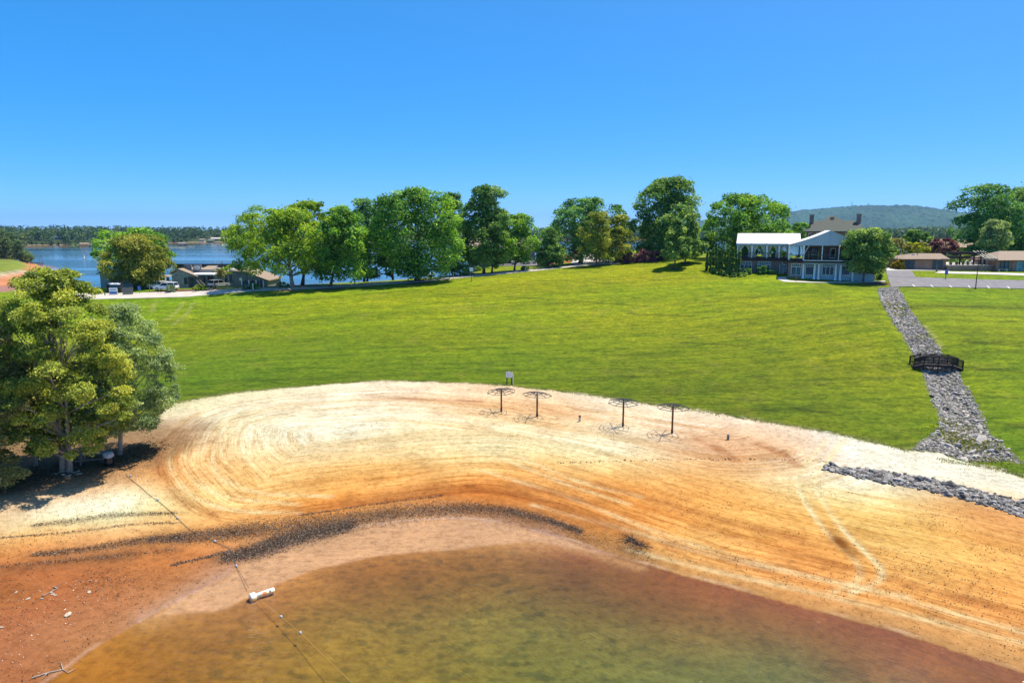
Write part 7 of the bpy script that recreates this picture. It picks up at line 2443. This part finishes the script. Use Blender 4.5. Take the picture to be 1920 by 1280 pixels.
# stones round the twin trunk and on the clay
def stone(px, py, size, label, seed, group=None, flat=0.6):
    rng = np.random.default_rng(seed)
    p = on_ground(px, py)
    vs, fs = RV[seed % len(RV)]
    V = vs * np.array([1, 1, flat]) * size
    o = put('stone', mesh_np('stone', V, fs, 'rock', np.tile(np.array((0.42, 0.37, 0.30)) * rng.uniform(0.7, 1.2), (len(V), 1))), None, (p.x, p.y, gz(p.x, p.y) + size * 0.1))
    o.rotation_euler = (0, 0, rng.uniform(0, 6))
    tag(o, label, 'stone', group)
for k, (px, py) in enumerate(((112, 886), (119, 890), (131, 891), (138, 886), (146, 884), (148, 889), (105, 889), (127, 893))):
    stone(px, py, 0.38, 'grey stone in the ring around the twin trunked tree', 700 + k, 'stones around the trunk')
stone(128, 1152, 0.42, 'largest flat pale stone on the red clay shore', 711)
for k, (px, py) in enumerate(((78, 1122), (53, 1122), (99, 1114), (104, 1116), (96, 1111), (167, 1110), (2, 1176), (30, 1110))):
    stone(px, py, 0.22, 'small pale stone on the red clay shore', 720 + k, 'pale stones on the clay')
# boulders along the verge before the lodge
for k, (px, py) in enumerate(((968, 509), (976, 508.6), (985, 508.4), (993, 507.6), (1001, 507), (1010, 506), (1022, 504.6), (1036, 503))):
    stone(px, py, 0.8, 'boulder in the stone border along the road verge', 740 + k, 'boulders along the verge')

# driftwood twigs at the water edge
for k, (pts, lab) in enumerate(((((60, 1272), (90, 1262), (118, 1256), (128, 1262)), 'pale forked driftwood branch at the left water edge'), (((1172, 1018), (1186, 1012), (1199, 1022)), 'tangle of dark roots on the wet sand'), (((100, 1100), (108, 1104), (80, 1118)), 'thin dry twig on the red clay'))):
    P = [on_ground(*q) + Vector((0, 0, 0.05)) for q in pts]
    t = thing('driftwood', lab, 'branch', P[0])
    MB().tube(P, [0.03, 0.028, 0.02, 0.01][:len(P)], 6).build('stem', 'bark_pale' if k != 1 else 'dark_wood', t)
    rng = np.random.default_rng(50 + k)
    for q in range(4 if k != 1 else 16):
        a = P[1 + q % (len(P) - 1)] if len(P) > 1 else P[0]
        d = Vector((rng.normal(), rng.normal(), 0.25 * abs(rng.normal()))) * (0.35 if k != 1 else 0.5)
        MB().tube([a, a + d * 0.6 + Vector((0, 0, 0.03)), a + d], [0.025, 0.018, 0.006], 5).build('twig', 'bark_pale' if k != 1 else 'dark_wood', t)

# ------------------------------------------------------------------ leaf litter and crumbs (uncountable)
def flakes(name, label, cat, P, size, cols, seed, lift=0.02, aspect=0.5, tilt=0.5):
    rng = np.random.default_rng(seed)
    z = np.maximum(hgt(P), -0.02) + lift + rng.uniform(0, 0.03, len(P))
    C = np.column_stack([P, z])
    N = np.array([0, 0, 1.0]) + tilt * rng.normal(size=(len(P), 3))
    V, Q = leaf_quads(rng, C, N, size, aspect)
    cols = np.array(cols)
    c = cols[rng.integers(len(cols), size=len(P))] * rng.uniform(0.6, 1.4, len(P))[:, None]
    o = stuff(put(name, mesh_np(name, V, Q, 'debris', np.repeat(c, 4, 0))))
    return tag(o, label, cat)
def along(rng, pxs, n, width, fade=1.0):
    L = ground_line(pxs, 8)
    s = np.concatenate([[0], np.cumsum(np.hypot(*np.diff(L, axis=0).T))])
    q = rng.uniform(0, s[-1], n)
    P = np.stack([np.interp(q, s, L[:, 0]), np.interp(q, s, L[:, 1])], 1)
    w = np.interp(q / s[-1], np.linspace(0, 1, len(width)), width)
    return P + rng.normal(0, 1, (n, 2)) * w[:, None] * np.array([0.6, 1.0])
rng = np.random.default_rng(123)
lit = [along(rng, [(280, 1012), (420, 1000), (560, 985), (700, 968), (820, 955), (930, 956), (1010, 972), (1090, 996)], 22000, [0.2, 0.55, 0.75, 0.8, 0.7, 0.5, 0.35, 0.25]),
       along(rng, [(420, 1045), (480, 1032), (560, 1005), (660, 985)], 14000, [0.35, 0.65, 0.65, 0.35]),
       along(rng, [(60, 985), (150, 975), (210, 966), (330, 962)], 1300, [0.1, 0.35, 0.2, 0.1]),
       along(rng, [(0, 1008), (130, 998), (260, 982), (340, 980)], 800, [0.08, 0.1, 0.1]),
       along(rng, [(60, 1040), (160, 1030), (280, 1012), (380, 1008)], 3000, [0.15, 0.3, 0.35, 0.3]),
       along(rng, [(0, 1062), (120, 1052), (240, 1040), (330, 1030)], 800, [0.1, 0.2]),
       along(rng, [(320, 1060), (380, 1046), (430, 1034)], 700, [0.08, 0.15]),
       along(rng, [(560, 966), (700, 945), (830, 928)], 900, [0.08, 0.08]),
       along(rng, [(900, 962), (1020, 985), (1120, 1015), (1230, 1050)], 900, [0.4, 0.5, 0.4, 0.3]),
       along(rng, [(1172, 1012), (1190, 1020), (1205, 1026)], 700, [0.4, 0.5]),
       along(rng, [(140, 1090), (190, 1085), (240, 1095)], 260, [0.6, 0.8]),
       along(rng, [(130, 1100), (200, 1110), (260, 1090)], 160, [0.8, 0.9])]
flakes('leaf_litter', 'dark band of washed up leaves and twigs along the water line', 'leaf litter', np.vstack(lit), 0.10,
       [(0.035, 0.022, 0.016), (0.07, 0.045, 0.03), (0.12, 0.08, 0.055), (0.03, 0.02, 0.015), (0.30, 0.26, 0.22), (0.16, 0.10, 0.06)], 1, aspect=0.3, tilt=0.55)
# crumbs and clods over the sand
n = 34000
q = rng.random(n)
px = rng.uniform(-60, 1960, n)
py = 735 + (1290 - 735) * rng.random(n) ** 1.1
d = np.stack([(px - 960) / F, CP + (640 - py) / F * SP, -SP + (640 - py) / F * CP], 1)
t = (CAM_Z - 1.5) / -d[:, 2]
P = np.stack([d[:, 0] * t, d[:, 1] * t], 1)
zz = hgt(P)
keep = (zz > 0.04) & (zz < 2.6)
keep &= vnoise(P[:, 0] * 0.35, P[:, 1] * 0.6, 9) > rng.uniform(0.25, 0.9, n)
flakes('sand_crumbs', 'scattered dark crumbs and bark bits over the sand', 'debris', P[keep], 0.075, [(0.05, 0.035, 0.025), (0.12, 0.08, 0.05), (0.20, 0.12, 0.06), (0.03, 0.03, 0.03)], 2, aspect=0.6, tilt=0.8)
# light pebbles on the red clay
P = along(rng, [(0, 1130), (120, 1170), (200, 1120)], 480, [3.2, 3.6, 3.0])
zz = hgt(P)
flakes('clay_pebbles', 'scatter of tiny pale pebbles on the red clay shore', 'pebbles', P[(zz > 0.06) & (zz < 1.4)], 0.05, [(0.45, 0.40, 0.34), (0.55, 0.50, 0.44)], 3, aspect=0.8)
# a line of footprints across the sand
P = along(rng, [(1040, 868), (1150, 864), (1260, 861), (1380, 860), (1480, 861), (1560, 866)], 130, [0.10, 0.10])
flakes('footprint_line', 'dotted dark trail of footprints across the upper beach', 'footprints', P, 0.16, [(0.10, 0.065, 0.04), (0.06, 0.04, 0.03)], 4, lift=0.012, aspect=0.6, tilt=0.25)
# tufts along the lawn rim and dry leaves under the trees
P = np.vstack([along(rng, [(330, 757), (450, 736), (700, 715), (900, 720), (1050, 733)], 2600, [0.35, 0.3]), along(rng, [(1050, 733), (1200, 755), (1400, 785), (1600, 820), (1700, 845)], 2600, [0.3, 0.35]),
               along(rng, [(1760, 862), (1850, 876), (1925, 895)], 700, [0.3, 0.3])])
C = np.column_stack([P, hgt(P) + 0.05])
r2_ = np.random.default_rng(5)
V, Q = leaf_quads(r2_, C, np.column_stack([r2_.normal(size=(len(P), 2)), 0.6 * r2_.random(len(P))]), 0.11, 0.4)
gc_ = np.array([(0.09, 0.14, 0.02), (0.15, 0.19, 0.03), (0.28, 0.25, 0.10)])[r2_.integers(3, size=len(P))]
tag(stuff(put('grass_rim', mesh_np('grass_rim', V, Q, 'foliage', np.repeat(gc_, 4, 0)))), 'ragged grass tufts along the lawn rim above the sand', 'grass')
P = np.vstack([along(rng, [(0, 905), (60, 893), (130, 880), (230, 862), (275, 848)], 2600, [1.2, 1.5, 1.2]), along(rng, [(230, 850), (270, 842), (292, 846)], 900, [0.9, 0.9])])
flakes('dry_leaves', 'dry brown leaves strewn in the shade of the shore trees', 'leaf litter', P, 0.15, [(0.12, 0.08, 0.05), (0.22, 0.15, 0.09), (0.06, 0.045, 0.03), (0.07, 0.09, 0.03)], 6, aspect=0.5, tilt=0.5)
# weeds growing through the rock channel
W_ = []
for px_, py_, k_, w_ in ((1672, 572, 160, 0.7), (1684, 580, 240, 0.9), (1690, 592, 120, 0.7), (1722, 636, 60, 0.8), (1790, 800, 160, 0.8), (1806, 832, 300, 1.2), (1826, 838, 200, 0.9), (1775, 815, 120, 0.8), (1700, 610, 60, 0.8), (1862, 868, 120, 0.8)):
    g = on_ground(px_, py_)
    W_.append(np.array([g.x, g.y]) + rng.normal(0, w_, (k_, 2)))
P = np.vstack(W_)
C = np.column_stack([P, hgt(P) + 0.16])
V, Q = leaf_quads(r2_, C, np.column_stack([r2_.normal(size=(len(P), 2)), 0.6 * r2_.random(len(P))]), 0.22, 0.4)
gc_ = np.array([(0.20, 0.22, 0.03), (0.30, 0.29, 0.05), (0.12, 0.16, 0.02)])[r2_.integers(3, size=len(P))]
tag(stuff(put('channel_weeds', mesh_np('channel_weeds', V, Q, 'foliage', np.repeat(gc_, 4, 0)))), 'yellow green weeds sprouting between the channel rocks', 'weeds')
